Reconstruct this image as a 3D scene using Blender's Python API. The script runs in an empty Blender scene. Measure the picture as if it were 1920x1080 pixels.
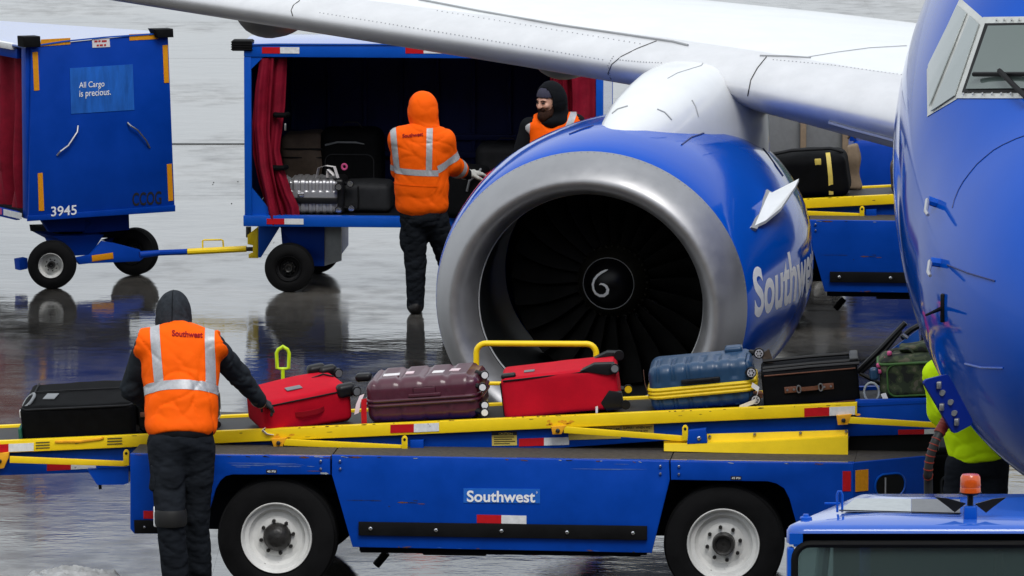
import bpy, bmesh, math, random
import numpy as np
from mathutils import Vector, Matrix, noise as mnoise
from mathutils.bvhtree import BVHTree

R = math.radians
random.seed(7)
SC = bpy.context.scene
COL = SC.collection

# ------------------------------------------------------------------ camera
F_PX = 12670.0                      # focal length in pixels of a 1920 px wide picture
PITCH = R(7.5)
SPI, CPI = math.sin(PITCH), math.cos(PITCH)
CAM_H = 7.2
cam_data = bpy.data.cameras.new('camera')
cam = bpy.data.objects.new('camera', cam_data)
COL.objects.link(cam)
cam.location = (0, 0, CAM_H)
cam.rotation_euler = (R(90) - PITCH, 0, 0)
cam_data.sensor_width = 36.0
cam_data.lens = F_PX / 1920.0 * 36.0
cam_data.clip_start = 1.0
cam_data.clip_end = 4000.0
SC.camera = cam

# ------------------------------------------------------------------ sky, sun, exposure
world = bpy.data.worlds.new('World')
SC.world = world
world.use_nodes = True
wn, wl = world.node_tree.nodes, world.node_tree.links
wn.clear()
w_out = wn.new('ShaderNodeOutputWorld')
w_bg = wn.new('ShaderNodeBackground')
w_sky = wn.new('ShaderNodeTexSky')
w_sky.sky_type = 'NISHITA'
w_sky.sun_disc = False
SUN_EL, SUN_AZ = R(54), R(168)       # behind the viewpoint, veiled by cloud
w_sky.sun_elevation = SUN_EL
w_sky.sun_rotation = SUN_AZ
w_sky.air_density = 1.0
w_sky.dust_density = 3.0
w_hs = wn.new('ShaderNodeHueSaturation')     # cloud cover takes the blue out of the sky
w_hs.inputs['Saturation'].default_value = 0.22
w_hs.inputs['Value'].default_value = 1.0
w_mix = wn.new('ShaderNodeMix')
w_mix.data_type = 'RGBA'
w_mix.inputs['Factor'].default_value = 0.65
w_mix.inputs[7].default_value = (9.8, 10.5, 11.2, 1)   # even grey cloud layer
w_bg.inputs['Strength'].default_value = 0.105
wl.new(w_sky.outputs[0], w_hs.inputs['Color'])
wl.new(w_hs.outputs[0], w_mix.inputs[6])
wl.new(w_mix.outputs[2], w_bg.inputs['Color'])
wl.new(w_bg.outputs[0], w_out.inputs['Surface'])

sun_data = bpy.data.lights.new('sun', 'SUN')
sun_data.energy = 1.5
sun_data.angle = R(25)
sun_data.color = (1.0, 0.97, 0.93)
sun = bpy.data.objects.new('sun', sun_data)
COL.objects.link(sun)
sd = Vector((math.sin(SUN_AZ) * math.cos(SUN_EL), math.cos(SUN_AZ) * math.cos(SUN_EL), math.sin(SUN_EL)))
sun.rotation_euler = sd.to_track_quat('Z', 'Y').to_euler()
sun.location = (0, 30, 40)

SC.view_settings.view_transform = 'Standard'
SC.view_settings.look = 'None'
SC.view_settings.exposure = 0.18
SC.view_settings.gamma = 1.0
SC.view_settings.use_curve_mapping = False
SC.render.engine = 'CYCLES'
SC.cycles.use_denoising = True
SC.cycles.max_bounces = 8
SC.cycles.diffuse_bounces = 3
SC.cycles.glossy_bounces = 4
SC.cycles.caustics_reflective = False
SC.cycles.caustics_refractive = False

# ------------------------------------------------------------------ measuring helpers
def ray(px, py):
    u, v = px - 960.0, py - 540.0
    return Vector((u, F_PX * CPI - v * SPI, -(F_PX * SPI + v * CPI)))

def at(px, py, Y):
    d = ray(px, py)
    t = Y / d.y
    return Vector((d.x * t, Y, CAM_H + d.z * t))

def at_z(px, py, z=0.0):
    d = ray(px, py)
    t = (z - CAM_H) / d.z
    return Vector((d.x * t, d.y * t, z))

class Frame:
    def __init__(s, ox, oy, deg):
        s.o = Vector((ox, oy, 0)); s.a = R(deg)
        s.M = Matrix.Translation(s.o) @ Matrix.Rotation(s.a, 4, 'Z')
        s.I = s.M.inverted()
    def plane(s, px, py, yl):
        """local (x, z) where the sight line meets the upright plane y = yl"""
        c = s.I @ Vector((0, 0, CAM_H))
        d = s.I.to_3x3() @ ray(px, py)
        t = (yl - c.y) / d.y
        p = c + d * t
        return p.x, p.z
    def pt(s, px, py, yl):
        x, z = s.plane(px, py, yl)
        return Vector((x, yl, z))
    def loc(s, P):
        return s.I @ P

# ------------------------------------------------------------------ materials
def new_mat(name):
    m = bpy.data.materials.new(name)
    m.use_nodes = True
    n, l = m.node_tree.nodes, m.node_tree.links
    n.clear()
    out = n.new('ShaderNodeOutputMaterial')
    b = n.new('ShaderNodeBsdfPrincipled')
    l.new(b.outputs[0], out.inputs[0])
    return m, n, l, b

def c4(c): return (c[0], c[1], c[2], 1.0)

def mat(name, col, rough=0.5, metal=0.0, var=0.12, vscale=6.0, bump=0.0, bscale=60.0, coat=0.0,
        ior=1.45, spec=0.5, bdist=.01, bdet=5, wear=None, stretch=(1, 1, 1), rvar=0.0):
    m, n, l, b = new_mat(name)
    tc = n.new('ShaderNodeTexCoord')
    mp = n.new('ShaderNodeMapping'); mp.inputs['Scale'].default_value = stretch
    l.new(tc.outputs['Object'], mp.inputs[0])
    nz = n.new('ShaderNodeTexNoise'); nz.inputs['Scale'].default_value = vscale
    nz.inputs['Detail'].default_value = 6; nz.inputs['Roughness'].default_value = 0.65
    l.new(mp.outputs[0], nz.inputs['Vector'])
    mx = n.new('ShaderNodeMix'); mx.data_type = 'RGBA'
    lo = [max(0, x * (1 - var)) for x in col]; hi = [min(1, x * (1 + var)) for x in col]
    mx.inputs[6].default_value = c4(lo); mx.inputs[7].default_value = c4(hi)
    cr = n.new('ShaderNodeMapRange'); cr.inputs[1].default_value = .3; cr.inputs[2].default_value = .7
    l.new(nz.outputs['Fac'], cr.inputs[0]); l.new(cr.outputs[0], mx.inputs[0])
    colout = mx.outputs[2]
    b.inputs['Roughness'].default_value = rough
    if rvar:
        rr = n.new('ShaderNodeMapRange'); rr.inputs[1].default_value = .35; rr.inputs[2].default_value = .65
        rr.inputs[3].default_value = max(0.02, rough - rvar); rr.inputs[4].default_value = min(1, rough + rvar)
        l.new(nz.outputs['Fac'], rr.inputs[0]); l.new(rr.outputs[0], b.inputs['Roughness'])
    if wear:
        wcol, wscale, thr, wst = wear
        mp2 = n.new('ShaderNodeMapping'); mp2.inputs['Scale'].default_value = wst
        l.new(tc.outputs['Object'], mp2.inputs[0])
        wz = n.new('ShaderNodeTexNoise'); wz.inputs['Scale'].default_value = wscale
        wz.inputs['Detail'].default_value = 8; wz.inputs['Roughness'].default_value = 0.7
        l.new(mp2.outputs[0], wz.inputs['Vector'])
        wr = n.new('ShaderNodeMapRange'); wr.inputs[1].default_value = thr; wr.inputs[2].default_value = thr + .035
        l.new(wz.outputs['Fac'], wr.inputs[0])
        wm = n.new('ShaderNodeMix'); wm.data_type = 'RGBA'
        wm.inputs[7].default_value = c4(wcol)
        l.new(wr.outputs[0], wm.inputs[0]); l.new(colout, wm.inputs[6]); colout = wm.outputs[2]
    l.new(colout, b.inputs['Base Color'])
    b.inputs['Metallic'].default_value = metal
    b.inputs['IOR'].default_value = ior
    b.inputs['Specular IOR Level'].default_value = spec
    b.inputs['Coat Weight'].default_value = coat
    b.inputs['Coat Roughness'].default_value = 0.06
    if bump:
        bz = n.new('ShaderNodeTexNoise'); bz.inputs['Scale'].default_value = bscale; bz.inputs['Detail'].default_value = bdet
        l.new(mp.outputs[0], bz.inputs['Vector'])
        bp = n.new('ShaderNodeBump'); bp.inputs['Strength'].default_value = bump; bp.inputs['Distance'].default_value = bdist
        l.new(bz.outputs['Fac'], bp.inputs['Height']); l.new(bp.outputs[0], b.inputs['Normal'])
    return m

M = {}
def def_materials():
    rust = (.09, .035, .015)
    M['plane_blue'] = mat('plane_blue', (.001, .075, .47), .07, var=.05, vscale=1.2, rvar=.02, ior=1.4, spec=.25)
    M['plane_white'] = mat('plane_white', (.74, .76, .76), .25, var=.05, vscale=2.5, coat=.2)
    M['bare_metal'] = mat('bare_metal', (.34, .34, .35), .43, metal=.7, var=.08, vscale=7, rvar=.06, bump=.03, bscale=25)
    M['slat_metal'] = mat('slat_metal', (.74, .74, .75), .34, metal=.45, var=.06, vscale=5, rvar=.06)
    M['barrel'] = mat('barrel', (.009, .010, .011), .42, var=.3, vscale=3, spec=.25)
    M['blade'] = mat('blade', (.011, .011, .011), .38, var=.4, vscale=8, spec=.4)
    M['spinner'] = mat('spinner', (.003, .003, .004), .35, var=.2, spec=.25)
    M['spinner_ring'] = mat('spinner_ring', (.016, .015, .011), .5, var=.3, vscale=9, spec=.25)
    M['seam'] = mat('seam', (.006, .022, .14), .5)
    M['seam_grey'] = mat('seam_grey', (.30, .31, .32), .6)
    M['seal'] = mat('seal', (.30, .31, .32), .7)
    M['window_frame'] = mat('window_frame', (.55, .56, .54), .35, metal=.4)
    M['blue'] = mat('blue', (.001, .055, .40), .38, var=.14, vscale=3.5, spec=.2, rvar=.08, wear=(rust, 3.2, .735, (1.0, 1, 3.2)), bump=.03, bscale=4)
    M['blue_clean'] = mat('blue_clean', (.002, .078, .46), .34, var=.10, vscale=3, spec=.3, rvar=.06)
    M['cart_blue'] = mat('cart_blue', (.001, .046, .36), .45, var=.14, vscale=2.5, spec=.2, rvar=.08, bump=.03, bscale=9, wear=((.03, .03, .04), 5, .76, (1, 1, 2)))
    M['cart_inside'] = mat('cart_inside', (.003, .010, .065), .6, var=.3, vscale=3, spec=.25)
    M['roof_blue'] = mat('roof_blue', (.02, .10, .48), .12, var=.05, coat=.5)
    M['yellow'] = mat('yellow', (.92, .64, .006), .42, var=.08, vscale=5, wear=((.06, .035, .015), 5.5, .715, (1, 1, 1.6)))
    M['yellow_worn'] = mat('yellow_worn', (.90, .60, .008), .45, var=.1, vscale=8, wear=((.05, .03, .015), 9, .64, (1, 1, 1.3)))
    M['rusty_yellow'] = mat('rusty_yellow', (.78, .36, .01), .5, var=.25, vscale=14, wear=((.10, .04, .01), 12, .60, (1, 1, 1)))
    M['amber_tape'] = mat('amber_tape', (.75, .30, .006), .45, var=.12, vscale=60)
    M['red_tape'] = mat('red_tape', (.50, .004, .010), .4, var=.10, vscale=40)
    M['white_tape'] = mat('white_tape', (.72, .73, .74), .4, var=.12, vscale=30, wear=((.3, .3, .3), 18, .63, (1, 1, 1)))
    M['rubber'] = mat('rubber', (.005, .005, .0055), .7, var=.5, vscale=7, bump=.08, bscale=50, rvar=.1, spec=.15)
    M['tyre_side'] = mat('tyre_side', (.006, .006, .007), .6, var=.35, vscale=5, rvar=.1, spec=.3)
    M['rim'] = mat('rim', (.66, .66, .64), .5, var=.14, vscale=7, wear=((.16, .14, .12), 9, .68, (1, 1, 1)))
    M['hub_grease'] = mat('hub_grease', (.018, .017, .016), .4, var=.5, vscale=25, bump=.3, bscale=60)
    M['steel'] = mat('steel', (.45, .45, .45), .35, metal=.9, var=.1)
    M['chrome'] = mat('chrome', (.80, .80, .82), .14, metal=1.0, var=.02)
    M['black'] = mat('black', (.004, .004, .0045), .5, var=.2, spec=.25)
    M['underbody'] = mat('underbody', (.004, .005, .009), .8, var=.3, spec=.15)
    M['deck'] = mat('deck', (.055, .048, .042), .75, var=.35, vscale=30, bump=.2, bscale=120)
    M['belt'] = mat('belt', (.010, .010, .011), .55, var=.25, vscale=10, bump=.06, bscale=80)
    M['decal_blue'] = mat('decal_blue', (.015, .13, .55), .3, var=.06, vscale=20)
    M['poster_blue'] = mat('poster_blue', (.015, .12, .50), .4, var=.30, vscale=5, stretch=(3, 3, .6))
    M['white'] = mat('white', (.78, .79, .80), .5, var=.06)
    M['letter_white'] = mat('letter_white', (.88, .89, .90), .45, var=.03)
    M['decal_yellow'] = mat('decal_yellow', (.62, .48, .10), .5, var=.12, vscale=20)
    M['ink'] = mat('ink', (.012, .012, .015), .6, var=.1)
    M['ink_soft'] = mat('ink_soft', (.10, .08, .02), .6, var=.2)
    M['red_ink'] = mat('red_ink', (.45, .03, .03), .6)
    M['curtain'] = mat('curtain', (.21, .005, .020), .65, var=.25, vscale=9, bump=.5, bscale=16, spec=.2)
    M['lime'] = mat('lime', (.52, .72, .005), .45, var=.05)
    M['beacon'] = mat('beacon', (.55, .075, .006), .22, var=.15, vscale=30, coat=.5)
    M['orange'] = mat('orange', (1.0, .118, .001), .75, var=.05, vscale=7, bump=.55, bscale=8, bdist=.03, bdet=1.5, spec=.15)
    M['hivis_yellow'] = mat('hivis_yellow', (.65, .97, .004), .75, var=.05, vscale=7, bump=.55, bscale=8, bdist=.03, bdet=1.5, spec=.15)
    M['reflective'] = mat('reflective', (.42, .43, .45), .42, var=.12, vscale=60, metal=.15)
    M['grey_cloth'] = mat('grey_cloth', (.022, .027, .033), .9, var=.25, vscale=12, bump=.6, bscale=10, bdist=.03, bdet=1.5, spec=.1)
    M['trousers'] = mat('trousers', (.012, .0145, .019), .9, var=.3, vscale=9, bump=.7, bscale=10, bdist=.03, bdet=1.5, spec=.1, stretch=(1, 1, 1.7))
    M['black_cloth'] = mat('black_cloth', (.004, .005, .007), .9, var=.3, vscale=12, bump=.4, bscale=10, bdet=1.5, spec=.2)
    M['boot'] = mat('boot', (.010, .009, .009), .5, var=.3)
    M['hood_grey'] = mat('hood_grey', (.026, .030, .036), .95, var=.3, vscale=30, bump=.5, bscale=22, bdist=.02, bdet=2, spec=.1)
    M['beanie'] = mat('beanie', (.035, .035, .06), .9, var=.15, vscale=40)
    M['skin'] = mat('skin', (.60, .33, .24), .5, var=.10, vscale=14)
    M['beard'] = mat('beard', (.030, .012, .007), .8, var=.5, vscale=60, bump=.6, bscale=90, spec=.2)
    M['glove_dark'] = mat('glove_dark', (.03, .033, .038), .7, var=.25, vscale=30)
    M['glove_pale'] = mat('glove_pale', (.42, .43, .40), .75, var=.15, vscale=40, bump=.2, bscale=80)
    M['knee_strap'] = mat('knee_strap', (.010, .010, .010), .6, var=.2)
    M['red_cloth'] = mat('red_cloth', (.50, .004, .018), .7, spec=.15, var=.10, vscale=8, bump=.08, bscale=120)
    M['red_dark'] = mat('red_dark', (.26, .004, .012), .7, spec=.15, var=.15, vscale=8, bump=.08, bscale=120)
    M['purple_shell'] = mat('purple_shell', (.078, .018, .032), .30, var=.12, vscale=20, coat=.25)
    M['navy_shell'] = mat('navy_shell', (.018, .055, .12), .36, var=.10, vscale=14, coat=.1)
    M['band_yellow'] = mat('band_yellow', (.80, .55, .006), .4, var=.08, vscale=30)
    M['black_nylon'] = mat('black_nylon', (.003, .0033, .004), .75, var=.3, vscale=16, bump=.12, bscale=140, spec=.1)
    M['charcoal_nylon'] = mat('charcoal_nylon', (.018, .019, .021), .65, var=.2, vscale=16, bump=.12, bscale=140, spec=.2)
    M['plastic'] = mat('plastic', (.007, .007, .008), .4, var=.2, spec=.35)
    M['grey_plastic'] = mat('grey_plastic', (.16, .17, .18), .4, var=.1)
    M['wheel_silver'] = mat('wheel_silver', (.60, .60, .63), .3, metal=.3, var=.1)
    M['leather'] = mat('leather', (.13, .05, .028), .5, var=.2, vscale=25)
    M['brown_cloth'] = mat('brown_cloth', (.06, .042, .030), .8, var=.2, vscale=20)
    M['tan_cloth'] = mat('tan_cloth', (.20, .145, .095), .8, var=.15, vscale=20)
    M['green_trim'] = mat('green_trim', (.05, .13, .03), .6, var=.2)
    M['teal'] = mat('teal', (.01, .10, .07), .6)
    M['pink'] = mat('pink', (.55, .08, .22), .5)
    M['aluminium'] = mat('aluminium', (.50, .50, .52), .42, metal=.8, var=.05)
    M['paper'] = mat('paper', (.72, .70, .70), .6, var=.06)
    M['pink_paper'] = mat('pink_paper', (.70, .55, .58), .6, var=.1)
    M['tail_red'] = mat('tail_red', (.60, .02, .02), .3)
    M['hose_black'] = mat('hose_black', (.015, .015, .016), .5)
    M['hose_red'] = mat('hose_red', (.22, .022, .010), .6, var=.3, vscale=20)
    M['blue_bag'] = mat('blue_bag', (.012, .11, .50), .55, var=.1)
    M['patch_grey'] = mat('patch_grey', (.36, .39, .40), .5, var=.1, vscale=30)
    M['snow'] = mat('snow', (.40, .41, .42), .6, var=.30, vscale=14, bump=.6, bscale=25)
    # camouflage
    m, n, l, b = new_mat('camo')
    tc = n.new('ShaderNodeTexCoord'); nz = n.new('ShaderNodeTexNoise'); nz.inputs['Scale'].default_value = 16
    nz.inputs['Detail'].default_value = 1.5
    l.new(tc.outputs['Object'], nz.inputs['Vector'])
    rp = n.new('ShaderNodeValToRGB'); rp.color_ramp.interpolation = 'CONSTANT'
    e = rp.color_ramp.elements
    e[0].position = 0; e[0].color = (.008, .010, .008, 1)
    e[1].position = .42; e[1].color = (.022, .034, .014, 1)
    x = e.new(.52); x.color = (.05, .065, .028, 1)
    x = e.new(.62); x.color = (.11, .10, .065, 1)
    l.new(nz.outputs['Fac'], rp.inputs[0]); l.new(rp.outputs[0], b.inputs['Base Color'])
    b.inputs['Roughness'].default_value = .8
    M['camo'] = m
    # glass: dark tinted panes, thin
    for nm, tint, tr in (('cockpit_glass', (.10, .13, .12), .0), ('cab_glass', (.16, .25, .24), .80), ('side_glass', (.30, .34, .34), .0)):
        m, n, l, b = new_mat(nm)
        b.inputs['Base Color'].default_value = c4(tint)
        b.inputs['Roughness'].default_value = .05
        b.inputs['IOR'].default_value = 1.5
        b.inputs['Transmission Weight'].default_value = tr
        b.inputs['Coat Weight'].default_value = .5
        M[nm] = m
    # wet concrete
    m, n, l, b = new_mat('wet_concrete')
    geo = n.new('ShaderNodeNewGeometry')
    def noise(scale, det, st=(1, 1, 1), rough=.6):
        mp = n.new('ShaderNodeMapping'); mp.inputs['Scale'].default_value = st
        l.new(geo.outputs['Position'], mp.inputs[0])
        z = n.new('ShaderNodeTexNoise'); z.inputs['Scale'].default_value = scale; z.inputs['Detail'].default_value = det
        z.inputs['Roughness'].default_value = rough
        l.new(mp.outputs[0], z.inputs['Vector'])
        return z.outputs['Fac']
    def rng(src, a, bb, c, d):
        r = n.new('ShaderNodeMapRange'); r.interpolation_type = 'SMOOTHSTEP'
        for i, v in enumerate((a, bb, c, d)): r.inputs[i + 1].default_value = v
        l.new(src, r.inputs[0]); return r.outputs[0]
    wet = rng(noise(.33, 5, (1, .55, 1)), .40, .60, 0, 1)           # 1 = standing water
    grain = noise(9, 6)
    mx = n.new('ShaderNodeMix'); mx.data_type = 'RGBA'
    mx.inputs[6].default_value = (.112, .105, .094, 1); mx.inputs[7].default_value = (.072, .067, .060, 1)
    l.new(wet, mx.inputs[0])
    mg = n.new('ShaderNodeMix'); mg.data_type = 'RGBA'; mg.blend_type = 'MULTIPLY'
    mg.inputs[0].default_value = .6
    l.new(mx.outputs[2], mg.inputs[6]); l.new(rng(grain, .3, .7, .55, 1.25), mg.inputs[7])
    ms = n.new('ShaderNodeMix'); ms.data_type = 'RGBA'; ms.blend_type = 'MULTIPLY'; ms.inputs[0].default_value = 1
    l.new(mg.outputs[2], ms.inputs[6]); l.new(rng(noise(.55, 7, (.16, 1, 1), .7), .36, .60, .72, 1.08), ms.inputs[7])
    mo = n.new('ShaderNodeMix'); mo.data_type = 'RGBA'; mo.blend_type = 'MULTIPLY'; mo.inputs[0].default_value = 1
    l.new(ms.outputs[2], mo.inputs[6]); l.new(rng(noise(.9, 3, (1, .7, 1)), .60, .70, 1.0, .45), mo.inputs[7])
    l.new(mo.outputs[2], b.inputs['Base Color'])
    rr = n.new('ShaderNodeMix'); rr.data_type = 'FLOAT'
    l.new(wet, rr.inputs[0])
    l.new(rng(noise(3.0, 6), .3, .7, .10, .26), rr.inputs[2]); rr.inputs[3].default_value = .025
    l.new(rr.outputs[0], b.inputs['Roughness'])
    b.inputs['IOR'].default_value = 1.36
    b.inputs['Specular IOR Level'].default_value = .63
    b1 = n.new('ShaderNodeBump'); b1.inputs['Strength'].default_value = .35; b1.inputs['Distance'].default_value = .0012
    l.new(noise(26, 4), b1.inputs['Height'])
    b2 = n.new('ShaderNodeBump'); b2.inputs['Strength'].default_value = .35; b2.inputs['Distance'].default_value = .012
    l.new(noise(1.6, 4, (1, 1.6, 1)), b2.inputs['Height'])
    l.new(b1.outputs[0], b2.inputs['Normal'])
    l.new(b2.outputs[0], b.inputs['Normal'])
    M['wet_concrete'] = m
    M['terminal_wall'] = mat('terminal_wall', (.10, .10, .105), .7, var=.15, vscale=.5)
    M['terminal_glass'] = mat('terminal_glass', (.012, .015, .018), .08, var=.2, vscale=.3)
    M['scuffed_blue'] = mat('scuffed_blue', (.10, .17, .42), .5, var=.2, vscale=20)
    M['shaded_blue'] = mat('shaded_blue', (.003, .018, .20), .35, var=.1, spec=.25)  # service panel blue, darkened in the colour for the shade below the nose
    M['dark_grey'] = mat('dark_grey', (.14, .145, .15), .5, var=.1, vscale=30)
    M['joint'] = mat('joint', (.012, .012, .012), .55, var=.3)
def_materials()
# ------------------------------------------------------------------ mesh helpers
class MB:
    """collects shapes and links them as one mesh object"""
    def __init__(s): s.bm = bmesh.new(); s.mi = 0
    def _fin(s, faces):
        for f in faces: f.material_index = s.mi
    def box(s, c, size, bev=0.0, rot=None, seg=2):
        r = bmesh.ops.create_cube(s.bm, size=1.0)
        vs = r['verts']
        for v in vs: v.co = Vector((v.co.x * size[0], v.co.y * size[1], v.co.z * size[2]))
        if bev:
            es = list({e for v in vs for e in v.link_edges})
            g = bmesh.ops.bevel(s.bm, geom=es, offset=bev, segments=seg, affect='EDGES', profile=.5)
            vs = list({v for f in g['faces'] for v in f.verts} | {v for v in vs if v.is_valid})
        if rot is not None:
            for v in vs: v.co = rot @ v.co
        for v in vs: v.co += Vector(c)
        s._fin({f for v in vs for f in v.link_faces})
        return s
    def prism(s, poly, y0, y1, bev=0.0):
        """poly: list of (x, z); extruded along y"""
        bm = s.bm
        a = [bm.verts.new((x, y0, z)) for x, z in poly]
        b = [bm.verts.new((x, y1, z)) for x, z in poly]
        fs = [bm.faces.new(a), bm.faces.new(b[::-1])]
        n = len(poly)
        for i in range(n):
            fs.append(bm.faces.new((a[i], b[i], b[(i + 1) % n], a[(i + 1) % n])))
        bmesh.ops.recalc_face_normals(bm, faces=fs)
        if bev:
            es = list({e for f in fs[:2] for e in f.edges})
            g = bmesh.ops.bevel(bm, geom=es, offset=bev, segments=2, affect='EDGES', profile=.5)
            fs = list({f for f in g['faces']} | {f for f in fs if f.is_valid})
        s._fin([f for f in fs if f.is_valid])
        return s
    def slab(s, pts, thick):
        """pts: 3-D polygon, thickened along its normal (backwards)"""
        bm = s.bm
        P = [Vector(p) for p in pts]
        nrm = Vector((0, 0, 0))
        for i in range(len(P)):
            nrm += (P[i] - P[0]).cross(P[(i + 1) % len(P)] - P[0])
        nrm.normalize()
        a = [bm.verts.new(p) for p in P]; b = [bm.verts.new(p - nrm * thick) for p in P]
        fs = [bm.faces.new(a), bm.faces.new(b[::-1])]
        n = len(P)
        for i in range(n): fs.append(bm.faces.new((a[i], b[i], b[(i + 1) % n], a[(i + 1) % n])))
        bmesh.ops.recalc_face_normals(bm, faces=fs)
        s._fin(fs); return s
    def tube(s, path, r, n=10, cap=True, closed=False):
        bm = s.bm
        P = [Vector(p) for p in path]
        rs = r if isinstance(r, (list, tuple)) else [r] * len(P)
        rings = []; up = None
        for i, p in enumerate(P):
            if closed: t = P[(i + 1) % len(P)] - P[i - 1]
            else: t = P[min(i + 1, len(P) - 1)] - P[max(i - 1, 0)]
            t.normalize()
            if up is None:
                up = Vector((0, 0, 1)) if abs(t.z) < .9 else Vector((1, 0, 0))
            up = (up - t * up.dot(t)).normalized()
            w = t.cross(up)
            rings.append([bm.verts.new(p + (up * math.cos(2 * math.pi * k / n) + w * math.sin(2 * math.pi * k / n)) * rs[i]) for k in range(n)])
        fs = []
        m = len(rings)
        for i in range(m if closed else m - 1):
            a, b = rings[i], rings[(i + 1) % m]
            for k in range(n): fs.append(bm.faces.new((a[k], a[(k + 1) % n], b[(k + 1) % n], b[k])))
        if cap and not closed:
            fs.append(bm.faces.new(rings[0][::-1])); fs.append(bm.faces.new(rings[-1]))
        bmesh.ops.recalc_face_normals(bm, faces=fs)
        s._fin(fs); return s
    def cyl(s, p0, p1, r, n=16, r1=None):
        return s.tube([p0, p1], [r, r if r1 is None else r1], n)
    def lathe(s, prof, n=48, c=(0, 0, 0), axis='Y', close=True, squash=None):
        """prof: list of (axial, radius)"""
        bm = s.bm; c = Vector(c); rings = []
        for a, r in prof:
            ring = []
            for k in range(n):
                t = 2 * math.pi * k / n
                x, z = r * math.cos(t), r * math.sin(t)
                if squash: x, z = squash(x, z, a)
                if axis == 'Y': v = Vector((x, a, z))
                elif axis == 'Z': v = Vector((x, z, a))
                else: v = Vector((a, x, z))
                ring.append(bm.verts.new(v + c))
            rings.append(ring)
        fs = []
        for i in range(len(rings) - 1):
            a, b = rings[i], rings[i + 1]
            for k in range(n): fs.append(bm.faces.new((a[k], a[(k + 1) % n], b[(k + 1) % n], b[k])))
        if close:
            fs.append(bm.faces.new(rings[0][::-1])); fs.append(bm.faces.new(rings[-1]))
        bmesh.ops.recalc_face_normals(bm, faces=fs)
        s._fin(fs); return s
    def grid(s, rows, closed_u=False, thick=0.0):
        """rows: list of lists of points; a skin, optionally given thickness"""
        bm = s.bm
        V = [[bm.verts.new(p) for p in r] for r in rows]
        fs = []
        m = len(V[0])
        for i in range(len(V) - 1):
            for k in range(m if closed_u else m - 1):
                fs.append(bm.faces.new((V[i][k], V[i][(k + 1) % m], V[i + 1][(k + 1) % m], V[i + 1][k])))
        bmesh.ops.recalc_face_normals(bm, faces=fs)
        s._fin(fs)
        if thick:
            g = bmesh.ops.solidify(bm, geom=fs, thickness=thick)
            s._fin([f for f in g['geom'] if isinstance(f, bmesh.types.BMFace)])
        return s
    def add(s, verts, faces):
        V = [s.bm.verts.new(v) for v in verts]; fs = []
        for f in faces:
            try: fs.append(s.bm.faces.new([V[i] for i in f]))
            except ValueError: pass
        s._fin(fs); return s
    def move(s, Mx):
        bmesh.ops.transform(s.bm, matrix=Mx, verts=s.bm.verts); return s
    def mesh(s, name, mats, smooth=35):
        me = bpy.data.meshes.new(name)
        s.bm.to_mesh(me); s.bm.free()
        for m in (mats if isinstance(mats, (list, tuple)) else [mats]): me.materials.append(M[m] if isinstance(m, str) else m)
        if smooth:
            me.shade_smooth()
            me.set_sharp_from_angle(angle=R(smooth))
        return me
    def obj(s, name, mats, parent=None, smooth=35, **kw):
        return link(name, s.mesh(name, mats, smooth), parent, **kw)

def link(name, data, parent=None, label=None, kind=None, **kw):
    o = bpy.data.objects.new(name, data)
    COL.objects.link(o)
    if parent is not None: o.parent = parent
    if label: o['label'] = label
    if kind: o['kind'] = kind
    return o

def thing(name, label, cat, loc=(0, 0, 0), rz=0.0, group=None, rot=None):
    o = bpy.data.objects.new(name, None)
    o.empty_display_size = .2
    COL.objects.link(o)
    o.location = loc
    o.rotation_euler = rot if rot is not None else (0, 0, rz)
    o['label'] = label; o['category'] = cat
    if group: o['group'] = group
    return o

def copy_tree(o, parent=None):
    c = o.copy(); COL.objects.link(c)
    if parent is not None: c.parent = parent
    for ch in list(o.children): copy_tree(ch, c)
    return c

def rounded(w, h, r, n=5, cx=0, cz=0):
    """rounded rectangle outline, counter-clockwise (x, z)"""
    out = []
    for sx, sz, a0 in ((1, 1, 0), (-1, 1, 90), (-1, -1, 180), (1, -1, 270)):
        for i in range(n + 1):
            a = R(a0 + 90 * i / n)
            out.append((cx + sx * (w / 2 - r) + r * math.cos(a), cz + sz * (h / 2 - r) + r * math.sin(a)))
    return out

_txt = {}
def text_geo(body, bold=0.0, spacing=1.0):
    """flat lettering: (verts 2-D in em, faces, width, ymin, ymax)"""
    key = (body, bold, spacing)
    if key in _txt: return _txt[key]
    cu = bpy.data.curves.new('lettering', 'FONT')
    cu.body = body; cu.size = 1.0; cu.offset = bold; cu.space_character = spacing
    cu.resolution_u = 6
    ob = bpy.data.objects.new('lettering', cu)
    COL.objects.link(ob)
    dg = bpy.context.evaluated_depsgraph_get()
    me = bpy.data.meshes.new_from_object(ob.evaluated_get(dg))
    bm = bmesh.new(); bm.from_mesh(me)
    bmesh.ops.remove_doubles(bm, verts=bm.verts, dist=1e-5)
    V = [(v.co.x, v.co.y) for v in bm.verts]
    bm.verts.index_update()
    Fc = [[v.index for v in f.verts] for f in bm.faces]
    bm.free(); bpy.data.meshes.remove(me); bpy.data.objects.remove(ob); bpy.data.curves.remove(cu)
    xs = [v[0] for v in V]; ys = [v[1] for v in V]
    x0 = min(xs)
    V = [(x - x0, y) for x, y in V]
    _txt[key] = (V, Fc, max(xs) - x0, min(ys), max(ys))
    return _txt[key]

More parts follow.
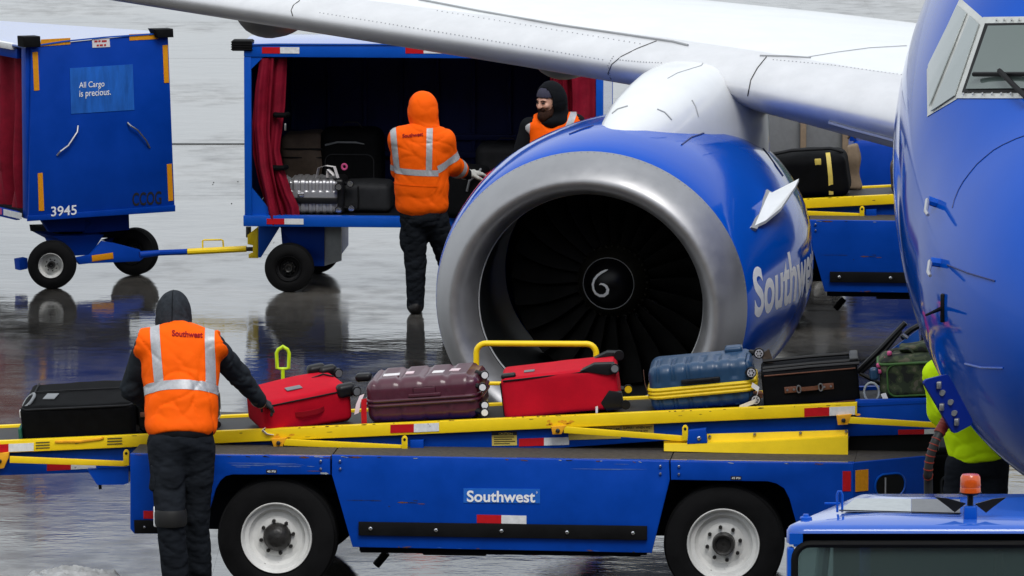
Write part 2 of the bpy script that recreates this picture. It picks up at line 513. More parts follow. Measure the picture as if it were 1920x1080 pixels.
def lettering(name, body, O, U, W, width=None, height=None, matname='white', parent=None, bold=0.0, lift=.003, spacing=1.0):
    """flat text standing on a plane: origin O lower left, U along, W up; fitted into width (and height)"""
    V, Fc, w, y0, y1 = text_geo(body, bold, spacing)
    O, U, W = Vector(O), Vector(U).normalized(), Vector(W).normalized()
    sx = width / w if width else height / (y1 - y0)
    sy = height / (y1 - y0) if height else sx
    N = U.cross(W).normalized()
    mb = MB()
    mb.add([O + U * x * sx + W * (y - y0) * sy + N * lift for x, y in V], Fc)
    return mb.obj(name, matname, parent, smooth=0)

def soft_box(sx, sy, sz, r, res=.03, disp=None):
    """rounded box as a fine grid skin; disp(p, n) -> offset along n"""
    def axis(L):
        k = max(2, int(round((L - 2 * r) / res)))
        inner = [-(L / 2 - r) + (L - 2 * r) * i / k for i in range(k + 1)]
        ed = [r * math.tan(R(a)) for a in (11.25, 22.5, 33.75, 45)]
        return [-(L / 2 - r) - e for e in ed[::-1]] + inner + [(L / 2 - r) + e for e in ed]
    ax = [axis(sx), axis(sy), axis(sz)]
    half = (sx / 2 - r, sy / 2 - r, sz / 2 - r)
    verts, faces, idx = [], [], {}
    def vid(i, j, k):
        key = (i, j, k)
        if key in idx: return idx[key]
        p = Vector((ax[0][i], ax[1][j], ax[2][k]))
        q = Vector([max(-h, min(h, c)) for c, h in zip(p, half)])
        d = (p - q)
        n = d.normalized() if d.length > 1e-9 else Vector((0, 0, 1))
        v = q + n * r
        if disp: v = v + n * disp(v, n)
        idx[key] = len(verts); verts.append(v); return idx[key]
    n = [len(a) - 1 for a in ax]
    for a, b, c in ((0, 1, 2), (1, 2, 0), (2, 0, 1)):
        for side in (0, n[c]):
            for i in range(n[a]):
                for j in range(n[b]):
                    q = []
                    for di, dj in ((0, 0), (1, 0), (1, 1), (0, 1)):
                        t = [0, 0, 0]; t[a] = i + di; t[b] = j + dj; t[c] = side
                        q.append(vid(*t))
                    faces.append(q if side else q[::-1])
    return verts, faces

# ------------------------------------------------------------------ signed-distance bodies (people)
def _rot_to(a, b):
    return b
def sdf_mesh(prims, res=.012, folds=None, clips=(), pad=.05):
    """prims: ('cap', a, b, ra, rb, k) | ('ell', c, (rx, ry, rz), k[, rotation 3x3]) | ('cut', a, b, ra, rb).
    Returns (verts, faces) of the smooth union, by surface nets."""
    lo = np.array([1e9] * 3); hi = -lo
    for p in prims:
        if p[0] == 'cut': continue
        pts = [p[1], p[2]] if p[0] == 'cap' else [p[1]]
        rad = max(p[3], p[4]) if p[0] == 'cap' else max(p[2])
        for q in pts:
            lo = np.minimum(lo, np.array(q) - rad); hi = np.maximum(hi, np.array(q) + rad)
    lo -= pad; hi += pad
    n = np.ceil((hi - lo) / res).astype(int) + 1
    D = np.full(n, 9.0, np.float32)
    gx = [lo[i] + res * np.arange(n[i]) for i in range(3)]
    def sub(pts, rad):
        a = np.min(pts, 0) - rad; b = np.max(pts, 0) + rad
        i0 = np.maximum(((a - lo) / res).astype(int), 0); i1 = np.minimum(((b - lo) / res).astype(int) + 2, n)
        sl = tuple(slice(i0[i], i1[i]) for i in range(3))
        return sl, np.meshgrid(*[gx[i][sl[i]] for i in range(3)], indexing='ij')
    for p in prims:
        if p[0] in ('cap', 'cut'):
            a, b = np.array(p[1], float), np.array(p[2], float); ra, rb = p[3], p[4]
            k = p[5] if p[0] == 'cap' else 0
            sl, (X, Y, Z) = sub(np.array([a, b]), max(ra, rb) + k + .06)
            ab = b - a; L2 = max(ab.dot(ab), 1e-9)
            t = np.clip(((X - a[0]) * ab[0] + (Y - a[1]) * ab[1] + (Z - a[2]) * ab[2]) / L2, 0, 1)
            d = np.sqrt((X - a[0] - t * ab[0]) ** 2 + (Y - a[1] - t * ab[1]) ** 2 + (Z - a[2] - t * ab[2]) ** 2) - (ra + (rb - ra) * t)
        else:
            c, rr, k = np.array(p[1], float), p[2], p[3]
            sl, (X, Y, Z) = sub(np.array([c]), max(rr) + k + .06)
            q = [X - c[0], Y - c[1], Z - c[2]]
            if len(p) > 4:
                Rm = np.array(p[4]).T
                q = [Rm[i, 0] * q[0] + Rm[i, 1] * q[1] + Rm[i, 2] * q[2] for i in range(3)]
            k0 = np.sqrt(sum((q[i] / rr[i]) ** 2 for i in range(3)))
            k1 = np.sqrt(sum((q[i] / rr[i] ** 2) ** 2 for i in range(3))) + 1e-9
            d = k0 * (k0 - 1.0) / k1
        o = D[sl]
        if p[0] == 'cut':
            D[sl] = np.maximum(o, -d); continue
        if k > 0:
            h = np.clip(.5 + .5 * (o - d) / k, 0, 1)
            D[sl] = o * (1 - h) + d * h - k * h * (1 - h)
        else:
            D[sl] = np.minimum(o, d)
    if folds is not None:
        X, Y, Z = np.meshgrid(*gx, indexing='ij')
        D += folds(X, Y, Z).astype(np.float32)
    for nn, cc in clips:
        X, Y, Z = np.meshgrid(*gx, indexing='ij')
        D = np.maximum(D, (X * nn[0] + Y * nn[1] + Z * nn[2] - cc).astype(np.float32))
    # surface nets
    S = D < 0
    s0 = S[:-1, :-1, :-1].astype(np.int8)
    cnt = np.zeros_like(s0)
    for i in (0, 1):
        for j in (0, 1):
            for k in (0, 1):
                cnt += S[i:n[0] - 1 + i, j:n[1] - 1 + j, k:n[2] - 1 + k]
    act = (cnt > 0) & (cnt < 8)
    ids = np.full(act.shape, -1, int)
    I = np.argwhere(act); ids[act] = np.arange(len(I))
    acc = np.zeros((len(I), 3)); num = np.zeros(len(I))
    corners = [(i, j, k) for i in (0, 1) for j in (0, 1) for k in (0, 1)]
    for ca in corners:
        for ax in range(3):
            if ca[ax]: continue
            cb = list(ca); cb[ax] = 1
            da = D[I[:, 0] + ca[0], I[:, 1] + ca[1], I[:, 2] + ca[2]]
            db = D[I[:, 0] + cb[0], I[:, 1] + cb[1], I[:, 2] + cb[2]]
            m = (da < 0) != (db < 0)
            t = np.where(m, da / np.where(m, da - db, 1), 0)
            for q in range(3):
                acc[:, q] += np.where(m, ca[q] + (t if q == ax else 0), 0)
            num += m
    V = lo + (I + acc / num[:, None]) * res
    faces = []
    for ax in range(3):
        b, c = (ax + 1) % 3, (ax + 2) % 3
        sl0 = [slice(None)] * 3; sl1 = [slice(None)] * 3
        sl0[ax] = slice(0, -1); sl1[ax] = slice(1, None)
        ch = S[tuple(sl0)] != S[tuple(sl1)]
        E = np.argwhere(ch)
        E = E[(E[:, b] > 0) & (E[:, c] > 0) & (E[:, b] < n[b] - 1) & (E[:, c] < n[c] - 1)]
        if not len(E): continue
        ins = S[E[:, 0], E[:, 1], E[:, 2]]
        q = []
        for db, dc in ((1, 1), (0, 1), (0, 0), (1, 0)):
            T = E.copy(); T[:, b] -= db; T[:, c] -= dc
            q.append(ids[T[:, 0], T[:, 1], T[:, 2]])
        Q = np.stack(q, 1)
        Q[~ins] = Q[~ins][:, ::-1]
        faces.append(Q)
    return V, np.concatenate(faces)

def np_mesh(name, V, Fq, mats, pick=None, smooth=True):
    me = bpy.data.meshes.new(name)
    me.vertices.add(len(V)); me.vertices.foreach_set('co', np.asarray(V, np.float32).ravel())
    nf = len(Fq)
    me.loops.add(nf * 4); me.loops.foreach_set('vertex_index', np.asarray(Fq, np.int32).ravel())
    me.polygons.add(nf); me.polygons.foreach_set('loop_start', np.arange(0, nf * 4, 4, dtype=np.int32))
    me.update(calc_edges=True); me.validate()
    for m in mats: me.materials.append(M[m])
    if pick is not None:
        C = np.asarray(V)[Fq].mean(1)
        me.polygons.foreach_set('material_index', np.asarray(pick(C), np.int32))
    if smooth: me.shade_smooth()
    return me
# ------------------------------------------------------------------ ground: concrete apron laid in slabs
mb = MB(); mb.box((0, 600, -.515), (3000, 2600, 1.0))
apron = mb.obj('apron', 'wet_concrete', smooth=0, kind='structure')
apron['label'] = 'wet grey concrete apron with standing water'
SLAB_Y, SLAB_X = 4.3, 6.1
Y_J = at_z(400, 270).y
mb = MB(); mb.box((0, 0, -.0065), (SLAB_X - .001, SLAB_Y - .010, .013))
slab_mesh = mb.mesh('apron_slab', 'wet_concrete', 0)
for iy in range(-7, 6):
    for ix in range(-3, 3):
        o = link('apron_slab', slab_mesh, apron)
        o.location = (ix * SLAB_X + 1.2, Y_J + (iy + .5) * SLAB_Y, 0)
mb = MB(); mb.box((0, Y_J, .002), (30, .10, .004))
mb.obj('expansion_joint', 'joint', apron, smooth=0)

rnd_g = random.Random(5)
mb = MB()
for i in range(90):
    y_ = rnd_g.uniform(39, 78); x_ = rnd_g.uniform(-1, 1) * y_ * .085; q_ = rnd_g.uniform(.003, .009)
    mb.box((x_, y_, q_ * .3), (q_ * rnd_g.uniform(.8, 2), q_, q_ * .8), q_ * .2, rot=Matrix.Rotation(rnd_g.uniform(0, 3), 3, 'Z'), seg=1)
mb.obj('grit', 'joint', None, kind='stuff')

# ------------------------------------------------------------------ terminal the view is taken from; the paint and wet ground mirror it
mb = MB(); mb.box((0, -9, 6.5), (220, 12, 13.0)); term = mb.obj('terminal', 'terminal_wall', smooth=0, kind='structure')
term['label'] = 'long dark glazed airport terminal behind the viewpoint'
mb = MB(); mb.box((0, 0, 0), (6.6, .12, 3.2)); pane_mesh = mb.mesh('window_pane', 'terminal_glass', 0)
for ix in range(-9, 10):
    for zc in (3.2, 10.2):
        o = link('window_pane', pane_mesh, term); o.location = (ix * 7.4, -2.98, zc)

# ------------------------------------------------------------------ the airliner
PL = Frame(5.18, 41.90, -12.8)
plane = thing('airliner', 'large blue airliner with white wing, silver engine inlet and cockpit windows at right',
              'airliner', (PL.o.x, PL.o.y, 0), PL.a)
ENG = Vector((-4.845, 0, 1.47))

def hit(frame, bvh, px, py, lift=0.0):
    o = frame.I @ Vector((0, 0, CAM_H)); d = (frame.I.to_3x3() @ ray(px, py)).normalized()
    p, n, i, t = bvh.ray_cast(o, d)
    if p is None: return None, None
    if n.dot(d) > 0: n = -n
    return p + n * lift, n

def dense(pts, step=6):
    out = []
    for a, b in zip(pts[:-1], pts[1:]):
        k = max(1, int(math.hypot(b[0] - a[0], b[1] - a[1]) / step))
        out += [(a[0] + (b[0] - a[0]) * i / k, a[1] + (b[1] - a[1]) * i / k) for i in range(k)]
    return out + [pts[-1]]

def seam(name, frame, bvh, pts, r, matname, parent, flat=.35):
    """a fine bead that follows a surface"""
    P = []
    for px, py in dense(pts):
        p, n = hit(frame, bvh, px, py, r * .3)
        if p is not None: P.append(p)
    if len(P) < 2: return None
    mb = MB(); mb.tube(P, r, 6)
    return mb.obj(name, matname, parent)

def patch(name, frame, bvh, quad, lift, matname, parent, n=14, thick=.006):
    """four-cornered panel that follows a surface"""
    (a, b, c, d) = quad
    rows = []
    for i in range(n + 1):
        u = i / n; row = []
        for j in range(n + 1):
            v = j / n
            x = (a[0] * (1 - v) + b[0] * v) * (1 - u) + (d[0] * (1 - v) + c[0] * v) * u
            y = (a[1] * (1 - v) + b[1] * v) * (1 - u) + (d[1] * (1 - v) + c[1] * v) * u
            p, nn = hit(frame, bvh, x, y, lift)
            row.append(p)
        rows.append(row)
    mb = MB(); mb.grid(rows, thick=thick)
    return mb.obj(name, matname, parent)

# --- fuselage
NOSE_Y = -10.4
FSEC = [(0.0, .02, 2.74, 2.72), (.03, .17, 2.90, 2.57), (.10, .33, 3.05, 2.42), (.22, .48, 3.20, 2.26), (.4, .64, 3.36, 2.10), (.65, .83, 3.55, 1.94),
        (1.0, 1.03, 3.74, 1.79), (1.4, 1.215, 3.93, 1.67), (1.8, 1.345, 4.24, 1.58), (2.2, 1.47, 4.60, 1.50), (2.7, 1.59, 4.90, 1.43),
        (3.3, 1.70, 5.10, 1.37), (4.0, 1.78, 5.22, 1.32), (5.0, 1.85, 5.30, 1.29), (6.5, 1.88, 5.33, 1.28), (10, 1.88, 5.33, 1.28), (16, 1.88, 5.33, 1.28),
        (21, 1.88, 5.33, 1.28), (25, 1.62, 5.33, 1.75), (29, 1.05, 5.30, 2.7), (32.5, .3, 5.0, 4.3)]
def smooth_secs(secs, step):
    """Catmull-Rom through the stations"""
    out = []
    for i in range(len(secs) - 1):
        p0, p1, p2, p3 = secs[max(i - 1, 0)], secs[i], secs[i + 1], secs[min(i + 2, len(secs) - 1)]
        k = max(1, min(12, int((p2[0] - p1[0]) / step)))
        h = p2[0] - p1[0]
        for j in range(k):
            t = j / k
            row = [p1[0] + h * t]
            for c in range(1, len(p1)):
                m1 = (p2[c] - p0[c]) / max(p2[0] - p0[0], 1e-6) * h
                m2 = (p3[c] - p1[c]) / max(p3[0] - p1[0], 1e-6) * h
                row.append((2 * t**3 - 3 * t**2 + 1) * p1[c] + (t**3 - 2 * t**2 + t) * m1 + (-2 * t**3 + 3 * t**2) * p2[c] + (t**3 - t**2) * m2)
            out.append(tuple(row))
    return out + [secs[-1]]
rows = []
NF = 96
for d, hw, zt, zb in smooth_secs(FSEC, .12):
    zc = zb + (zt - zb) * .50
    row = []
    for k in range(NF):
        t = 2 * math.pi * k / NF
        x, z = math.cos(t), math.sin(t)
        row.append((.055 + hw * x, NOSE_Y + d, zc + (zt - zc) * z if z > 0 else zc + (zc - zb) * z))
    rows.append(row)
mb = MB(); mb.grid(rows, closed_u=True)
fus_bvh = BVHTree.FromBMesh(mb.bm)
fuselage = mb.obj('fuselage', 'plane_blue', plane, smooth=60)

# cockpit glazing: frames first, panes proud of them
patch('window_frame', PL, fus_bvh, ((1801, -3), (1846, 36), (1795, 186), (1739, 219)), .004, 'window_frame', fuselage)
patch('window_frame', PL, fus_bvh, ((1801, -3), (1801, -2), (1740, 219), (1739, 131)), .004, 'window_frame', fuselage)
patch('side_window', PL, fus_bvh, ((1799, 12), (1815, 26), (1746, 200), (1744, 124)), .014, 'side_glass', plane)
patch('side_window', PL, fus_bvh, ((1822, 31), (1838, 47), (1793, 181), (1749, 210)), .014, 'side_glass', plane)
patch('windscreen_frame', PL, fus_bvh, ((1845, 33), (2110, 30), (2110, 186), (1793, 185)), .006, 'window_frame', fuselage)
patch('windscreen_seal', PL, fus_bvh, ((1850, 46), (2098, 44), (2098, 176), (1807, 175)), .013, 'black', fuselage)
windscreen = patch('windscreen', PL, fus_bvh, ((1857, 52), (2092, 50), (2092, 170), (1816, 170)), .020, 'cockpit_glass', plane)
# bolts round the windscreen
mb = MB()
for i in range(16):
    for (x, y) in ((1811 + i * 17.5, 178.5), (1872 + i * 14, 40)):
        p, nn = hit(PL, fus_bvh, x, y, .012)
        if p is not None: mb.cyl(p, p + nn * .006, .007, 6)
mb.obj('frame_bolts', 'steel', fuselage, kind='stuff')
# wiper
p0, n0 = hit(PL, fus_bvh, 1838, 149, .05); p1, _ = hit(PL, fus_bvh, 1960, 152, .05)
p2, _ = hit(PL, fus_bvh, 1887, 146, .06); p3, _ = hit(PL, fus_bvh, 1935, 196, .05)
mb = MB(); mb.tube([p0, (p0 + p1) / 2, p1], .012, 6); mb.tube([p2, p3], .014, 6)
mb.obj('wiper', 'black', plane)
# seams and marks on the nose
seam('nose_seam', PL, fus_bvh, [(1786, 390), (1790, 374), (1797, 357), (1806, 341), (1818, 325), (1832, 308), (1848, 294), (1864, 281), (1882, 271), (1906, 260), (1935, 250)], .003, 'seam', fuselage)
seam('nose_seam', PL, fus_bvh, [(1777, 497), (1815, 512), (1866, 527)], .0045, 'seam', fuselage)
seam('nose_seam', PL, fus_bvh, [(1810, 682), (1840, 689), (1881, 690)], .005, 'roof_blue', fuselage)
# probes on the side of the nose
def probe(a, b, c, r=.012):
    pa, na = hit(PL, fus_bvh, *a); 
    q1 = pa + na * .10
    w = PL.I @ at(b[0], b[1], (PL.M @ pa).y - .15)
    mb = MB(); mb.tube([pa, pa + na * .05], .022, 8)
    pr = mb.obj('probe_base', 'blue_clean', fuselage)
    mb = MB(); mb.tube([pa + na * .05, w], [r, r * .9], 8); 
    if c: mb.tube([w, PL.I @ at(c[0], c[1], (PL.M @ pa).y - .2)], [r * .9, r * .7], 8)
    mb.obj('probe', 'aluminium', plane)
probe((1756, 381), (1736, 396), (1740, 403))
probe((1762, 493), (1741, 510), (1744, 517))
pa, na = hit(PL, fus_bvh, 1768, 577)
mb = MB(); mb.tube([pa, PL.I @ at(1736, 591, (PL.M @ pa).y - .12)], [.012, .006], 6); mb.box(pa, (.02, .05, .14), .004)
mb.obj('sensor_vane', 'black', plane)

# open service panel at the lower nose
PY = 32.1
quad = [(1733, 719), (1734, 715), (1738, 711.5), (1772, 703), (1777, 703), (1781, 707), (1823, 786), (1824, 791), (1821, 797), (1795, 811), (1790, 812), (1786, 809)][::-1]
mb = MB(); mb.slab([PL.I @ at(x, y, PY + (x - 1733) * .002) for x, y in quad], .014)
panel = mb.obj('service_panel', 'shaded_blue', plane, smooth=20, label='blue service panel hanging open on the nose')
for x, y in ((1766, 737), (1781.5, 754.5), (1788.5, 775)):
    c = PL.I @ at(x, y, PY + (x - 1733) * .002 - .012)
    mb = MB(); mb.cyl(c, c + Vector((.0, .035, 0)), .014, 12); mb.obj('panel_stud', 'grey_plastic', panel)
for x, y in ((1761, 722), (1766, 763), (1794, 791)):
    c = PL.I @ at(x, y, PY + (x - 1733) * .002 - .012)
    mb = MB(); mb.box(c, (.022, .03, .035), .004); mb.obj('panel_latch', 'steel', panel)

# --- engine
def eng_squash(x, z, a):
    """inlets are a little wider than high, flattened below, and droop towards the lip"""
    z *= .968; x *= 1.014
    if z < 0: z *= (1 - .05 * min(1, -z)); x *= 1 + .012 * min(1, -z)
    t = min(1, max(0, (a - .25) / 1.3)); x *= 1 + .075 * t * t * (3 - 2 * t) * (1 if a < 2 else max(0, 1 - (a - 2) / 1.2))
    return x, z - .075 * max(0, 1 - a / .8)
LIP_OUT = [(0.0, .862), (.012, .884), (.035, .912), (.07, .940), (.12, .968), (.18, .992), (.25, 1.012)]
COWL = [(.25, 1.012), (.26, 1.0165), (.33, 1.034), (.45, 1.049), (.62, 1.058), (.85, 1.063), (1.1, 1.063), (1.4, 1.064), (1.8, 1.055), (2.2, 1.025), (2.6, .98), (3.0, .925), (3.3, .87), (3.31, .855), (2.6, .84)]
LIP_IN = [(0.0, .862), (.004, .842), (.02, .815), (.05, .788), (.10, .762), (.16, .743), (.22, .735)]
BARREL = [(.22, .735), (.23, .7335), (.40, .729), (.6, .735), (.85, .756), (1.05, .765), (1.4, .765)]
NE = 96
mb = MB(); mb.lathe(COWL, NE, ENG, close=False, squash=eng_squash)
eng_bvh = BVHTree.FromBMesh(mb.bm)
engine = mb.obj('engine', 'plane_blue', plane, smooth=50)
mb = MB(); mb.lathe(LIP_IN[::-1] + LIP_OUT[1:], NE, ENG, close=False, squash=eng_squash); mb.obj('inlet_lip', 'bare_metal', engine, smooth=60)
mb = MB(); mb.lathe(BARREL, NE, ENG, close=False, squash=eng_squash); mb.obj('inlet_barrel', 'barrel', engine, smooth=60)
mb = MB(); mb.lathe([(1.30, .30), (1.30, .77)], 48, ENG, close=False); mb.obj('fan_backing', 'spinner', engine)
mb = MB(); mb.lathe([(.232, .7338), (.236, .727), (.242, .7265), (.246, .7328)], NE, ENG, close=False, squash=eng_squash); mb.obj('barrel_ring', 'seam_grey', engine)
# spinner
mb = MB(); mb.lathe([(.70, .002), (.703, .03), (.715, .07), (.735, .11), (.765, .145), (.792, .168)], 40, ENG, close=False)
spin_bvh = BVHTree.FromBMesh(mb.bm)
spinner = mb.obj('spinner', 'spinner', engine, smooth=60)
mb = MB(); mb.lathe([(.792, .168), (.795, .173), (.83, .195), (.89, .225), (.96, .245), (1.15, .26)], 40, ENG, close=False); mb.obj('spinner_cone', 'spinner_ring', engine, smooth=50)
mb = MB(); mb.lathe([(.790, .1665), (.786, .169), (.790, .172), (.795, .171)], 40, ENG, close=False); mb.obj('spinner_rim', 'seam_grey', engine)
mb = MB()
for k in range(36):
    t = 2 * math.pi * k / 36
    r = .233
    c = ENG + Vector((r * math.cos(t), .905, r * math.sin(t)))
    mb.box(c, (.010, .010, .010), rot=None)
mb.obj('spinner_bolts', 'spinner_ring', engine, kind='stuff')
# white comma on the spinner
pts = []
CM = [(640, 368, 2), (615, 378, 14), (570, 400, 17), (525, 435, 18), (490, 480, 18), (473, 535, 18), (480, 590, 19), (505, 632, 20), (550, 655, 21), (600, 652, 22), (638, 622, 23), (648, 580, 22), (632, 545, 20), (600, 525, 17), (570, 520, 12), (552, 532, 4)]
L_, R_ = [], []
for i, (x, y, w) in enumerate(CM):
    w *= .74
    a = CM[max(0, i - 1)]; b = CM[min(len(CM) - 1, i + 1)]
    tx, ty = b[0] - a[0], b[1] - a[1]; q = math.hypot(tx, ty)
    nx, ny = -ty / q, tx / q
    for s_, lst in ((1, L_), (-1, R_)):
        X, Z = (x + nx * w * s_ - 625) / 280 * .168, -(y + ny * w * s_ - 535) / 280 * .168
        p, nn, _, _ = spin_bvh.ray_cast(ENG + Vector((X, -.5, Z)), Vector((0, 1, 0)))
        lst.append(p + Vector((0, -.003, 0)))
mb = MB(); mb.grid([L_, R_]); mb.obj('spinner_spiral', 'letter_white', engine)
# fan blades
rows = []
for i in range(9):
    r = .24 + (.692 - .24) * i / 8
    tw = R(28 + 36 * i / 8)                 # twist
    ch = .17 + .06 * math.sin(math.pi * i / 8)
    cy = 1.02 + .03 * (i / 8) ** 2
    row = []
    for j in range(5):
        u = j / 4 - .5
        cam_ = .018 * (1 - 4 * u * u)
        t = u * ch
        row.append((t * math.sin(tw) + cam_ * math.cos(tw), cy + t * math.cos(tw) - cam_ * math.sin(tw), r))
    rows.append(row)
mb = MB(); mb.grid(rows, thick=.006)
blade_mesh = mb.mesh('fan_blade', 'blade', 40)
for k in range(24):
    o = link('fan_blade', blade_mesh, engine)
    o.location = ENG; o.rotation_euler = (0, 2 * math.pi * k / 24 + .1, 0)
# core exhaust
mb = MB(); mb.lathe([(2.6, .62), (3.3, .60), (3.9, .48), (4.3, .40), (4.3, .32), (4.8, .05)], 40, ENG, close=False); mb.obj('core_nozzle', 'bare_metal', engine)
# seams on the cowl and on the lip
seam('cowl_seam', PL, eng_bvh, [(1278, 272), (1296, 258), (1320, 250), (1348, 247)], .006, 'seam', engine)
seam('cowl_seam', PL, eng_bvh, [(1068, 252), (1090, 243), (1112, 236)], .006, 'seam', engine)
seam('cowl_seam', PL, eng_bvh, [(1417, 262), (1440, 290), (1468, 330)], .005, 'seam', engine)
mb = MB()
for k in range(150):
    t = 2 * math.pi * k / 150
    x, z = eng_squash(1.006 * math.cos(t), 1.006 * math.sin(t), .236)
    mb.box(ENG + Vector((x, .236, z)), (.007, .007, .007))
mb.obj('lip_rivets', 'seam_grey', engine, kind='stuff')
# chine
F0, nF = hit(PL, eng_bvh, 1406, 427); B0, nB = hit(PL, eng_bvh, 1436, 356)
by = (PL.M @ B0).y
T0 = PL.I @ at(1498, 335, by - .02)
T1 = PL.I @ at(1491, 350, by - .05); T2 = PL.I @ at(1464, 390, by - .28); T3 = PL.I @ at(1436, 413, by - .52)
B1 = PL.I @ at(1447, 361, by - .02)
mb = MB(); mb.slab([F0, T3, T2, T1, T0, B1, B0], .022); chine = mb.obj('chine', 'plane_white', engine, smooth=25)
mb = MB(); mb.slab([F0 + nF * .01, F0 + nF * .012 + (B0 - F0) * .02 + Vector((.03, .03, -.02)), B0 + nB * .012 + Vector((.04, .02, -.03)), B0 + nB * .01], .02); mb.obj('chine_foot', 'seam_grey', engine)

# cowl lettering, laid on the curved side
def cowl_text(body, y0, z0, height):
    V, Fc, w, b0, b1 = text_geo(body, .028)
    s_ = height / .70
    bm = bmesh.new()
    vs = [bm.verts.new((x * s_, y * s_, 0)) for x, y in V]
    for f in Fc:
        try: bm.faces.new([vs[i] for i in f])
        except ValueError: pass
    x = .05
    while x < w * s_:
        bmesh.ops.bisect_plane(bm, geom=bm.verts[:] + bm.edges[:] + bm.faces[:], plane_co=(x, 0, 0), plane_no=(1, 0, 0)); x += .05
    y = -.2
    while y < height * 1.3:
        bmesh.ops.bisect_plane(bm, geom=bm.verts[:] + bm.edges[:] + bm.faces[:], plane_co=(0, y, 0), plane_no=(0, 1, 0)); y += .035
    for v in bm.verts:
        a = math.asin(max(-1, min(1, (z0 - ENG.z) / 1.04))) + v.co.y / 1.04
        o = ENG + Vector((math.cos(a) * 2, y0 + v.co.x, math.sin(a) * 2))
        p, n, i, t = eng_bvh.ray_cast(o, Vector((-math.cos(a), 0, -math.sin(a))))
        if p is None: p, n = ENG + Vector((math.cos(a) * .9, y0 + v.co.x, math.sin(a) * .9)), Vector((1, 0, 0))
        if n.x < 0: n = -n
        v.co = p + n * .0012
    for f in bm.faces:
        f.normal_update()
        if f.normal.x < 0: f.normal_flip()
    m2 = MB(); m2.bm.free(); m2.bm = bm
    return m2.obj('cowl_lettering', 'letter_white', engine, smooth=0)
pS, nS = hit(PL, eng_bvh, 1414, 592)
cowl_text('Southwest', pS.y, pS.z, .295)

# --- wing
WST = [(-1.2, .30, 2.28, 7.4, .135), (-3.0, 1.30, 2.50, 5.95, .125), (-4.2, 1.98, 2.65, 5.15, .115), (-4.83, 2.31, 2.71, 4.78, .112),
       (-6.0, 2.88, 2.79, 4.40, .108), (-8.0, 3.82, 2.92, 3.80, .104), (-10.5, 5.02, 3.08, 3.15, .10), (-13.5, 6.46, 3.28, 2.4, .098), (-16.6, 7.95, 3.48, 1.65, .095)]
def airfoil(n=22):
    up, lo = [], []
    for i in range(n + 1):
        x = (1 - math.cos(math.pi * i / n)) / 2
        yt = 5 * (.2969 * math.sqrt(x) - .126 * x - .3516 * x * x + .2843 * x**3 - .1036 * x**4)
        cmb = .018 * math.sin(math.pi * min(1, x)) - .030 * x * x
        up.append((x, cmb + yt * 1.0, i)); lo.append((x, cmb - yt * .9, i))
    return up[::-1] + lo[1:]
AF = airfoil()
rows = []
for k in range(len(WST) - 1):
    a, b = WST[k], WST[k + 1]
    for j in range(4):
        t = j / 4
        x, ly, lz, ch, th = [a[q] * (1 - t) + b[q] * t for q in range(5)]
        rows.append([(x, ly + u * ch, lz + w * ch * th * (1 if True else 1) * 1.0 + (0 if u else 0)) for u, w, _ in AF])
a = WST[-1]; rows.append([(a[0], a[1] + u * a[3], a[2] + w * a[3] * a[4]) for u, w, _ in AF])
# thickness was given as a share of chord: camber line is scaled with it, which keeps the lower side flat
mb = MB(); mb.grid(rows)
bm = mb.bm; bm.faces.ensure_lookup_table()
bmesh.ops.recalc_face_normals(bm, faces=bm.faces)
def le_y(x):
    for a, b in zip(WST[:-1], WST[1:]):
        if b[0] <= x <= a[0]:
            t = (x - a[0]) / (b[0] - a[0]); return a[1] + (b[1] - a[1]) * t
    return WST[-1][1]
def ch_at(x):
    for a, b in zip(WST[:-1], WST[1:]):
        if b[0] <= x <= a[0]: return a[3] + (b[3] - a[3]) * (x - a[0]) / (b[0] - a[0])
    return WST[-1][3]
for f in bm.faces:
    c = f.calc_center_median()
    if c.y - le_y(c.x) < .098 * ch_at(c.x): f.material_index = 1
wing_bvh = BVHTree.FromBMesh(bm)
wing = mb.obj('wing', ['plane_white', 'slat_metal'], plane, smooth=60)
seam('slat_gap', PL, wing_bvh, [(786, 0), (900, 22), (1050, 48), (1200, 70), (1262, 79), (1290, 86)], .010, 'seal', wing)
seam('slat_gap', PL, wing_bvh, [(1425, 105), (1475, 106), (1520, 109)], .007, 'seal', wing)
seam('wing_seam', PL, wing_bvh, [(1510, 108), (1570, 98), (1630, 90), (1700, 86)], .0035, 'seam_grey', wing)
seam('slat_joint', PL, wing_bvh, [(1231, 77), (1195, 91), (1165, 106), (1147, 121), (1140, 138), (1146, 148)], .0035, 'hub_grease', wing)
seam('slat_joint', PL, wing_bvh, [(562, 1), (550, 10), (546, 20), (549, 30)], .0035, 'hub_grease', wing)
seam('slat_joint', PL, wing_bvh, [(1437, 107), (1420, 128), (1408, 150), (1402, 180)], .004, 'hub_grease', wing)
# dark deicing strip under the inboard leading edge
seam('krueger_edge', PL, wing_bvh, [(1556, 228), (1600, 241), (1650, 254), (1700, 268)], .016, 'aluminium', wing)
# fairings of the flap tracks under the wing
def canoe(x, y, z, L, hw, dp):
    mb = MB(); rows = []
    for i in range(17):
        t = i / 16; s_ = math.sin(math.pi * min(1, t * 1.0) ** .62) ** .75 if 0 < t < 1 else .02
        rows.append([(x + hw * s_ * math.cos(2 * math.pi * k / 24), y + L * t, z + dp * s_ * math.sin(2 * math.pi * k / 24)) for k in range(24)])
    mb.grid(rows, closed_u=True)
    mb.obj('flap_fairing', 'bare_metal', wing)
canoe(-8.45, 5.1, 2.86, 3.0, .24, .33)
canoe(-6.05, 4.2, 2.70, 3.2, .24, .34)
mb = MB(); c = PL.I @ at(1250, 4, 49.6); mb.tube([c + Vector((0, 0, -.06)), c + Vector((.02, 0, .03)), c + Vector((.05, 0, .04))], .015, 6); mb.obj('fuel_marker', 'yellow', wing)

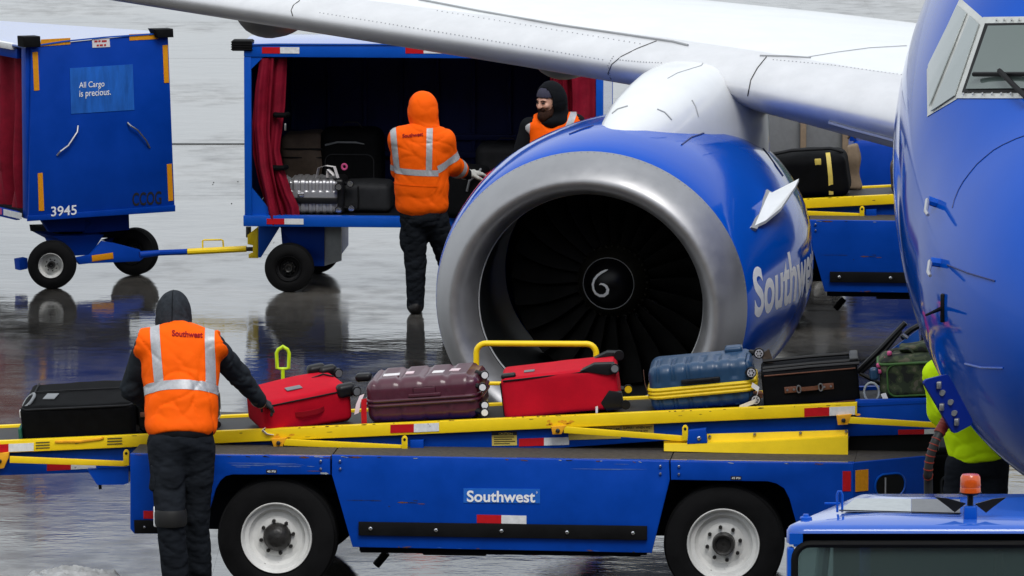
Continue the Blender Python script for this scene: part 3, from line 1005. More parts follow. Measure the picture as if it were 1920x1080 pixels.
# --- pylon fairing between engine and wing
PSEC = [(.66, .03, .05, 2.43), (.74, .06, .15, 2.485), (.9, .10, .22, 2.555), (1.2, .15, .29, 2.66), (1.6, .19, .35, 2.735), (2.0, .22, .38, 2.775), (2.4, .26, .42, 2.79), (2.8, .27, .42, 2.78), (3.2, .25, .30, 2.73), (3.7, .2, .10, 2.62)]
rows = []
for y, xo, hw, zt in smooth_secs(PSEC, .1):
    row = []
    for k in range(41):
        t = math.pi * k / 40
        cx, sz = math.cos(t), math.sin(t)
        px_ = math.copysign(abs(cx) ** (.85 - .25 * min(1, max(0, y - 1))), cx) * hw; zb_p = 2.30 - .38 * min(1, max(0, (y - 1.3) / .9)); pz = zb_p + (zt - zb_p) * sz ** (.72 - .24 * min(1, max(0, y - 1)))
        row.append((ENG.x + xo + px_, y, pz))
    rows.append(row)
mb = MB(); mb.grid(rows)
py_bvh = BVHTree.FromBMesh(mb.bm)
pylon = mb.obj('pylon', 'plane_white', plane, smooth=60)
for pts in ([(1148, 213), (1158, 205), (1177, 199)], [(1232, 205), (1246, 211), (1259, 225)], [(1297, 188), (1304, 201), (1309, 219)]):
    seam('pylon_mark', PL, py_bvh, pts, .0055, 'seam_grey', pylon)
seam('pylon_seam', PL, py_bvh, [(1252, 147), (1270, 137), (1315, 123), (1328, 104)], .003, 'seam_grey', pylon)

# rivet rows along the leading edge and the pylon joint
mb = MB()
for bv, pts, k_ in ((wing_bvh, [(600, 24), (860, 66), (1130, 112)], 70), (wing_bvh, [(1158, 112), (1200, 116), (1240, 118)], 16), (wing_bvh, [(1150, 106), (1140, 122), (1144, 142)], 9), (wing_bvh, [(1450, 112), (1560, 122), (1690, 140)], 34), (wing_bvh, [(820, 20), (1040, 56), (1200, 82)], 40), (py_bvh, [(1400, 120), (1388, 150), (1384, 180)], 9)):
    P_ = dense(pts, 1.0)
    for i in range(k_):
        a_ = P_[int(i * (len(P_) - 1) / max(1, k_ - 1))]
        q_, n_ = hit(PL, bv, a_[0], a_[1], .001)
        if q_ is not None: mb.tube([q_ - n_ * .002, q_ + n_ * .002], .0045, 6)
mb.obj('rivets', 'seam_grey', wing, kind='stuff')
# ------------------------------------------------------------------ wheels
def wheel(parent, c, r, w, rim_r, rim_mat='rim', greasy=False, face=-1, hub=True, name='wheel', rot=0.0):
    """tyre with rim, hub and nuts; c is the centre of the outer face, the wheel runs back along +y"""
    W_ = w
    prof = [(.0 + .012, rim_r * .98), (.004, rim_r * 1.06), (.0, rim_r + (r - rim_r) * .35), (.004, rim_r + (r - rim_r) * .6), (.016, r * .965), (.036, r * .992)]
    tread = []
    k = 9
    for i in range(k):
        y = .036 + (W_ - .072) * i / (k - 1)
        rr = r if i % 2 == 0 else r - .012
        d = (W_ - .072) / (k - 1) * .32
        tread += [(y - d if i else y, rr), (y + d if i < k - 1 else y, rr)]
    prof += tread + [(W_ - a, b) for a, b in prof[::-1]]
    mb = MB(); mb.lathe(prof, 56, close=False)
    n = 44
    for i in range(n):                       # shoulder lugs
        t = 2 * math.pi * i / n
        for yy in (.022, W_ - .022):
            mb.box((0, 0, 0), (.018, .028, .012), rot=None) if False else None
    t = mb.obj(name, 'rubber', parent, smooth=40)
    t.location = c; t.rotation_euler = (0, 0, rot)
    R_ = rim_r
    mb = MB()
    mb.lathe([(.020, R_ * 1.0), (.002, R_ * 1.0), (-.004, R_ * .985), (.0, R_ * .955), (.012, R_ * .94), (.030, R_ * .90), (.036, R_ * .80), (.058, R_ * .76), (.070, R_ * .70),
              (.070, R_ * .56), (.060, R_ * .50), (.056, R_ * .40), (.056, .004)], 56, close=False)
    mb.obj('rim', rim_mat, t, smooth=35)
    if hub:
        mb = MB()
        if greasy:
            mb.lathe([(.056, R_ * .40), (.040, R_ * .39), (.020, R_ * .36), (.010, R_ * .30), (.0, R_ * .27), (-.010, R_ * .2), (-.012, .003)], 28, close=False)
        else:
            mb.lathe([(.056, R_ * .32), (.0, R_ * .30), (-.006, R_ * .27), (-.002, R_ * .22), (.020, R_ * .20), (.022, .003)], 28, close=False)
        mb.obj('hub', 'hub_grease', t, smooth=35)
        mb = MB()
        for i in range(8):
            a = 2 * math.pi * i / 8 + .2
            p = Vector((R_ * .46 * math.cos(a), .06, R_ * .46 * math.sin(a)))
            mb.cyl(p, p - Vector((0, .022, 0)), R_ * .055, 6)
        mb.obj('lug_nuts', 'hub_grease', t, smooth=20, kind='stuff')
    return t

# ------------------------------------------------------------------ belt loader
LD = Frame(-.076, 40.24, -5.06)
loader = thing('belt_loader', 'blue belt loader with yellow rails in front of the silver engine inlet', 'belt loader',
               (LD.o.x, LD.o.y, 0), LD.a, 'belt loaders at the airliner')
PYL = -.05            # plane of the side panels
def lp(px, py, y=PYL): return LD.plane(px, py, y)
def lpoly(pts, y=PYL): return [lp(a, b, y) for a, b in pts]
def plate(name, pts, y, matname, parent, thick=.004, **kw):
    mb = MB(); mb.prism(lpoly(pts, y), y, y + thick); return mb.obj(name, matname, parent, smooth=25, **kw)

def qbox(x0, y0, x1, y1): return [(x0, y0), (x1, y0), (x1, y1), (x0, y1)]
pn1 = [(244, 851), (619, 856), (619, 890), (436, 890), (423, 893), (413, 902), (405, 916), (386, 981), (306, 981), (304, 1001), (252, 1001), (244, 992)]
pn2 = [(622, 853.5), (1254.5, 865), (1256, 899), (1222, 1037), (661, 1026), (622, 890)]
pn3 = [(1257, 865), (1601, 868.5), (1601, 1006), (1500, 1006), (1489, 967), (1480, 935), (1470, 916), (1456, 907), (1440, 903), (1258, 900)]
panels = []
for pts in (pn1, pn2, pn3):
    mb = MB(); mb.prism(lpoly(pts), PYL, PYL + .03, bev=.006); panels.append(mb.obj('side_panel', 'blue', loader, smooth=25))
zd = lp(244, 851)[1]; xd0 = lp(244, 851)[0]; xd1, zd1 = lp(1601, 868)
def deck_z(x): return zd + (zd1 - zd) * (x - xd0) / (xd1 - xd0)
Bc = LD.loc(at_z(1735, 856, zd1)); Bx, By = Bc.x, Bc.y
# deck plates in three lengths
for (a, b) in ((lp(244, 851)[0], lp(619, 856)[0]), (lp(622, 853)[0], lp(1254.5, 865)[0]), (lp(1257, 865)[0], xd1)):
    mb = MB(); mb.prism([(a, deck_z(a) - .004), (b, deck_z(b) - .004), (b, deck_z(b) - .03), (a, deck_z(a) - .03)], PYL + .032, 1.72); mb.obj('deck_plate', 'deck', loader, smooth=20)
    mb = MB(); mb.prism([(a, deck_z(a) - .001), (b, deck_z(b) - .001), (b, deck_z(b) - .012), (a, deck_z(a) - .012)], PYL + .031, PYL + .055); mb.obj('deck_edge', 'roof_blue', loader, smooth=20)
# chamfered end with hand hole
A_ = Vector((xd1 + .003, PYL + .001, zd1)); B_ = Vector((Bx, By, zd1))
e_u = (B_ - A_).normalized(); e_n = Vector((e_u.y, -e_u.x, 0))
mb = MB(); mb.slab([A_, A_ - Vector((0, 0, .42)), B_ - Vector((0, 0, .42)), B_], .03)
endp = mb.obj('end_plate', 'blue', loader, smooth=25)
mb = MB(); mb.slab([A_ + Vector((0, .03, -.004)), B_ + Vector((0, 0, -.004)), Vector((Bx, 1.7, zd1 - .004)), Vector((xd1, 1.7, zd1 - .004))], .02); mb.obj('deck_plate', 'deck', loader, smooth=20)
wl_ = (B_ - A_).length
hc = A_ + e_u * wl_ * .50 - Vector((0, 0, .155))
mb = MB(); mb.add([hc + e_n * .004 + e_u * x + Vector((0, 0, z)) for x, z in rounded(wl_ * .40, .13, .06, 8)], [list(range(36))]); mb.obj('hand_hole', 'black', endp, smooth=0)
mb = MB(); mb.tube([hc + e_n * .004 + e_u * x + Vector((0, 0, z)) for x, z in rounded(wl_ * .42, .14, .065, 8)], .007, 6, closed=True); mb.obj('hole_rim', 'blue_clean', endp)
mb = MB(); mb.tube([hc + e_n * .003 - e_u * wl_ * .07 + Vector((0, 0, z)) for z in (-.06, 0, .05)], .006, 6); mb.obj('inner_rod', 'steel', endp)
ta = A_ + e_u * .006 - Vector((0, 0, .045)) + e_n * .003
mb = MB(); mb.slab([ta, ta + e_u * .09, ta + e_u * .09 - Vector((0, 0, .13)), ta - Vector((0, 0, .13))], .003); mb.obj('reflective_strip', 'amber_tape', endp, smooth=0)
# under structure
xl = lp(250, 900)[0]
mb = MB(); mb.box(((xl + xd1) / 2, 1.0, zd - .16), (xd1 - xl - .1, 1.35, .25)); mb.box((0, .82, .40), (1.75, 1.2, .30)); mb.box((0, .3, .42), (1.7, .5, .3))
mb.box((-1.36, .85, .36), (.14, 1.3, .12)); mb.box((1.36, .85, .36), (.14, 1.3, .12))
for xw in (-1.36, 1.36):
    mb.box((xw, .42, .55), (1.0, .03, .42))
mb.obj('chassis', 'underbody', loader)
x0, z0 = lp(792, 1028, .25); x1, z1 = lp(912, 1043, .25)
mb = MB(); mb.box(((x0 + x1) / 2, .4, (z0 + z1) / 2 + .03), (x1 - x0, .3, z0 - z1 + .06), .01); mb.obj('underbody_tank', 'black', loader)
mb = MB(); mb.tube([LD.pt(705, 1060, .6), LD.pt(725, 1036, .6)], .025, 8); mb.obj('tow_bracket', 'black', loader)
mb = MB(); mb.prism(lpoly([(251, 976), (306, 976), (304, 1000), (252, 1000)], PYL - .03), PYL - .03, PYL - .002, bev=.004); bmp = mb.obj('corner_bumper', 'rubber', loader)
# wheels
zl = .362
wheel(loader, (-1.354, -.02, zl), .362, .23, .217, greasy=True)
wheel(loader, (1.354, -.02, zl), .362, .23, .220, greasy=False)
for xw in (-1.354, 1.354):
    w_ = wheel(loader, (xw, 1.50, zl), .362, .23, .217, hub=False)
# rubber strip with bolts
mb = MB(); mb.prism(lpoly([(672, 979), (1213, 987), (1213, 1013), (672, 1004)], PYL - .026), PYL - .026, PYL - .001, bev=.003); strip = mb.obj('rubbing_strip', 'rubber', loader)
def bolts(name, pts, y, r, parent, m='chrome', d=.012):
    for px, py in pts:
        x, z = lp(px, py, y); mb = MB(); mb.lathe([(0, r), (-d * .6, r * .95), (-d, r * .55), (-d, .001)], 10, (x, y, z), close=False); mb.obj(name, m, parent)
bolts('bolt', [(695, 991), (817.7, 994), (940.5, 995.5), (1063.5, 998), (1187, 999.5)], PYL - .027, .012, strip)
bolts('bolt', [(601.5, 864.5), (601.5, 879), (637.5, 864.5), (638, 879)], PYL - .001, .010, panels[0])
bolts('bolt', [(1238.3, 874), (1238.3, 888), (1273, 874.5), (1273, 889)], PYL - .001, .010, panels[1])
bolts('bolt', [(271, 988)], PYL - .031, .010, bmp)
# decals of the side panels
lg = plate('logo_sticker', [(869, 915.6), (1012.6, 917), (1012.6, 944), (869, 942.6)], PYL - .004, 'decal_blue', panels[1])
def lflat(name, body, x0, yb, x1, yt, y, m, parent, bold=.0, yr=0, spacing=1.0):
    O = LD.pt(x0, yb, y); U = LD.pt(x1, yb + yr, y) - O; h = (LD.pt(x0, yt, y) - O).length
    return lettering(name, body, O, U, (0, 0, 1), U.length, h, m, parent, bold, .003, spacing)
lflat('logo_lettering', 'Southwest', 875.5, 941, 1003.5, 919.5, PYL - .0045, 'letter_white', lg, .022, 1.2)
lflat('logo_mark', 'o', 1005, 925, 1008, 921.5, PYL - .0045, 'letter_white', lg, .0, 0)
def tape(x0, x1, x2, ya, yb, yc, h, y, parent, wh='white_tape'):
    plate('red_strip', [(x0, ya), (x1, yb), (x1, yb + h), (x0, ya + h)], y, 'red_tape', parent, .003)
    plate('white_strip', [(x1, yb), (x2, yc), (x2, yc + h), (x1, yb + h)], y, wh, parent, .003)
tape(894, 940, 987, 965, 966, 967, 15.5, PYL - .0035, panels[1])
plate('red_strip', [(269, 958), (291, 958), (291, 972.5), (269, 972.5)], PYL - .0035, 'red_tape', panels[0], .003)
plate('red_strip', [(1580, 883.5), (1595.5, 883.5), (1595.5, 921), (1580, 921)], PYL - .0035, 'red_tape', panels[2], .003)
for (x, y, pnl) in ((499, 880.5, panels[0]), (1370, 893, panels[2])):
    d = plate('pressure_label', qbox(x, y, x + 20, y + 6.5), PYL - .0035, 'ink', pnl, .003)
    lflat('pressure_lettering', '45 PSI', x + 2, y + 5.2, x + 18, y + 1.4, PYL - .004, 'white', d, .02)
# paint scrapes: irregular bare patches
def scrape(x0, y0, x1, y1, m, parent, n=16, seed=0):
    rnd = random.Random(seed); up, lo = [], []
    for i in range(n + 1):
        x = x0 + (x1 - x0) * i / n; c = y0 + (y1 - y0) * .5 + rnd.uniform(-.25, .25) * (y1 - y0)
        e = .5 * (y1 - y0) * (.15 + .85 * math.sin(math.pi * i / n) ** .6) * rnd.uniform(.25, 1)
        up.append((x, c - e)); lo.append((x, c + e))
    rows = [[LD.pt(a, b, PYL - .0012) for a, b in up], [LD.pt(a, b, PYL - .0012) for a, b in lo]]
    mb = MB(); mb.grid(rows); mb.obj('paint_scrape', m, parent, smooth=0)

def streak(x0, y0, x1, y1, w, m, parent, seed=0):
    rnd = random.Random(seed); n = 14; up, lo = [], []
    for i in range(n + 1):
        t = i / n; e = w * .5 * math.sin(math.pi * t) ** .5 * rnd.uniform(.5, 1)
        up.append((x0 + (x1 - x0) * t, y0 + (y1 - y0) * t - e)); lo.append((x0 + (x1 - x0) * t, y0 + (y1 - y0) * t + e))
    mb = MB(); mb.grid([[LD.pt(a, b, PYL - .0012) for a, b in up], [LD.pt(a, b, PYL - .0012) for a, b in lo]]); mb.obj('paint_scrape', m, parent, smooth=0)
for i, (a, b, c, d, w) in enumerate(((424, 868, 560, 869.5, 1.6), (432, 872, 500, 873, 2.2), (470, 871, 572, 872, 1.3), (520, 874.5, 566, 875, 1.6), (575, 874, 590, 875, 1.8), (440, 875.3, 470, 875.8, 1.2))): streak(a, b, c, d, w, 'scuffed_blue', panels[0], i)
for i, (a, b, c, d, w) in enumerate(((1068, 879, 1216, 880, 1.2), (1110, 880, 1170, 880.5, 1.5), (1150, 870, 1180, 870.5, .9))): streak(a, b, c, d, w, 'scuffed_blue', panels[1], 20 + i)
for i, (a, b, c, d, w, m_) in enumerate(((649, 938, 700, 938.5, 1.0, 'ink'), (690, 938.5, 716, 939, 1.6, 'ink'), (745, 942, 768, 942.5, 3.6, 'leather'), (764, 942.5, 783, 943, 2.2, 'hub_grease'), (774, 938.5, 784, 939, 2.0, 'ink'), (783, 944.5, 797, 945, 2.6, 'leather'), (728, 949, 731, 950, 3, 'ink'))): streak(a, b, c, d, w, m_, panels[1], 40 + i)
for i, (a, b, c, d, w, m_, q_) in enumerate(((561, 857, 580, 858, 4.5, 'leather', 0), (588, 856, 600, 856.5, 2.5, 'patch_grey', 0), (653, 857, 679, 857.5, 4.0, 'leather', 1), (600, 887, 616, 888, 5, 'patch_grey', 0), (575, 883, 604, 883.5, 1.4, 'leather', 0))): streak(a, b, c, d, w, m_, panels[q_], 60 + i)
# dents and chips along the edges
rnd_ = random.Random(12)
for pnl, pts_, k_ in ((panels[0], ((246, 853), (618, 858)), 9), (panels[1], ((624, 856), (1252, 867)), 14), (panels[2], ((1259, 867), (1598, 870)), 9), (panels[1], ((664, 1024), (1219, 1035)), 10)):
    for i in range(k_):
        t_ = rnd_.random(); x_ = pts_[0][0] + (pts_[1][0] - pts_[0][0]) * t_; y_ = pts_[0][1] + (pts_[1][1] - pts_[0][1]) * t_
        streak(x_, y_ + rnd_.uniform(-1, 1), x_ + rnd_.uniform(3, 16), y_ + rnd_.uniform(-1, 2), rnd_.uniform(1.2, 3.2), rnd_.choice(('hub_grease', 'patch_grey', 'roof_blue', 'leather')), pnl, i)

# --- conveyor
YR = .36
top_px = [(-150, 834.5), (0, 827), (280, 814), (400, 808.5), (960, 781), (1300, 768), (1607, 757)]
bot_px = [(-150, 858), (0, 851), (280, 837), (400, 830), (960, 804), (1300, 791), (1602, 780)]
tp = lpoly(top_px, YR); bt = lpoly(bot_px, YR)
# one straight line fitted through the measured top edge
xs = [p[0] for p in tp]; zs = [p[1] for p in tp]
kz, bz = np.polyfit(xs, zs, 1)
def rail_z(x): return bz + kz * x
B_ANG = math.atan(kz)
xa, xb = lp(-150, 834, YR)[0], lp(1607, 757, YR)[0]
rh = sum(a[1] - b[1] for a, b in zip(tp, bt)) / len(tp)
def bar_prism(xa, xb, d0, d1, y0, y1, bev=0.0):
    return MB().prism([(xa, rail_z(xa) - d0), (xb, rail_z(xb) - d0), (xb, rail_z(xb) - d1), (xa, rail_z(xa) - d1)], y0, y1, bev)
rail = bar_prism(xa, xb, 0, rh, YR, YR + .045, .005).obj('side_rail', 'yellow', loader, smooth=25)
xc = xb + .75
bar_prism(xa, xc, .012, .03, YR + .046, YR + .11).obj('belt_border', 'blue', loader, smooth=25)
for i in range(6):                                                         # bright worn spots on the border
    pass
bar_prism(xa, xc, .014, .05, YR + .112, YR + .64).obj('belt', 'belt', loader, smooth=25)
rail2 = bar_prism(xa, xb, 0, rh, YR + .655, YR + .70, .005).obj('side_rail', 'yellow', loader, smooth=25)
frame_px = [(-150, 856), (400, 827), (960, 800), (1599, 776), (1604, 750), (1830, 745), (1830, 812), (1590, 818), (1250, 826), (960, 846), (620, 852), (240, 884), (-150, 896)]
mb = MB(); mb.prism(lpoly(frame_px, YR + .05), YR + .05, YR + .09, bev=.003); cframe = mb.obj('conveyor_frame', 'blue', loader, smooth=25)
mb = MB(); mb.prism(lpoly(frame_px, YR + .05), YR + .60, YR + .64); mb.obj('conveyor_frame', 'blue', loader, smooth=25)
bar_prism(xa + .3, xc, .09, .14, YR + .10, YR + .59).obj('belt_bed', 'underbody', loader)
mb = MB(); mb.prism(lpoly([(163, 880), (241, 876), (241, 905), (232, 909), (182, 909)], YR), YR, YR + .4); mb.obj('pivot_bracket', 'blue', loader, smooth=25)
mb = MB(); mb.tube([LD.pt(187, 905, YR + .1), LD.pt(188, 917, YR + .1)], .01, 6); mb.obj('hose_end', 'black', loader)
# tapes and labels on rail and frame
YD = YR - .004
tape(-44, 16, 63, 835.5, 832.5, 830.5, 15, YD, rail); tape(732, 776, 823, 796.5, 795, 793, 15.5, YD, rail); tape(1508, 1555, 1603, 765.5, 763.5, 761.5, 16, YD, rail)
YF = YR + .046
tape(973, 1020, 1067, 822.5, 821, 819.5, 14.5, YF, cframe); tape(88, 133, 180, 869, 866.5, 864, 14, YF, cframe); tape(1684, 1733, 1760, 806, 805, 804, 9, YF, cframe)
c1 = plate('caution_label', [(922, 816.5), (969, 816), (969.5, 835), (922.5, 836)], YF, 'decal_yellow', cframe)
c2 = plate('caution_header', [(921.5, 810), (969, 809.5), (969, 815.8), (922, 816.3)], YF, 'ink', cframe)
lflat('caution_lettering', 'CAUTION', 935, 815, 961, 811, YF - .001, 'decal_yellow', c2, .02)
for i, wd in enumerate((38, 34, 40, 30)):
    plate('label_line', [(926, 818.8 + i * 4.1), (926 + wd, 818.3 + i * 4.1), (926 + wd, 820.3 + i * 4.1), (926, 820.8 + i * 4.1)], YF - .001, 'ink_soft', c1, .002)
c3 = plate('warning_label', [(1165, 797.5), (1225.5, 795.5), (1226, 812), (1165, 814)], YF, 'decal_yellow', cframe)
lflat('label_lettering', 'SLIPPERY WHEN WET', 1168, 804.5, 1222.5, 799.5, YF - .001, 'ink', c3, .02, -1)
lflat('label_lettering', 'SNOWY OR ICY', 1176, 811.5, 1215, 807, YF - .001, 'ink', c3, .02, -1)
c4_ = plate('load_label', [(1066, 801), (1163.5, 797.6), (1164, 822), (1066, 825)], YF, 'decal_yellow', cframe)
lflat('label_lettering', '2000 LBS', 1133, 808.5, 1162, 803, YF - .001, 'ink', c4_, .02, -.6)
for x, yy, sc_ in ((67, 829, 26), (201, 821.5, 28)):
    for i in range(3):
        plate('label_line', [(x, yy + i * 5.2), (x + sc_, yy - 1.1 + i * 5.2), (x + sc_, yy + .9 + i * 5.2), (x, yy + 2.0 + i * 5.2)], YD, 'ink_soft', rail, .002)
mb = MB(); mb.tube([LD.pt(103, 828.5, YD), LD.pt(150, 828, YD), LD.pt(188, 823, YD), LD.pt(194, 820.5, YD)], .008, 6); mb.obj('rail_weld', 'rusty_yellow', rail)
def chip(x0, y0, x1, y1, w, m, seed):
    rnd = random.Random(seed); n = 7; up, lo = [], []
    for i in range(n + 1):
        t = i / n; e = w * .5 * math.sin(math.pi * t) ** .5 * rnd.uniform(.4, 1)
        up.append((x0 + (x1 - x0) * t, y0 + (y1 - y0) * t - e)); lo.append((x0 + (x1 - x0) * t, y0 + (y1 - y0) * t + e))
    mb = MB(); mb.grid([[LD.pt(a, b, YR - .0012) for a, b in up], [LD.pt(a, b, YR - .0012) for a, b in lo]]); mb.obj('paint_chip', m, rail, smooth=0)
def rail_top_px(x):
    for a, b in zip(top_px[:-1], top_px[1:]):
        if a[0] <= x <= b[0]: return a[1] + (b[1] - a[1]) * (x - a[0]) / (b[0] - a[0])
for i in range(46):
    x_ = rnd_.uniform(5, 1595); L_c = rnd_.uniform(2, 14); top_ = rnd_.random() < .7
    y_ = rail_top_px(x_) + (1.6 if top_ else rnd_.uniform(4, 21))
    chip(x_, y_, x_ + L_c, y_ - L_c * .045, rnd_.uniform(.8, 2.4), rnd_.choice(('leather', 'hub_grease', 'ink_soft')), i)
for x_, n_c in ((1044, 7), (520, 4), (1582, 4)):
    for i in range(n_c):
        xx = x_ + rnd_.uniform(-22, 22); yy = rail_top_px(x_) + rnd_.uniform(11, 21); chip(xx, yy, xx + rnd_.uniform(6, 20), yy - 1, rnd_.uniform(2, 6), 'rusty_yellow', 100 + i)
# fold-down hand bars
def handbar(br, bar, end, m='yellow'):
    """bracket outline, bar from-to, upright at the far end"""
    mb = MB(); mb.prism(lpoly(br, YR - .03), YR - .03, YR - .001, bev=.003); b = mb.obj('bar_bracket', 'rusty_yellow', loader, smooth=25)
    cx = sum(p[0] for p in br) / len(br); cy = sum(p[1] for p in br) / len(br) + 1
    bolts('bolt', [(cx, cy)], YR - .031, .014, b, 'hub_grease')
    (a, b2) = bar
    h = 6.2
    pts = [(a[0], a[1] - h), (b2[0], b2[1] - h * .8), (b2[0], b2[1] + h * .8), (a[0], a[1] + h)]
    mb = MB(); mb.prism(lpoly(pts, YR - .028), YR - .028, YR - .006, bev=.003); hb = mb.obj('hand_bar', m, loader, smooth=25)
    if end:
        x, y0, y1 = end
        mb = MB(); mb.prism(lpoly([(x - 5.5, y1)] + [(x - 5.5, y0 + 5), (x - 3, y0 + 1), (x, y0), (x + 3, y0 + 1), (x + 5.5, y0 + 5)] + [(x + 5.5, y1)], YR - .045), YR - .045, YR - .0285, bev=.002)
        u = mb.obj('bar_upright', m, hb, smooth=25)
        bolts('pin_hole', [(x, y0 + 7)], YR - .046, .009, u, 'black', .004)
handbar([(-22, 853), (17, 848), (16, 858), (7, 878), (-22, 882)], ((18, 862), (238, 870)), (236.5, 843, 873), 'yellow_worn')
handbar([(508, 823), (537, 821), (530, 837), (513, 838)], ((532, 829.5), (762, 840)), (758.5, 817, 842))
handbar([(1033, 800), (1061, 798), (1053, 814), (1036, 815)], ((1057, 806), (1288, 823)), (1284.5, 797, 826))
handbar([(1568, 779), (1597, 777), (1590, 796), (1571, 797)], ((1591, 788), (1765, 798)), None)
mb = MB(); mb.prism(lpoly([(1291, 807), (1324, 803.5), (1326, 831), (1288, 833)], YR - .06), YR - .06, YR - .005, bev=.006); lk = mb.obj('latch_box', 'blue', loader, smooth=25)
bolts('bolt', [(1311, 821.5)], YR - .061, .013, lk)
mb = MB(); mb.prism(lpoly([(769, 826), (794, 825), (794, 845), (769, 845)], YR - .01), YR - .01, YR + .04, bev=.003); mb.obj('latch_box', 'blue', loader, smooth=25)
# yellow guard with a bent flange
gA = lpoly([(1246, 826), (1288, 822), (1327, 813), (1590, 806), (1590, 816.5), (1327, 826.5), (1246, 831)], YR + .0)
g0 = [(1246, 826.5), (1326, 824), (1326.5, 813.5), (1590, 806)]
rowA = [LD.pt(x, y, YR + .01) for x, y in ((1245, 827), (1290, 825), (1327, 813.5), (1420, 811), (1590, 806))]
rowB = [LD.pt(x, y, YR + .0) for x, y in ((1245, 832), (1290, 831), (1327, 829), (1420, 826.5), (1590, 818))]
rowC = [LD.pt(x, y, YR - .05) for x, y in ((1245, 834), (1290, 833), (1327, 832), (1420, 829.5), (1590, 820.5))]
rowD = [LD.pt(x, y, YR - .06) for x, y in ((1245, 846), (1290, 847), (1327, 848), (1440, 850.5), (1590, 853))]
mb = MB(); mb.grid([rowA, rowB, rowC, rowD], thick=.006); guard = mb.obj('chain_guard', 'yellow', loader, smooth=25)
bolts('bolt', [(1331, 818.5), (1415, 814.5), (1501, 812), (1586.5, 809)], YR - .004, .010, guard, 'steel')
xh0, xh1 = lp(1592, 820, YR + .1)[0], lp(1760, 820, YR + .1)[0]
mb = MB(); mb.box(((xh0 + xh1) / 2, YR + .42, deck_z(xh0) + .055), (xh1 - xh0, .62, .118)); mb.obj('shade_block', 'black', loader)  # black box added to stand in for the shadow under the conveyor end
# grab rail on the far side
yg = YR + .72
path = [(893, 790), (893, 662)]
for i in range(1, 7):
    a = R(90 * i / 6); path.append((911 - 18 * math.cos(a), 662 - 18 * math.sin(a)))
path += [(1100, 645)]
for i in range(1, 7):
    a = R(90 * i / 6); path.append((1100 + 18 * math.sin(a), 663 - 18 * math.cos(a)))
path += [(1118, 790)]
mb = MB(); mb.tube([LD.pt(x, y, yg) for x, y in path], .0185, 12); gr = mb.obj('grab_rail', 'yellow', loader)
mb = MB(); mb.tube([LD.pt(893, 719, yg), LD.pt(1118, 719, yg)], .0125, 10); mb.obj('cross_rail', 'yellow', gr)
# lime hand grip on a stem
mb = MB()
yl_ = YR + .70
ring = [(520, 690), (518.5, 662), (522, 655), (527, 652.5), (530.5, 649.5), (534, 652.5), (539, 655), (542, 662), (541, 690), (530.5, 692)]
mb.tube([LD.pt(x, y, yl_) for x, y in ring], .0115, 8, closed=True)
mb.tube([LD.pt(530.5, 692, yl_), LD.pt(530.5, 790, yl_)], .012, 8)
mb.obj('lime_hand_grip', 'lime', loader, label='lime green loop grip behind the red suitcase')

# the second loader stands farther back, between engine and nose
LD2_o = None
loader2 = copy_tree(loader)
loader2['label'] = 'blue and yellow belt loader farther back between the engine and the nose'
P2 = at_z(1517, 414, deck_z(lp(622, 853)[0]) )
xl2 = lp(622, 853)[0]
def place_loader2(P, rz):
    d = Matrix.Rotation(rz, 4, 'Z') @ Vector((xl2, PYL, 0))
    loader2.location = (P.x - d.x, P.y - d.y, 0); loader2.rotation_euler = (0, 0, rz)
place_loader2(P2, R(-4))
LD2 = Frame(loader2.location.x, loader2.location.y, -4)

for o in [c for c in loader2.children_recursive if c.parent.name.startswith('side_rail') and c.name.split('.')[0] in ('red_strip', 'white_strip', 'label_line', 'rail_weld')]:
    bpy.data.objects.remove(o)
# ------------------------------------------------------------------ luggage on the belt
def seat_on_belt(px, yl, yaw=0.0, roll=0.0, pitch=0.0, up=0.0, fr=LD):
    """matrix of a bag whose base centre rests on the belt below image column px"""
    x = fr.plane(px, 770, yl)[0]
    return fr.M @ Matrix.Translation((x, yl, rail_z(x) - .012 + up)) @ Matrix.Rotation(-B_ANG, 4, 'Y') @ Matrix.Rotation(R(yaw), 4, 'Z') @ Matrix.Rotation(R(pitch), 4, 'Y') @ Matrix.Rotation(R(roll), 4, 'X')

def bag(name, label, Mx, group='suitcases riding the belt', cat='suitcase'):
    o = thing(name, label, cat, group=group)
    o.matrix_world = Mx
    return o

def skin(name, L, D, H, r, matname, parent, res=.03, disp=None, **kw):
    v, f = soft_box(L, D, H, r, res, disp)
    mb = MB(); mb.add([p + Vector((0, 0, H / 2)) for p in v], f)
    mb.bm.normal_update()
    return mb.obj(name, matname, parent, smooth=40, **kw)

def caster(parent, c, ax=(0, -1, 0), r=.022, w=.02, m='wheel_silver', fork=None):
    c = Vector(c); ax = Vector(ax).normalized()
    mb = MB(); mb.tube([c, c + ax * w], r * 1.12, 14); o = mb.obj('caster', 'plastic', parent)
    mb = MB(); mb.tube([c + ax * (w + .0005), c + ax * (w + .004)], r * .86, 14); mb.obj('caster_hub', m, o)
    if fork:
        mb = MB(); mb.tube([Vector(fork), c + ax * w * .5], [.020, .013], 8); mb.obj('caster_fork', 'plastic', o)
    return o

def strap_handle(name, a, b, rise, w, t, matname, parent, n=(0, -1, 0)):
    """flat handle arching from a to b, rise along n"""
    a, b, n = Vector(a), Vector(b), Vector(n)
    u = (b - a); up = n.cross(u).normalized()
    rows = []
    for i in range(13):
        s = i / 12
        p = a + u * s + n * rise * min(1, math.sin(math.pi * s) * 1.6)
        rows.append([p - up * w / 2, p + up * w / 2])
    mb = MB(); mb.grid(rows, thick=t); return mb.obj(name, matname, parent, smooth=50)

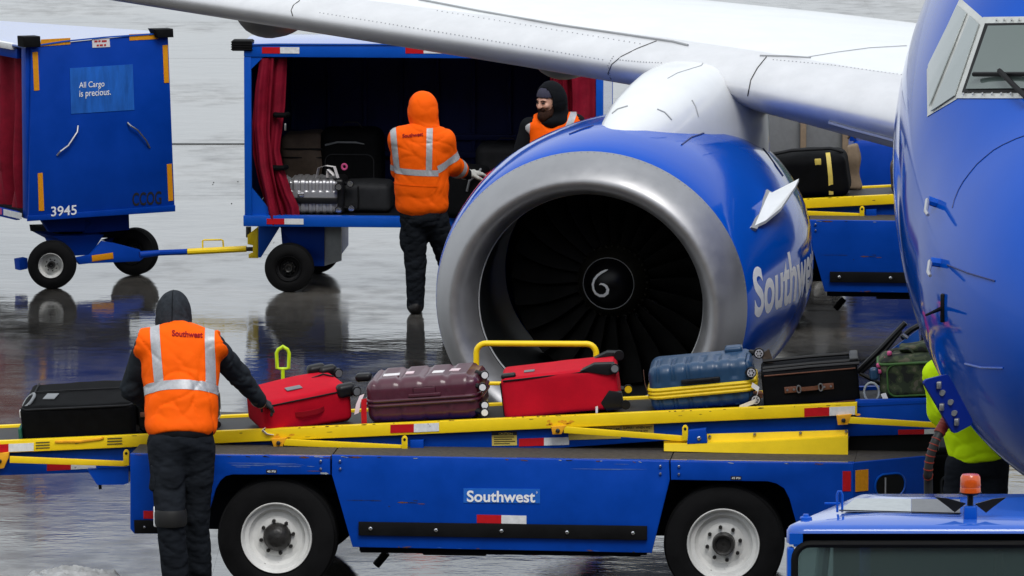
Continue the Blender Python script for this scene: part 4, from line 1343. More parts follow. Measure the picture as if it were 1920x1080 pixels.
def ribbon(name, pts, w, matname, parent, side=(0, 0, 1), thick=.0015):
    rows = []; side = Vector(side)
    for p in pts: rows.append([Vector(p) - side * w / 2, Vector(p) + side * w / 2])
    mb = MB(); mb.grid(rows, thick=thick); return mb.obj(name, matname, parent, smooth=60)

# 1 black suitcase at the left
B = bag('suitcase', 'large black fabric suitcase lying left of the worker in the orange vest', seat_on_belt(160, .70, 0, 9, 0, .005))
L, D, H = .70, .52, .24
puff = lambda p, n: .004 * math.sin(p.x * 9 + 1) * math.sin(p.y * 8) + .0012 * math.sin(p.x * 40 + p.z * 30)
skin('case_body', L, D, H, .035, 'black_nylon', B, disp=puff)
mb = MB(); mb.tube([Vector((x * (L / 2 - .002), -D / 2 - .001 + .03 * (abs(x) > .95), H - .012)) for x in (-1, -.9, -.5, 0, .5, .9, 1)], .006, 6); mb.obj('piping', 'charcoal_nylon', B)
mb = MB(); mb.tube([(-L / 2 + .05, y, H + .004) for y in (-D / 2 + .03, 0, D / 2 - .03)], .005, 6); mb.tube([(-L / 2 + .05, .05, H + .005), (L / 2 - .04, .06, H + .006)], .004, 6); mb.obj('lid_seam', 'charcoal_nylon', B)
mb = MB(); mb.box((-L / 2 + .165, -.06, H + .006), (.075, .11, .006), .002, rot=Matrix.Rotation(R(-8), 3, 'Z')); mb.obj('name_patch', 'grey_plastic', B)
mb = MB(); mb.tube([Vector((-L / 2 + .035 + .030 * math.cos(t), -.10 + .12 * math.sin(t), H - .002 + .018 * math.cos(t))) for t in [2 * math.pi * i / 20 for i in range(20)]], .010, 8, closed=True); mb.obj('grip_ring', 'grey_plastic', B)
mb = MB(); mb.box((-L / 2 - .003, -D / 2 + .06, H - .05), (.016, .06, .05), .006); mb.obj('tag_holder', 'paper', B)
mb = MB(); mb.box((-L / 2 - .012, -D / 2 + .05, .06), (.02, .12, .10), .006); mb.obj('foot_patch', 'teal', B)

# 2 dark case behind the worker
B = bag('suitcase', 'dark hard carry-on case half hidden behind the worker in the orange vest', seat_on_belt(337, .66, 2, 0, 0))
L, D, H = .48, .38, .24
groove = lambda p, n: -.006 * (1 if abs(((p.x * 12) % 1) - .5) < .12 and abs(p.z) < .09 else 0)
skin('shell', L, D, H, .05, 'black', B, res=.02, disp=groove)
mb = MB(); mb.tube([(L / 2 + .002, y, H / 2 + z) for y, z in rounded(D * .8, H * .6, .05)], .004, 6, closed=True); mb.obj('trim_line', 'steel', B)
mb = MB(); mb.box((0, -D / 2 - .006, H / 2), (L * .9, .012, .03), .004); mb.obj('zip_band', 'leather', B)
for sx in (-1, 1):
    caster(B, (sx * (L / 2 + .01), -D / 2 + .02, .035), (0, -1, 0), .022, .02, 'plastic')

# 3 red suitcase held by the worker
Mx = seat_on_belt(562, .66, 26, 11, -5, .012)
B = bag('suitcase', 'red fabric suitcase tilted under the worker\'s outstretched hand', Mx)
L, D, H = .56, .38, .225
skin('case_body', L, D, H, .04, 'red_cloth', B, disp=lambda p, n: .010 * (1 - (2 * p.x / L) ** 2) * (1 - (2 * p.y / D) ** 2) * (n.z > .8) + .004 * math.sin(p.x * 11 + p.y * 7))
mb = MB(); mb.tube([(x, -D / 2 - .001, H - .02 - .012 * (abs(x) > L * .44)) for x in (-.27, -.24, -.1, .05, .2, .25)], .005, 6); mb.obj('piping', 'black', B)
mb = MB(); mb.tube([(-L / 2 - .001, y, H - .02) for y in (-.17, 0, .17)], .005, 6); mb.obj('piping', 'black', B)
mb = MB(); mb.box((-.04, -.05, H + .011), (.10, .055, .006), .002); mb.obj('name_patch', 'grey_plastic', B)
strap_handle('side_handle', (-.09, -D / 2, H * .52), (.10, -D / 2, H * .52), .022, .03, .006, 'red_dark', B)
mb = MB(); mb.tube([Vector((-L / 2 - .005 + .012 * math.cos(t), -.05 + .075 * math.sin(t), H - .005 + .035 * math.cos(t))) for t in [2 * math.pi * i / 20 for i in range(20)]], .016, 8, closed=True); mb.obj('wheel_housing', 'grey_plastic', B)
for (cx, cy, cz) in ((L / 2 - .01, -D / 2 + .01, H - .02), (L / 2 + .0, D / 2 - .03, H - .01), (L / 2 - .06, D / 2 - .0, H + .0)):
    mb = MB(); v, f = soft_box(.12, .075, .085, .03, .03); mb.add([p + Vector((cx - .02, cy, cz)) for p in v], f); hs = mb.obj('corner_guard', 'plastic', B)
    caster(hs, (cx + .03, cy - .03, cz - .005), (.2, -1, 0), .028, .022, 'grey_plastic')
strap_handle('top_tag', (-L / 2 - .01, -D / 2 + .01, .07), (-L / 2 + .03, -D / 2 - .02, .02), .03, .03, .003, 'paper', B, n=(-1, 0, 0))
mb = MB(); mb.tube([(L / 2 - .16, .06, H + .008), (L / 2 - .08, .07, H + .016), (L / 2 - .03, .02, H + .006)], .006, 6); mb.obj('carry_loop', 'plastic', B)

# 4 purple hard case
B = bag('suitcase', 'dark purple hard shell suitcase with four round wheels at its right end', seat_on_belt(806, .68, -3, 3, -1.5, .0))
L, D, H = .70, .46, .285
def pdisp(p, n):
    d = 0
    if n.z > .5:
        d = -.012 * (abs(((p.x + .35) / .145) % 1 - .5) < .10)
    if abs(n.y) > .7:
        d = -.007 * (abs(((p.x + .35) / .145) % 1 - .5) < .12) * (abs(p.z) > .03)
    return d
skin('shell', L, D, H, .075, 'purple_shell', B, res=.016, disp=pdisp)
for dz in (-.014, .014):
    mb = MB(); mb.tube([Vector((x, y, H / 2 + dz)) for x, y in rounded(L + .008, D + .008, .08, 6)], .010, 8, closed=True); mb.obj('zip_band', 'purple_shell', B)
mb = MB(); mb.box((.02, -D / 2 - .007, H * .63), (.20, .018, .022), .007); mb.box((.02, -D / 2 - .002, H * .72), (.14, .012, .05), .01); mb.obj('side_handle', 'purple_shell', B)
for y, z in ((-D / 2 + .02, .045), (-D / 2 + .05, .085), (-D / 2 + .03, H - .085), (-D / 2 + .16, H - .035)):
    caster(B, (L / 2 + .022, y, z), (.25, -1, 0), .024, .022, 'white', fork=(L / 2 - .03, y + .02, z + .01))
for i, (x, w) in enumerate(((-.20, .10), (-.09, .05), (.09, .07), (.19, .06))):
    mb = MB(); mb.box((x, -.07 + .03 * (i % 2), H + .001), (w, .07, .004), .001, rot=Matrix.Rotation(R(4 - 3 * i), 3, 'Z')); mb.obj('sticker', ('paper', 'pink_paper', 'paper', 'pink_paper')[i], B)
ribbon('luggage_tag', [(-L / 2 - .02, -D / 2 + .02, .20), (-L / 2 - .045, -D / 2, .15), (-L / 2 - .06, -D / 2 - .01, .09)], .03, 'pink_paper', B, side=(1, 0, .3))
ribbon('red_ribbon', [(-L / 2 - .005, -D / 2 - .01, .18), (-L / 2 - .012, -D / 2 - .02, .10), (-L / 2 - .018, -D / 2 - .02, .01)], .034, 'red_tape', B, side=(1, 0, .15))
mb = MB(); v, f = soft_box(.10, .08, .05, .022, .03); mb.add([p + Vector((-L / 2 - .055, D / 2 - .13, H - .035)) for p in v], f); mb.obj('end_grip', 'plastic', B)

# 5 second red suitcase
Mx = seat_on_belt(1058, .66, 2.5, 2.5, -3.5, .012)
B = bag('suitcase', 'red fabric suitcase below the yellow grab rail, between the purple and the navy case', Mx)
L, D, H = .71, .42, .265
skin('case_body', L, D, H, .035, 'red_cloth', B, disp=lambda p, n: .008 * (1 - (2 * p.x / L) ** 2) * (n.y < -.8) + .005 * math.sin(p.x * 12 + p.z * 9) * (abs(n.z) < .9))
mb = MB(); mb.tube([Vector((x, -D / 2 - .002, H - .016)) for x in (-.34, -.2, 0, .2, .33)], .0055, 6); mb.obj('piping', 'black', B)
mb = MB(); mb.tube([Vector((-L / 2 - .001, -D / 2 + .02, z)) for z in (.03, .15, H - .03)], .0055, 6); mb.obj('piping', 'black', B)
mb = MB(); mb.box((-.18, -.07, H + .004), (.065, .06, .006), .002); mb.obj('name_patch', 'grey_plastic', B)
mb = MB(); mb.prism([(L / 2 - .22, H - .005), (L / 2 - .13, H + .028), (L / 2 - .01, H + .018), (L / 2 + .0, H - .045), (L / 2 - .06, H - .05)], -D / 2 - .012, -D / 2 + .06, bev=.006); g1 = mb.obj('corner_guard', 'plastic', B)
caster(g1, (L / 2 - .01, -D / 2 - .012, H - .01), (.1, -1, 0), .026, .02, 'grey_plastic')
mb = MB(); mb.prism([(L / 2 - .12, .05), (L / 2 - .06, .12), (L / 2 + .015, .10), (L / 2 + .02, .0), (L / 2 - .09, -.004)], -D / 2 - .012, -D / 2 + .05, bev=.006); g2 = mb.obj('corner_guard', 'plastic', B)
caster(g2, (L / 2 + .03, -D / 2 - .0, .022), (.1, -1, 0), .026, .02, 'plastic')
mb = MB(); mb.prism([(L / 2 - .17, H - .01), (L / 2 - .06, H + .03), (L / 2 + .01, H + .02), (L / 2 + .01, H - .03)], D / 2 - .08, D / 2 - .0, bev=.006); g3 = mb.obj('corner_guard', 'plastic', B)
caster(g3, (L / 2 + .01, D / 2 - .08, H + .004), (.1, -1, 0), .028, .022, 'plastic')
caster(B, (L / 2 + .04, D / 2 - .06, .05), (.1, -1, 0), .026, .022, 'band_yellow', fork=(L / 2 - .02, D / 2 - .07, .06))
mb = MB(); v, f = soft_box(.09, .06, .03, .013, .03); mb.add([p + Vector((-L / 2 + .05, -D / 2 + .05, H + .005)) for p in v], f); mb.obj('top_grip', 'plastic', B)
ribbon('zip_pull', [(.21, -D / 2 - .008, .035), (.205, -D / 2 - .012, -.008)], .014, 'paper', B, side=(1, 0, 0))
mb = MB(); mb.box((-L / 2 + .05, -D / 2 + .0, .006), (.09, .03, .018), .006); mb.obj('foot_rail', 'white', B)

# 6 navy hard case with yellow band
B = bag('suitcase', 'navy hard shell suitcase with a bright yellow band round its middle', seat_on_belt(1322, .66, 1, 2, -2.5, .004))
L, D, H = .635, .42, .29
def ndisp(p, n):
    if n.z > .6 or (n.y < -.6 and abs(p.z) > .035):
        u = ((p.x + .30) / .092) % 1
        if (abs(u - .38) < .07 or abs(u - .62) < .07) and (n.z > .6 and p.y < .05 or n.y < -.6): return -.008
    return 0
skin('shell', L, D, H, .06, 'navy_shell', B, res=.0115, disp=ndisp)
for dz in (-.022, .0, .022):
    mb = MB(); mb.tube([Vector((x, y, H * .42 + dz)) for x, y in rounded(L + .008, D + .010, .07, 6)], .0125, 8, closed=True); mb.obj('yellow_band', 'band_yellow', B)
mb = MB(); mb.box((.0, -D / 2 - .010, H * .63), (.24, .018, .030), .008); mb.box((.0, -D / 2 - .016, H * .645), (.15, .022, .018), .006); mb.obj('side_handle', 'plastic', B)
for x, y, z in ((L / 2 - .01, -D / 2 - .004, H - .085), (L / 2 + .035, D / 2 - .14, H - .02), (L / 2 - .0, -D / 2 + .0, .035)):
    o = caster(B, (x, y, z), (.15, -1, 0), .030, .022, 'wheel_silver', fork=(x - .05, y + .04, z))
    mb = MB()
    for k in range(6):
        a = 2 * math.pi * k / 6
        p = Vector((x + .003 + .015 * math.cos(a), y - .0275, z + .015 * math.sin(a))); mb.cyl(p, p + Vector((0, -.001, 0)), .0052, 8)
    mb.obj('hub_slots', 'black', o, kind='stuff')
mb = MB(); v, f = soft_box(.11, .10, .04, .018, .03); mb.add([p + Vector((.20, .12, H + .01)) for p in v], f); mb.obj('top_guard', 'navy_shell', B)
ribbon('paper_tag', [(L / 2 - .01, -D / 2 - .02, .13), (L / 2 + .03, -D / 2 - .035, .10), (L / 2 + .0, -D / 2 - .04, .03), (L / 2 - .10, -D / 2 - .05, .002)], .028, 'paper', B, side=(.35, 0, 1))
ribbon('end_tag', [(-L / 2 - .03, -D / 2 + .10, .26), (-L / 2 - .028, -D / 2 + .08, .18), (-L / 2 - .008, -D / 2 + .05, .10)], .03, 'leather', B, side=(0, 1, 0))

# 7 black vintage case with leather fittings
B = bag('suitcase', 'flat black suitcase with brown leather handle beside the navy case', seat_on_belt(1523, .66, 3, 2, -2, .0))
L, D, H = .585, .40, .225
skin('case_body', L, D, H, .022, 'black_nylon', B, disp=lambda p, n: .003 * math.sin(p.x * 14))
for yy, zz in ((-D / 2 + .02, H + .004), (-D / 2 + .07, H + .014), (D / 2 - .10, H + .018)):
    mb = MB(); mb.tube([(-L / 2 + .01, yy, zz), (0, yy, zz + .004), (L / 2 + .01, yy, zz)], .011, 8); mb.obj('telescopic_rail', 'plastic', B)
mb = MB(); mb.box((L / 2 - .02, .0, H + .018), (.055, .30, .028), .01); mb.obj('pull_handle', 'plastic', B)
mb = MB(); mb.tube([(-L / 2 + .015, -D / 2 - .002, H - .02), (L / 2 - .015, -D / 2 - .002, H - .02)], .004, 6); mb.obj('piping', 'leather', B)
mb = MB(); mb.tube([(-L / 2 + .03, -D / 2 + .002, .006), (L / 2 - .03, -D / 2 + .002, .006)], .004, 6); mb.obj('piping', 'leather', B)
for x in (-.125, .10):
    mb = MB(); mb.box((x, -D / 2 - .004, H * .48), (.075, .008, .038), .003); pl_ = mb.obj('leather_tab', 'leather', B)
    for dx in (-.02, .02):
        mb = MB(); c_ = Vector((x + dx, -D / 2 - .008, H * .48)); mb.cyl(c_, c_ + Vector((0, -.005, 0)), .007, 10); mb.obj('rivet', 'steel', pl_)
strap_handle('handle', (-.075, -D / 2 - .004, H * .48), (.055, -D / 2 - .004, H * .48), .02, .024, .006, 'leather', B)
mb = MB()
for x in (-.075, .058): mb.tube([Vector((x + .013 * math.cos(t), -D / 2 - .012, H * .48 + .022 * math.sin(t))) for t in [2 * math.pi * i / 14 for i in range(14)]], .0045, 6, closed=True)
mb.obj('handle_ring', 'steel', B)
mb = MB(); mb.box((-L / 2 - .03, -D / 2 + .02, H * .40), (.05, .012, .045), .003); mb.tube([(-L / 2 - .06, -D / 2 + .02, H * .47), (-L / 2 + .0, -D / 2 + .015, H * .42)], .008, 6); mb.obj('leather_tag', 'leather', B)
mb = MB(); mb.slab([(-L / 2 + .02, .12, H), (-L / 2 + .0, .13, H + .055), (-L / 2 + .055, .14, H + .085), (-L / 2 + .075, .14, H)], .006); mb.obj('leather_flap', 'brown_cloth', B)

# 8 camouflage duffel
B = bag('duffel_bag', 'small camouflage duffel bag with green piping at the upper end of the belt', seat_on_belt(1712, .64, 2, 2, 0, .0), cat='duffel bag')
L, D, H = .40, .30, .27
skin('bag_body', L, D, H, .055, 'camo', B, disp=lambda p, n: .012 * math.sin(p.x * 13) * math.sin(p.y * 12 + 1) * (n.z > .3) + .004 * math.sin(p.z * 22 + p.x * 9))
mb = MB(); mb.tube([Vector((x + .01, -D / 2 - .004, H * .46 + z)) for x, z in rounded(L * .80, H * .72, .05, 5)], .0055, 6, closed=True); mb.obj('pocket_piping', 'green_trim', B)
mb = MB(); mb.tube([Vector((x, y, H - .045)) for x, y in rounded(L + .006, D + .006, .06, 5)], .009, 8, closed=True); mb.obj('zip_piping', 'green_trim', B)
v, f = soft_box(L * .62, D * .5, .055, .024, .03, lambda p, n: .008 * math.sin(p.x * 20)); mb = MB(); mb.add([p + Vector((.05, .02, H + .022)) for p in v], f); mb.obj('top_pocket', 'camo', B)
strap_handle('carry_strap', (-.14, -.06, H), (.02, -.06, H), .035, .03, .005, 'camo', B, n=(0, -.3, 1))
mb = MB()
for i in range(7):
    a = i / 6; c_ = Vector((-L / 2 - .02 + .09 * a, -D / 2 + .03, H - .10 + .11 * a)); v, f = soft_box(.03, .03, .03, .012, .02); mb.add([q + c_ + Vector((.01 * math.sin(i * 2.1), 0, .01 * math.cos(i * 3))) for q in v], f)
mb.obj('charm_string', 'pink', B)
v, f = soft_box(.055, .05, .08, .022, .02); mb = MB(); mb.add([p + Vector((-L / 2 - .03, -D / 2 + .02, H * .62)) for p in v], f); mb.obj('keyring_toy', 'navy_shell', B)
mb = MB(); mb.tube([Vector((-L / 2 - .05 + .045 * math.cos(t), -D / 2 - .01, .06 + .06 * math.sin(t))) for t in [2 * math.pi * i / 16 for i in range(16)]], .007, 6, closed=True); mb.obj('clear_tag', 'patch_grey', B)
ribbon('white_tag', [(-L / 2 + .02, -D / 2 - .01, .05), (-L / 2 + .035, -D / 2 - .02, .01)], .03, 'paper', B, side=(1, 0, .2))

# 9 folded pushchair behind the duffel
P0 = LD.M @ LD.pt(1618, 692, .86)
B = thing('folded_pushchair', 'folded black pushchair with blue seat behind the camouflage duffel', 'pushchair', (P0.x, P0.y, P0.z - .1))
I9 = B.matrix_basis.inverted()
I9 = Matrix.Translation(Vector(B.location)).inverted()
q = lambda px, py, y=.86: I9 @ (LD.M @ LD.pt(px, py, y))
mb = MB(); mb.tube([q(1607, 698), q(1655, 650), q(1698, 605)], .017, 8); mb.tube([q(1612, 702), q(1662, 655), q(1690, 620)], .012, 8); mb.obj('frame_tube', 'plastic', B)
mb = MB(); mb.tube([q(1690, 634, .9), q(1709, 618, .9), q(1722, 611, .9), q(1731, 612, .9), q(1733, 630, .9), q(1732, 700, .9)], .018, 8); mb.obj('push_handle', 'plastic', B)
mb = MB(); mb.slab([q(1672, 654, .92), q(1722, 617, .92), q(1726, 650, .92), q(1724, 690, .92), q(1680, 690, .92)], .03); mb.obj('seat_fabric', 'blue_bag', B)
mb = MB(); mb.tube([q(1692, 627, .84), q(1702, 634, .84)], .012, 8); mb.obj('clamp', 'steel', B)
mb = MB(); mb.tube([q(1612, 700), q(1700, 745, .86), q(1726, 745, .86)], .014, 8); mb.obj('lower_tube', 'plastic', B)

# ---- luggage on the far loader
def seat2(px, yl, yaw=0, roll=0, pitch=0, up=0):
    c = LD2.I @ Vector((0, 0, CAM_H))
    x = LD2.plane(px, 350, yl)[0]
    return LD2.M @ Matrix.Translation((x, yl, rail_z(x) - .012 + up)) @ Matrix.Rotation(-B_ANG, 4, 'Y') @ Matrix.Rotation(R(yaw), 4, 'Z') @ Matrix.Rotation(R(pitch), 4, 'Y') @ Matrix.Rotation(R(roll), 4, 'X')
B = bag('duffel_bag', 'black duffel bag with yellow straps on the far belt loader', seat2(1516, .66, 0, 3, -1), 'bags on the far belt loader', 'duffel bag')
L, D, H = .66, .40, .35
skin('bag_body', L, D, H, .08, 'black_nylon', B, disp=lambda p, n: .010 * math.sin(p.x * 10 + p.z * 8) + .006 * math.sin(p.y * 14))
for x, w, z0, z1 in ((-.24, .05, H * .68, H * .84), (.10, .05, H * .78, H * .92)):
    mb = MB(); mb.box((x, -D / 2 + .0, (z0 + z1) / 2), (w, .016, z1 - z0), .004); mb.obj('yellow_patch', 'decal_yellow', B)
ribbon('yellow_strap', [(.18, -D / 2 + .06, H + .006), (.185, -D / 2 + .0, H - .03), (.19, -D / 2 - .014, H * .5), (.185, -D / 2 + .0, .03)], .035, 'decal_yellow', B, side=(1, 0, 0))
mb = MB(); mb.tube([(-L / 2 + .02, -.05, H + .0), (-.1, -.06, H + .03), (.2, -.06, H + .025), (L / 2 - .03, -.05, H - .01)], .014, 8); mb.obj('shoulder_strap', 'charcoal_nylon', B)
B = bag('suitcase', 'dark brown suitcase at the far loader\'s right, half hidden by the nose', seat2(1722, .66, 0, 0, 0), 'bags on the far belt loader')
L, D, H = .42, .36, .25
skin('shell', L, D, H, .05, 'brown_cloth', B, disp=lambda p, n: -.005 * (abs(p.z) < .012))
mb = MB(); mb.box((0, -D / 2 - .004, H * .5), (L * .9, .012, .02), .004); mb.obj('zip_band', 'plastic', B)
B = bag('sack', 'tan cloth sack standing behind the black duffel on the far loader', seat2(1602, 1.0, 0, 0, 0), 'bags on the far belt loader', 'sack')
skin('sack_body', .10, .14, .36, .025, 'tan_cloth', B, disp=lambda p, n: .010 * math.sin(p.z * 25) + .006 * math.sin(p.x * 40))
mb = MB(); mb.tube([(-.03, 0, .40), (0, -.01, .44), (.03, 0, .40)], .01, 6); mb.obj('tie', 'brown_cloth', B)
# ------------------------------------------------------------------ baggage carts
def small_wheel(parent, c, r, w, rim_mat='rim', rot=0.0, name='wheel', dark=False):
    t = wheel(parent, c, r, w, r * .52, rim_mat, greasy=False, name=name, rot=rot)
    return t

def curtain(name, fr, edgeL, edgeR, y0, folds, depth, parent, matname='curtain', n=26, m=40, seed=0):
    """hanging cloth; edges are pixel polylines from top to bottom on the plane y = y0, folds run down it"""
    def along(e, t):
        ys = [p[1] for p in e]; Y = e[0][1] + (e[-1][1] - e[0][1]) * t
        for a, b in zip(e[:-1], e[1:]):
            if a[1] <= Y <= b[1]:
                s = (Y - a[1]) / max(1e-6, b[1] - a[1]); return (a[0] + (b[0] - a[0]) * s, Y)
        return e[-1]
    rows = []
    for i in range(n + 1):
        t = i / n
        a, b = along(edgeL, t), along(edgeR, t); row = []
        for j in range(m + 1):
            u = j / m
            ph = folds * 2 * math.pi * (u + .03 * math.sin(3 * t + seed)) + seed
            d = depth * (.35 + .65 * t) * (math.sin(ph) + .35 * math.sin(2.3 * ph + 1 + 2 * t)) + .012 * math.sin(9 * t + 5 * u + seed)
            x, z = fr.plane(a[0] + (b[0] - a[0]) * u, a[1] + (b[1] - a[1]) * u, y0)
            row.append((x, y0 + d, z))
        rows.append(row)
    mb = MB(); mb.grid(rows, thick=.004)
    return mb.obj(name, matname, parent, smooth=70)

# --- open cart in the middle
o_ = at_z(457, 549, 0)
CT = Frame(o_.x, o_.y, -4.0)
cart = thing('baggage_cart', 'open blue baggage cart with red curtains tied back, loaded with bags, behind the hooded worker', 'baggage cart',
             (CT.o.x, CT.o.y, 0), CT.a, 'baggage carts')
cp = lambda px, py, y=0: CT.plane(px, py, y)
xL, zT = cp(457, 83.5); xR = cp(1131, 84)[0]; zB1 = cp(500, 404)[1]; zB0 = cp(500, 424.5)[1]; zBm = cp(500, 107)[1]
DEP = 1.45
mb = MB(); mb.box(((xL + xR) / 2, .03, (zT + zBm) / 2), (xR - xL, .06, zT - zBm), .006); top_beam = mb.obj('top_beam', 'blue_clean', cart, smooth=25)
mb = MB(); mb.box(((xL + xR) / 2, .03, (zB0 + zB1) / 2), (xR - xL + .02, .08, zB1 - zB0), .006); bot_beam = mb.obj('bottom_beam', 'blue_clean', cart, smooth=25)
pw = cp(471, 200)[0] - xL
for x in (xL + pw / 2, xR - pw / 2):
    for y in (.032, DEP - .03):
        mb = MB(); mb.box((x, y, (zBm + zB1) / 2), (pw, .056, zBm - zB1 - .002), .004); mb.obj('corner_post', 'blue_clean', cart, smooth=25)
for s, x in ((1, xL + pw), (-1, xR - pw)):
    mb = MB(); mb.prism([(x, zBm), (x + s * .10, zBm), (x, zBm - .10)], .01, .05); mb.obj('gusset', 'blue_clean', cart, smooth=20)
    mb = MB(); mb.prism([(x, zB1), (x + s * .18, zB1), (x, zB1 + .22)], .03, .05); mb.obj('gusset', 'blue_clean', cart, smooth=20)
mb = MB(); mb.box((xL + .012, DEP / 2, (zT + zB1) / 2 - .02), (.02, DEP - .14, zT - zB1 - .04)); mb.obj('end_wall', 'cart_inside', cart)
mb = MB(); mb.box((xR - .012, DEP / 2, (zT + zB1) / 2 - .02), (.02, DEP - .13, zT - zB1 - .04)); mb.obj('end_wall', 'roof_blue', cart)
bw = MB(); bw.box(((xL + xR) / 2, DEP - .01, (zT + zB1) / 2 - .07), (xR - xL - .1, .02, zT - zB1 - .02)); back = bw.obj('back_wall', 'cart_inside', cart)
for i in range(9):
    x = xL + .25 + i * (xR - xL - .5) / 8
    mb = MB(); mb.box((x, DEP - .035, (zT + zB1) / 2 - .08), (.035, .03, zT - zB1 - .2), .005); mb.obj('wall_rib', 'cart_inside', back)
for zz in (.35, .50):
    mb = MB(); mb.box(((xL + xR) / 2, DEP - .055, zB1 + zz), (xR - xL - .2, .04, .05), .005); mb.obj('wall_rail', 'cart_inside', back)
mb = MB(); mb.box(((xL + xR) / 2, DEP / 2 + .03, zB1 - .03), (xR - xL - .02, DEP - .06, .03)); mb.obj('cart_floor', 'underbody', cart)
# roof falls to the back, slightly crowned
rows = []
for i in range(13):
    y = -.01 + (DEP + .02) * i / 12; t = i / 12
    z = zT + .004 + .030 * math.sin(math.pi * t) - .10 * t * t
    rows.append([(xL - .005, y, z), (xL + .25, y, z + .008), ((xL + xR) / 2, y, z + .012), (xR - .25, y, z + .008), (xR + .005, y, z)])
mb = MB(); mb.grid(rows, thick=.012); mb.obj('roof', 'roof_blue', cart, smooth=50)
x_, z_ = cp(453, 86, -.02)
mb = MB(); mb.box((x_, .06, z_), (cp(472, 86)[0] - cp(434, 86)[0], .16, .085), .01)
for i in range(4): mb.box((x_, .06, z_ - .03 + .02 * i), (cp(473, 86)[0] - cp(433, 86)[0], .17, .008), .002)
mb.obj('corner_buffer', 'rubber', cart, smooth=25)
def ctape(x0, x1, x2, y, h):
    for a, b, m_ in ((x0, x1, 'red_tape'), (x1, x2, 'white_tape')):
        mb = MB(); A = cp(a, y, -.012); Bq = cp(b, y + h, -.012)
        mb.prism([(A[0], A[1]), (Bq[0], A[1]), (Bq[0], Bq[1]), (A[0], Bq[1])], -.004, -.0005); mb.obj('reflective_strip', m_, top_beam, smooth=0)
ctape(491, 525, 561, 88.5, 12); ctape(760, 794, 830, 88.5, 12)
A = cp(533, 410, -.02); Bq = cp(569, 421, -.02)
mb = MB(); mb.prism([(A[0], A[1]), (Bq[0], A[1]), (Bq[0], Bq[1]), (A[0], Bq[1])], -.016, -.0125); mb.obj('reflective_strip', 'white_tape', bot_beam, smooth=0)
A = cp(500, 410, -.02); mb = MB(); mb.prism([(A[0], A[1]), (cp(533, 410, -.02)[0], A[1]), (cp(533, 410, -.02)[0], Bq[1]), (A[0], Bq[1])], -.016, -.0125); mb.obj('reflective_strip', 'red_tape', bot_beam, smooth=0)
# curtains
c1_ = curtain('curtain', CT, [(489, 108), (480, 150), (473, 230), (474, 290), (484, 340), (498, 385), (500, 421)], [(538, 108), (534, 200), (524, 280), (530, 310), (546, 360), (560, 390), (561, 412)], .09, 2.1, .035, cart, seed=.6)
c2_ = curtain('curtain', CT, [(487, 109), (480, 170), (476, 240), (482, 310), (497, 370), (506, 421)], [(513, 109), (508, 180), (506, 250), (512, 320), (524, 380), (536, 423)], .02, 1.3, .03, cart, seed=2.1)
for (x, y) in ((524, 216), (521, 315)):
    mb = MB(); a, b = cp(x - 10, y, .03), cp(x + 10, y, .03)
    mb.tube([(a[0], .10, a[1]), (a[0] + .01, .04, a[1]), (b[0], .03, b[1]), (b[0] + .02, .10, b[1])], .022, 8); mb.obj('curtain_strap', 'black_nylon', c1_)
mb = MB(); a = cp(535, 238, .03); mb.box((a[0], .03, a[1]), (.016, .02, .06), .005); mb.obj('strap_hook', 'steel', cart)
curtain('curtain', CT, [(1030, 108), (1032, 180), (1035, 300), (1040, 400)], [(1072, 108), (1076, 180), (1080, 300), (1080, 402)], .16, 2.3, .035, cart, seed=1.2)
curtain('curtain', CT, [(1070, 108), (1074, 180), (1072, 300), (1070, 402)], [(1117, 108), (1117, 180), (1117, 300), (1117, 402)], .05, 1.2, .02, cart, seed=3.0)
# running gear
def cbox(pts, y0, y1, m_, name, par=cart):
    mb = MB(); mb.prism([cp(a, b, y0) for a, b in pts], y0, y1, bev=.004); return mb.obj(name, m_, par, smooth=25)
cbox([(524, 425), (608, 425), (608, 499), (585, 499), (560, 470)], .30, .34, 'cart_blue', 'axle_housing')
cbox([(607, 425), (640, 425), (640, 489), (607, 499)], .32, .36, 'patch_grey', 'housing_side')
cbox([(526, 425), (638, 425), (638, 480), (530, 470)], .38, 1.1, 'cart_blue', 'axle_beam')
cbox([(485, 425), (525, 425), (489, 483), (484, 483)], .28, .32, 'blue_clean', 'brace')
rw = 46 / 231
wa = cp(541, 507, .02)
small_wheel(cart, (wa[0], .02, rw), rw, .15, 'tyre_side')
wb = cp(607, 500, .9)
small_wheel(cart, (wa[0] + .10, DEP - .2, rw), rw, .15, 'tyre_side')
xo = xR - xL - 2 * (wa[0] - xL)
small_wheel(cart, (wa[0] + xo, .02, rw), rw, .15, 'tyre_side'); small_wheel(cart, (wa[0] + xo, DEP - .2, rw), rw, .15, 'tyre_side')
mb = MB(); mb.box((wa[0] + xo, .7, .40), (.4, .9, .28), .01); mb.obj('axle_beam', 'cart_blue', cart)
hp = cbox([(464, 441), (484, 425), (484, 484), (466, 484), (466, 477), (474, 474), (474, 460), (464, 458)], .30, .38, 'yellow', 'hitch_post')
mb = MB(); a = cp(466, 432, .34); mb.tube([(a[0], .34, cp(466, 425, .34)[1]), (a[0], .34, cp(466, 445, .34)[1])], .022, 10); mb.obj('hitch_spring', 'hub_grease', cart)
mb = MB(); a, b = cp(452, 467, .36), cp(484, 467, .36); mb.tube([(a[0], .36, a[1]), (b[0], .36, b[1])], .018, 8); mb.obj('hitch_pin', 'hub_grease', cart)

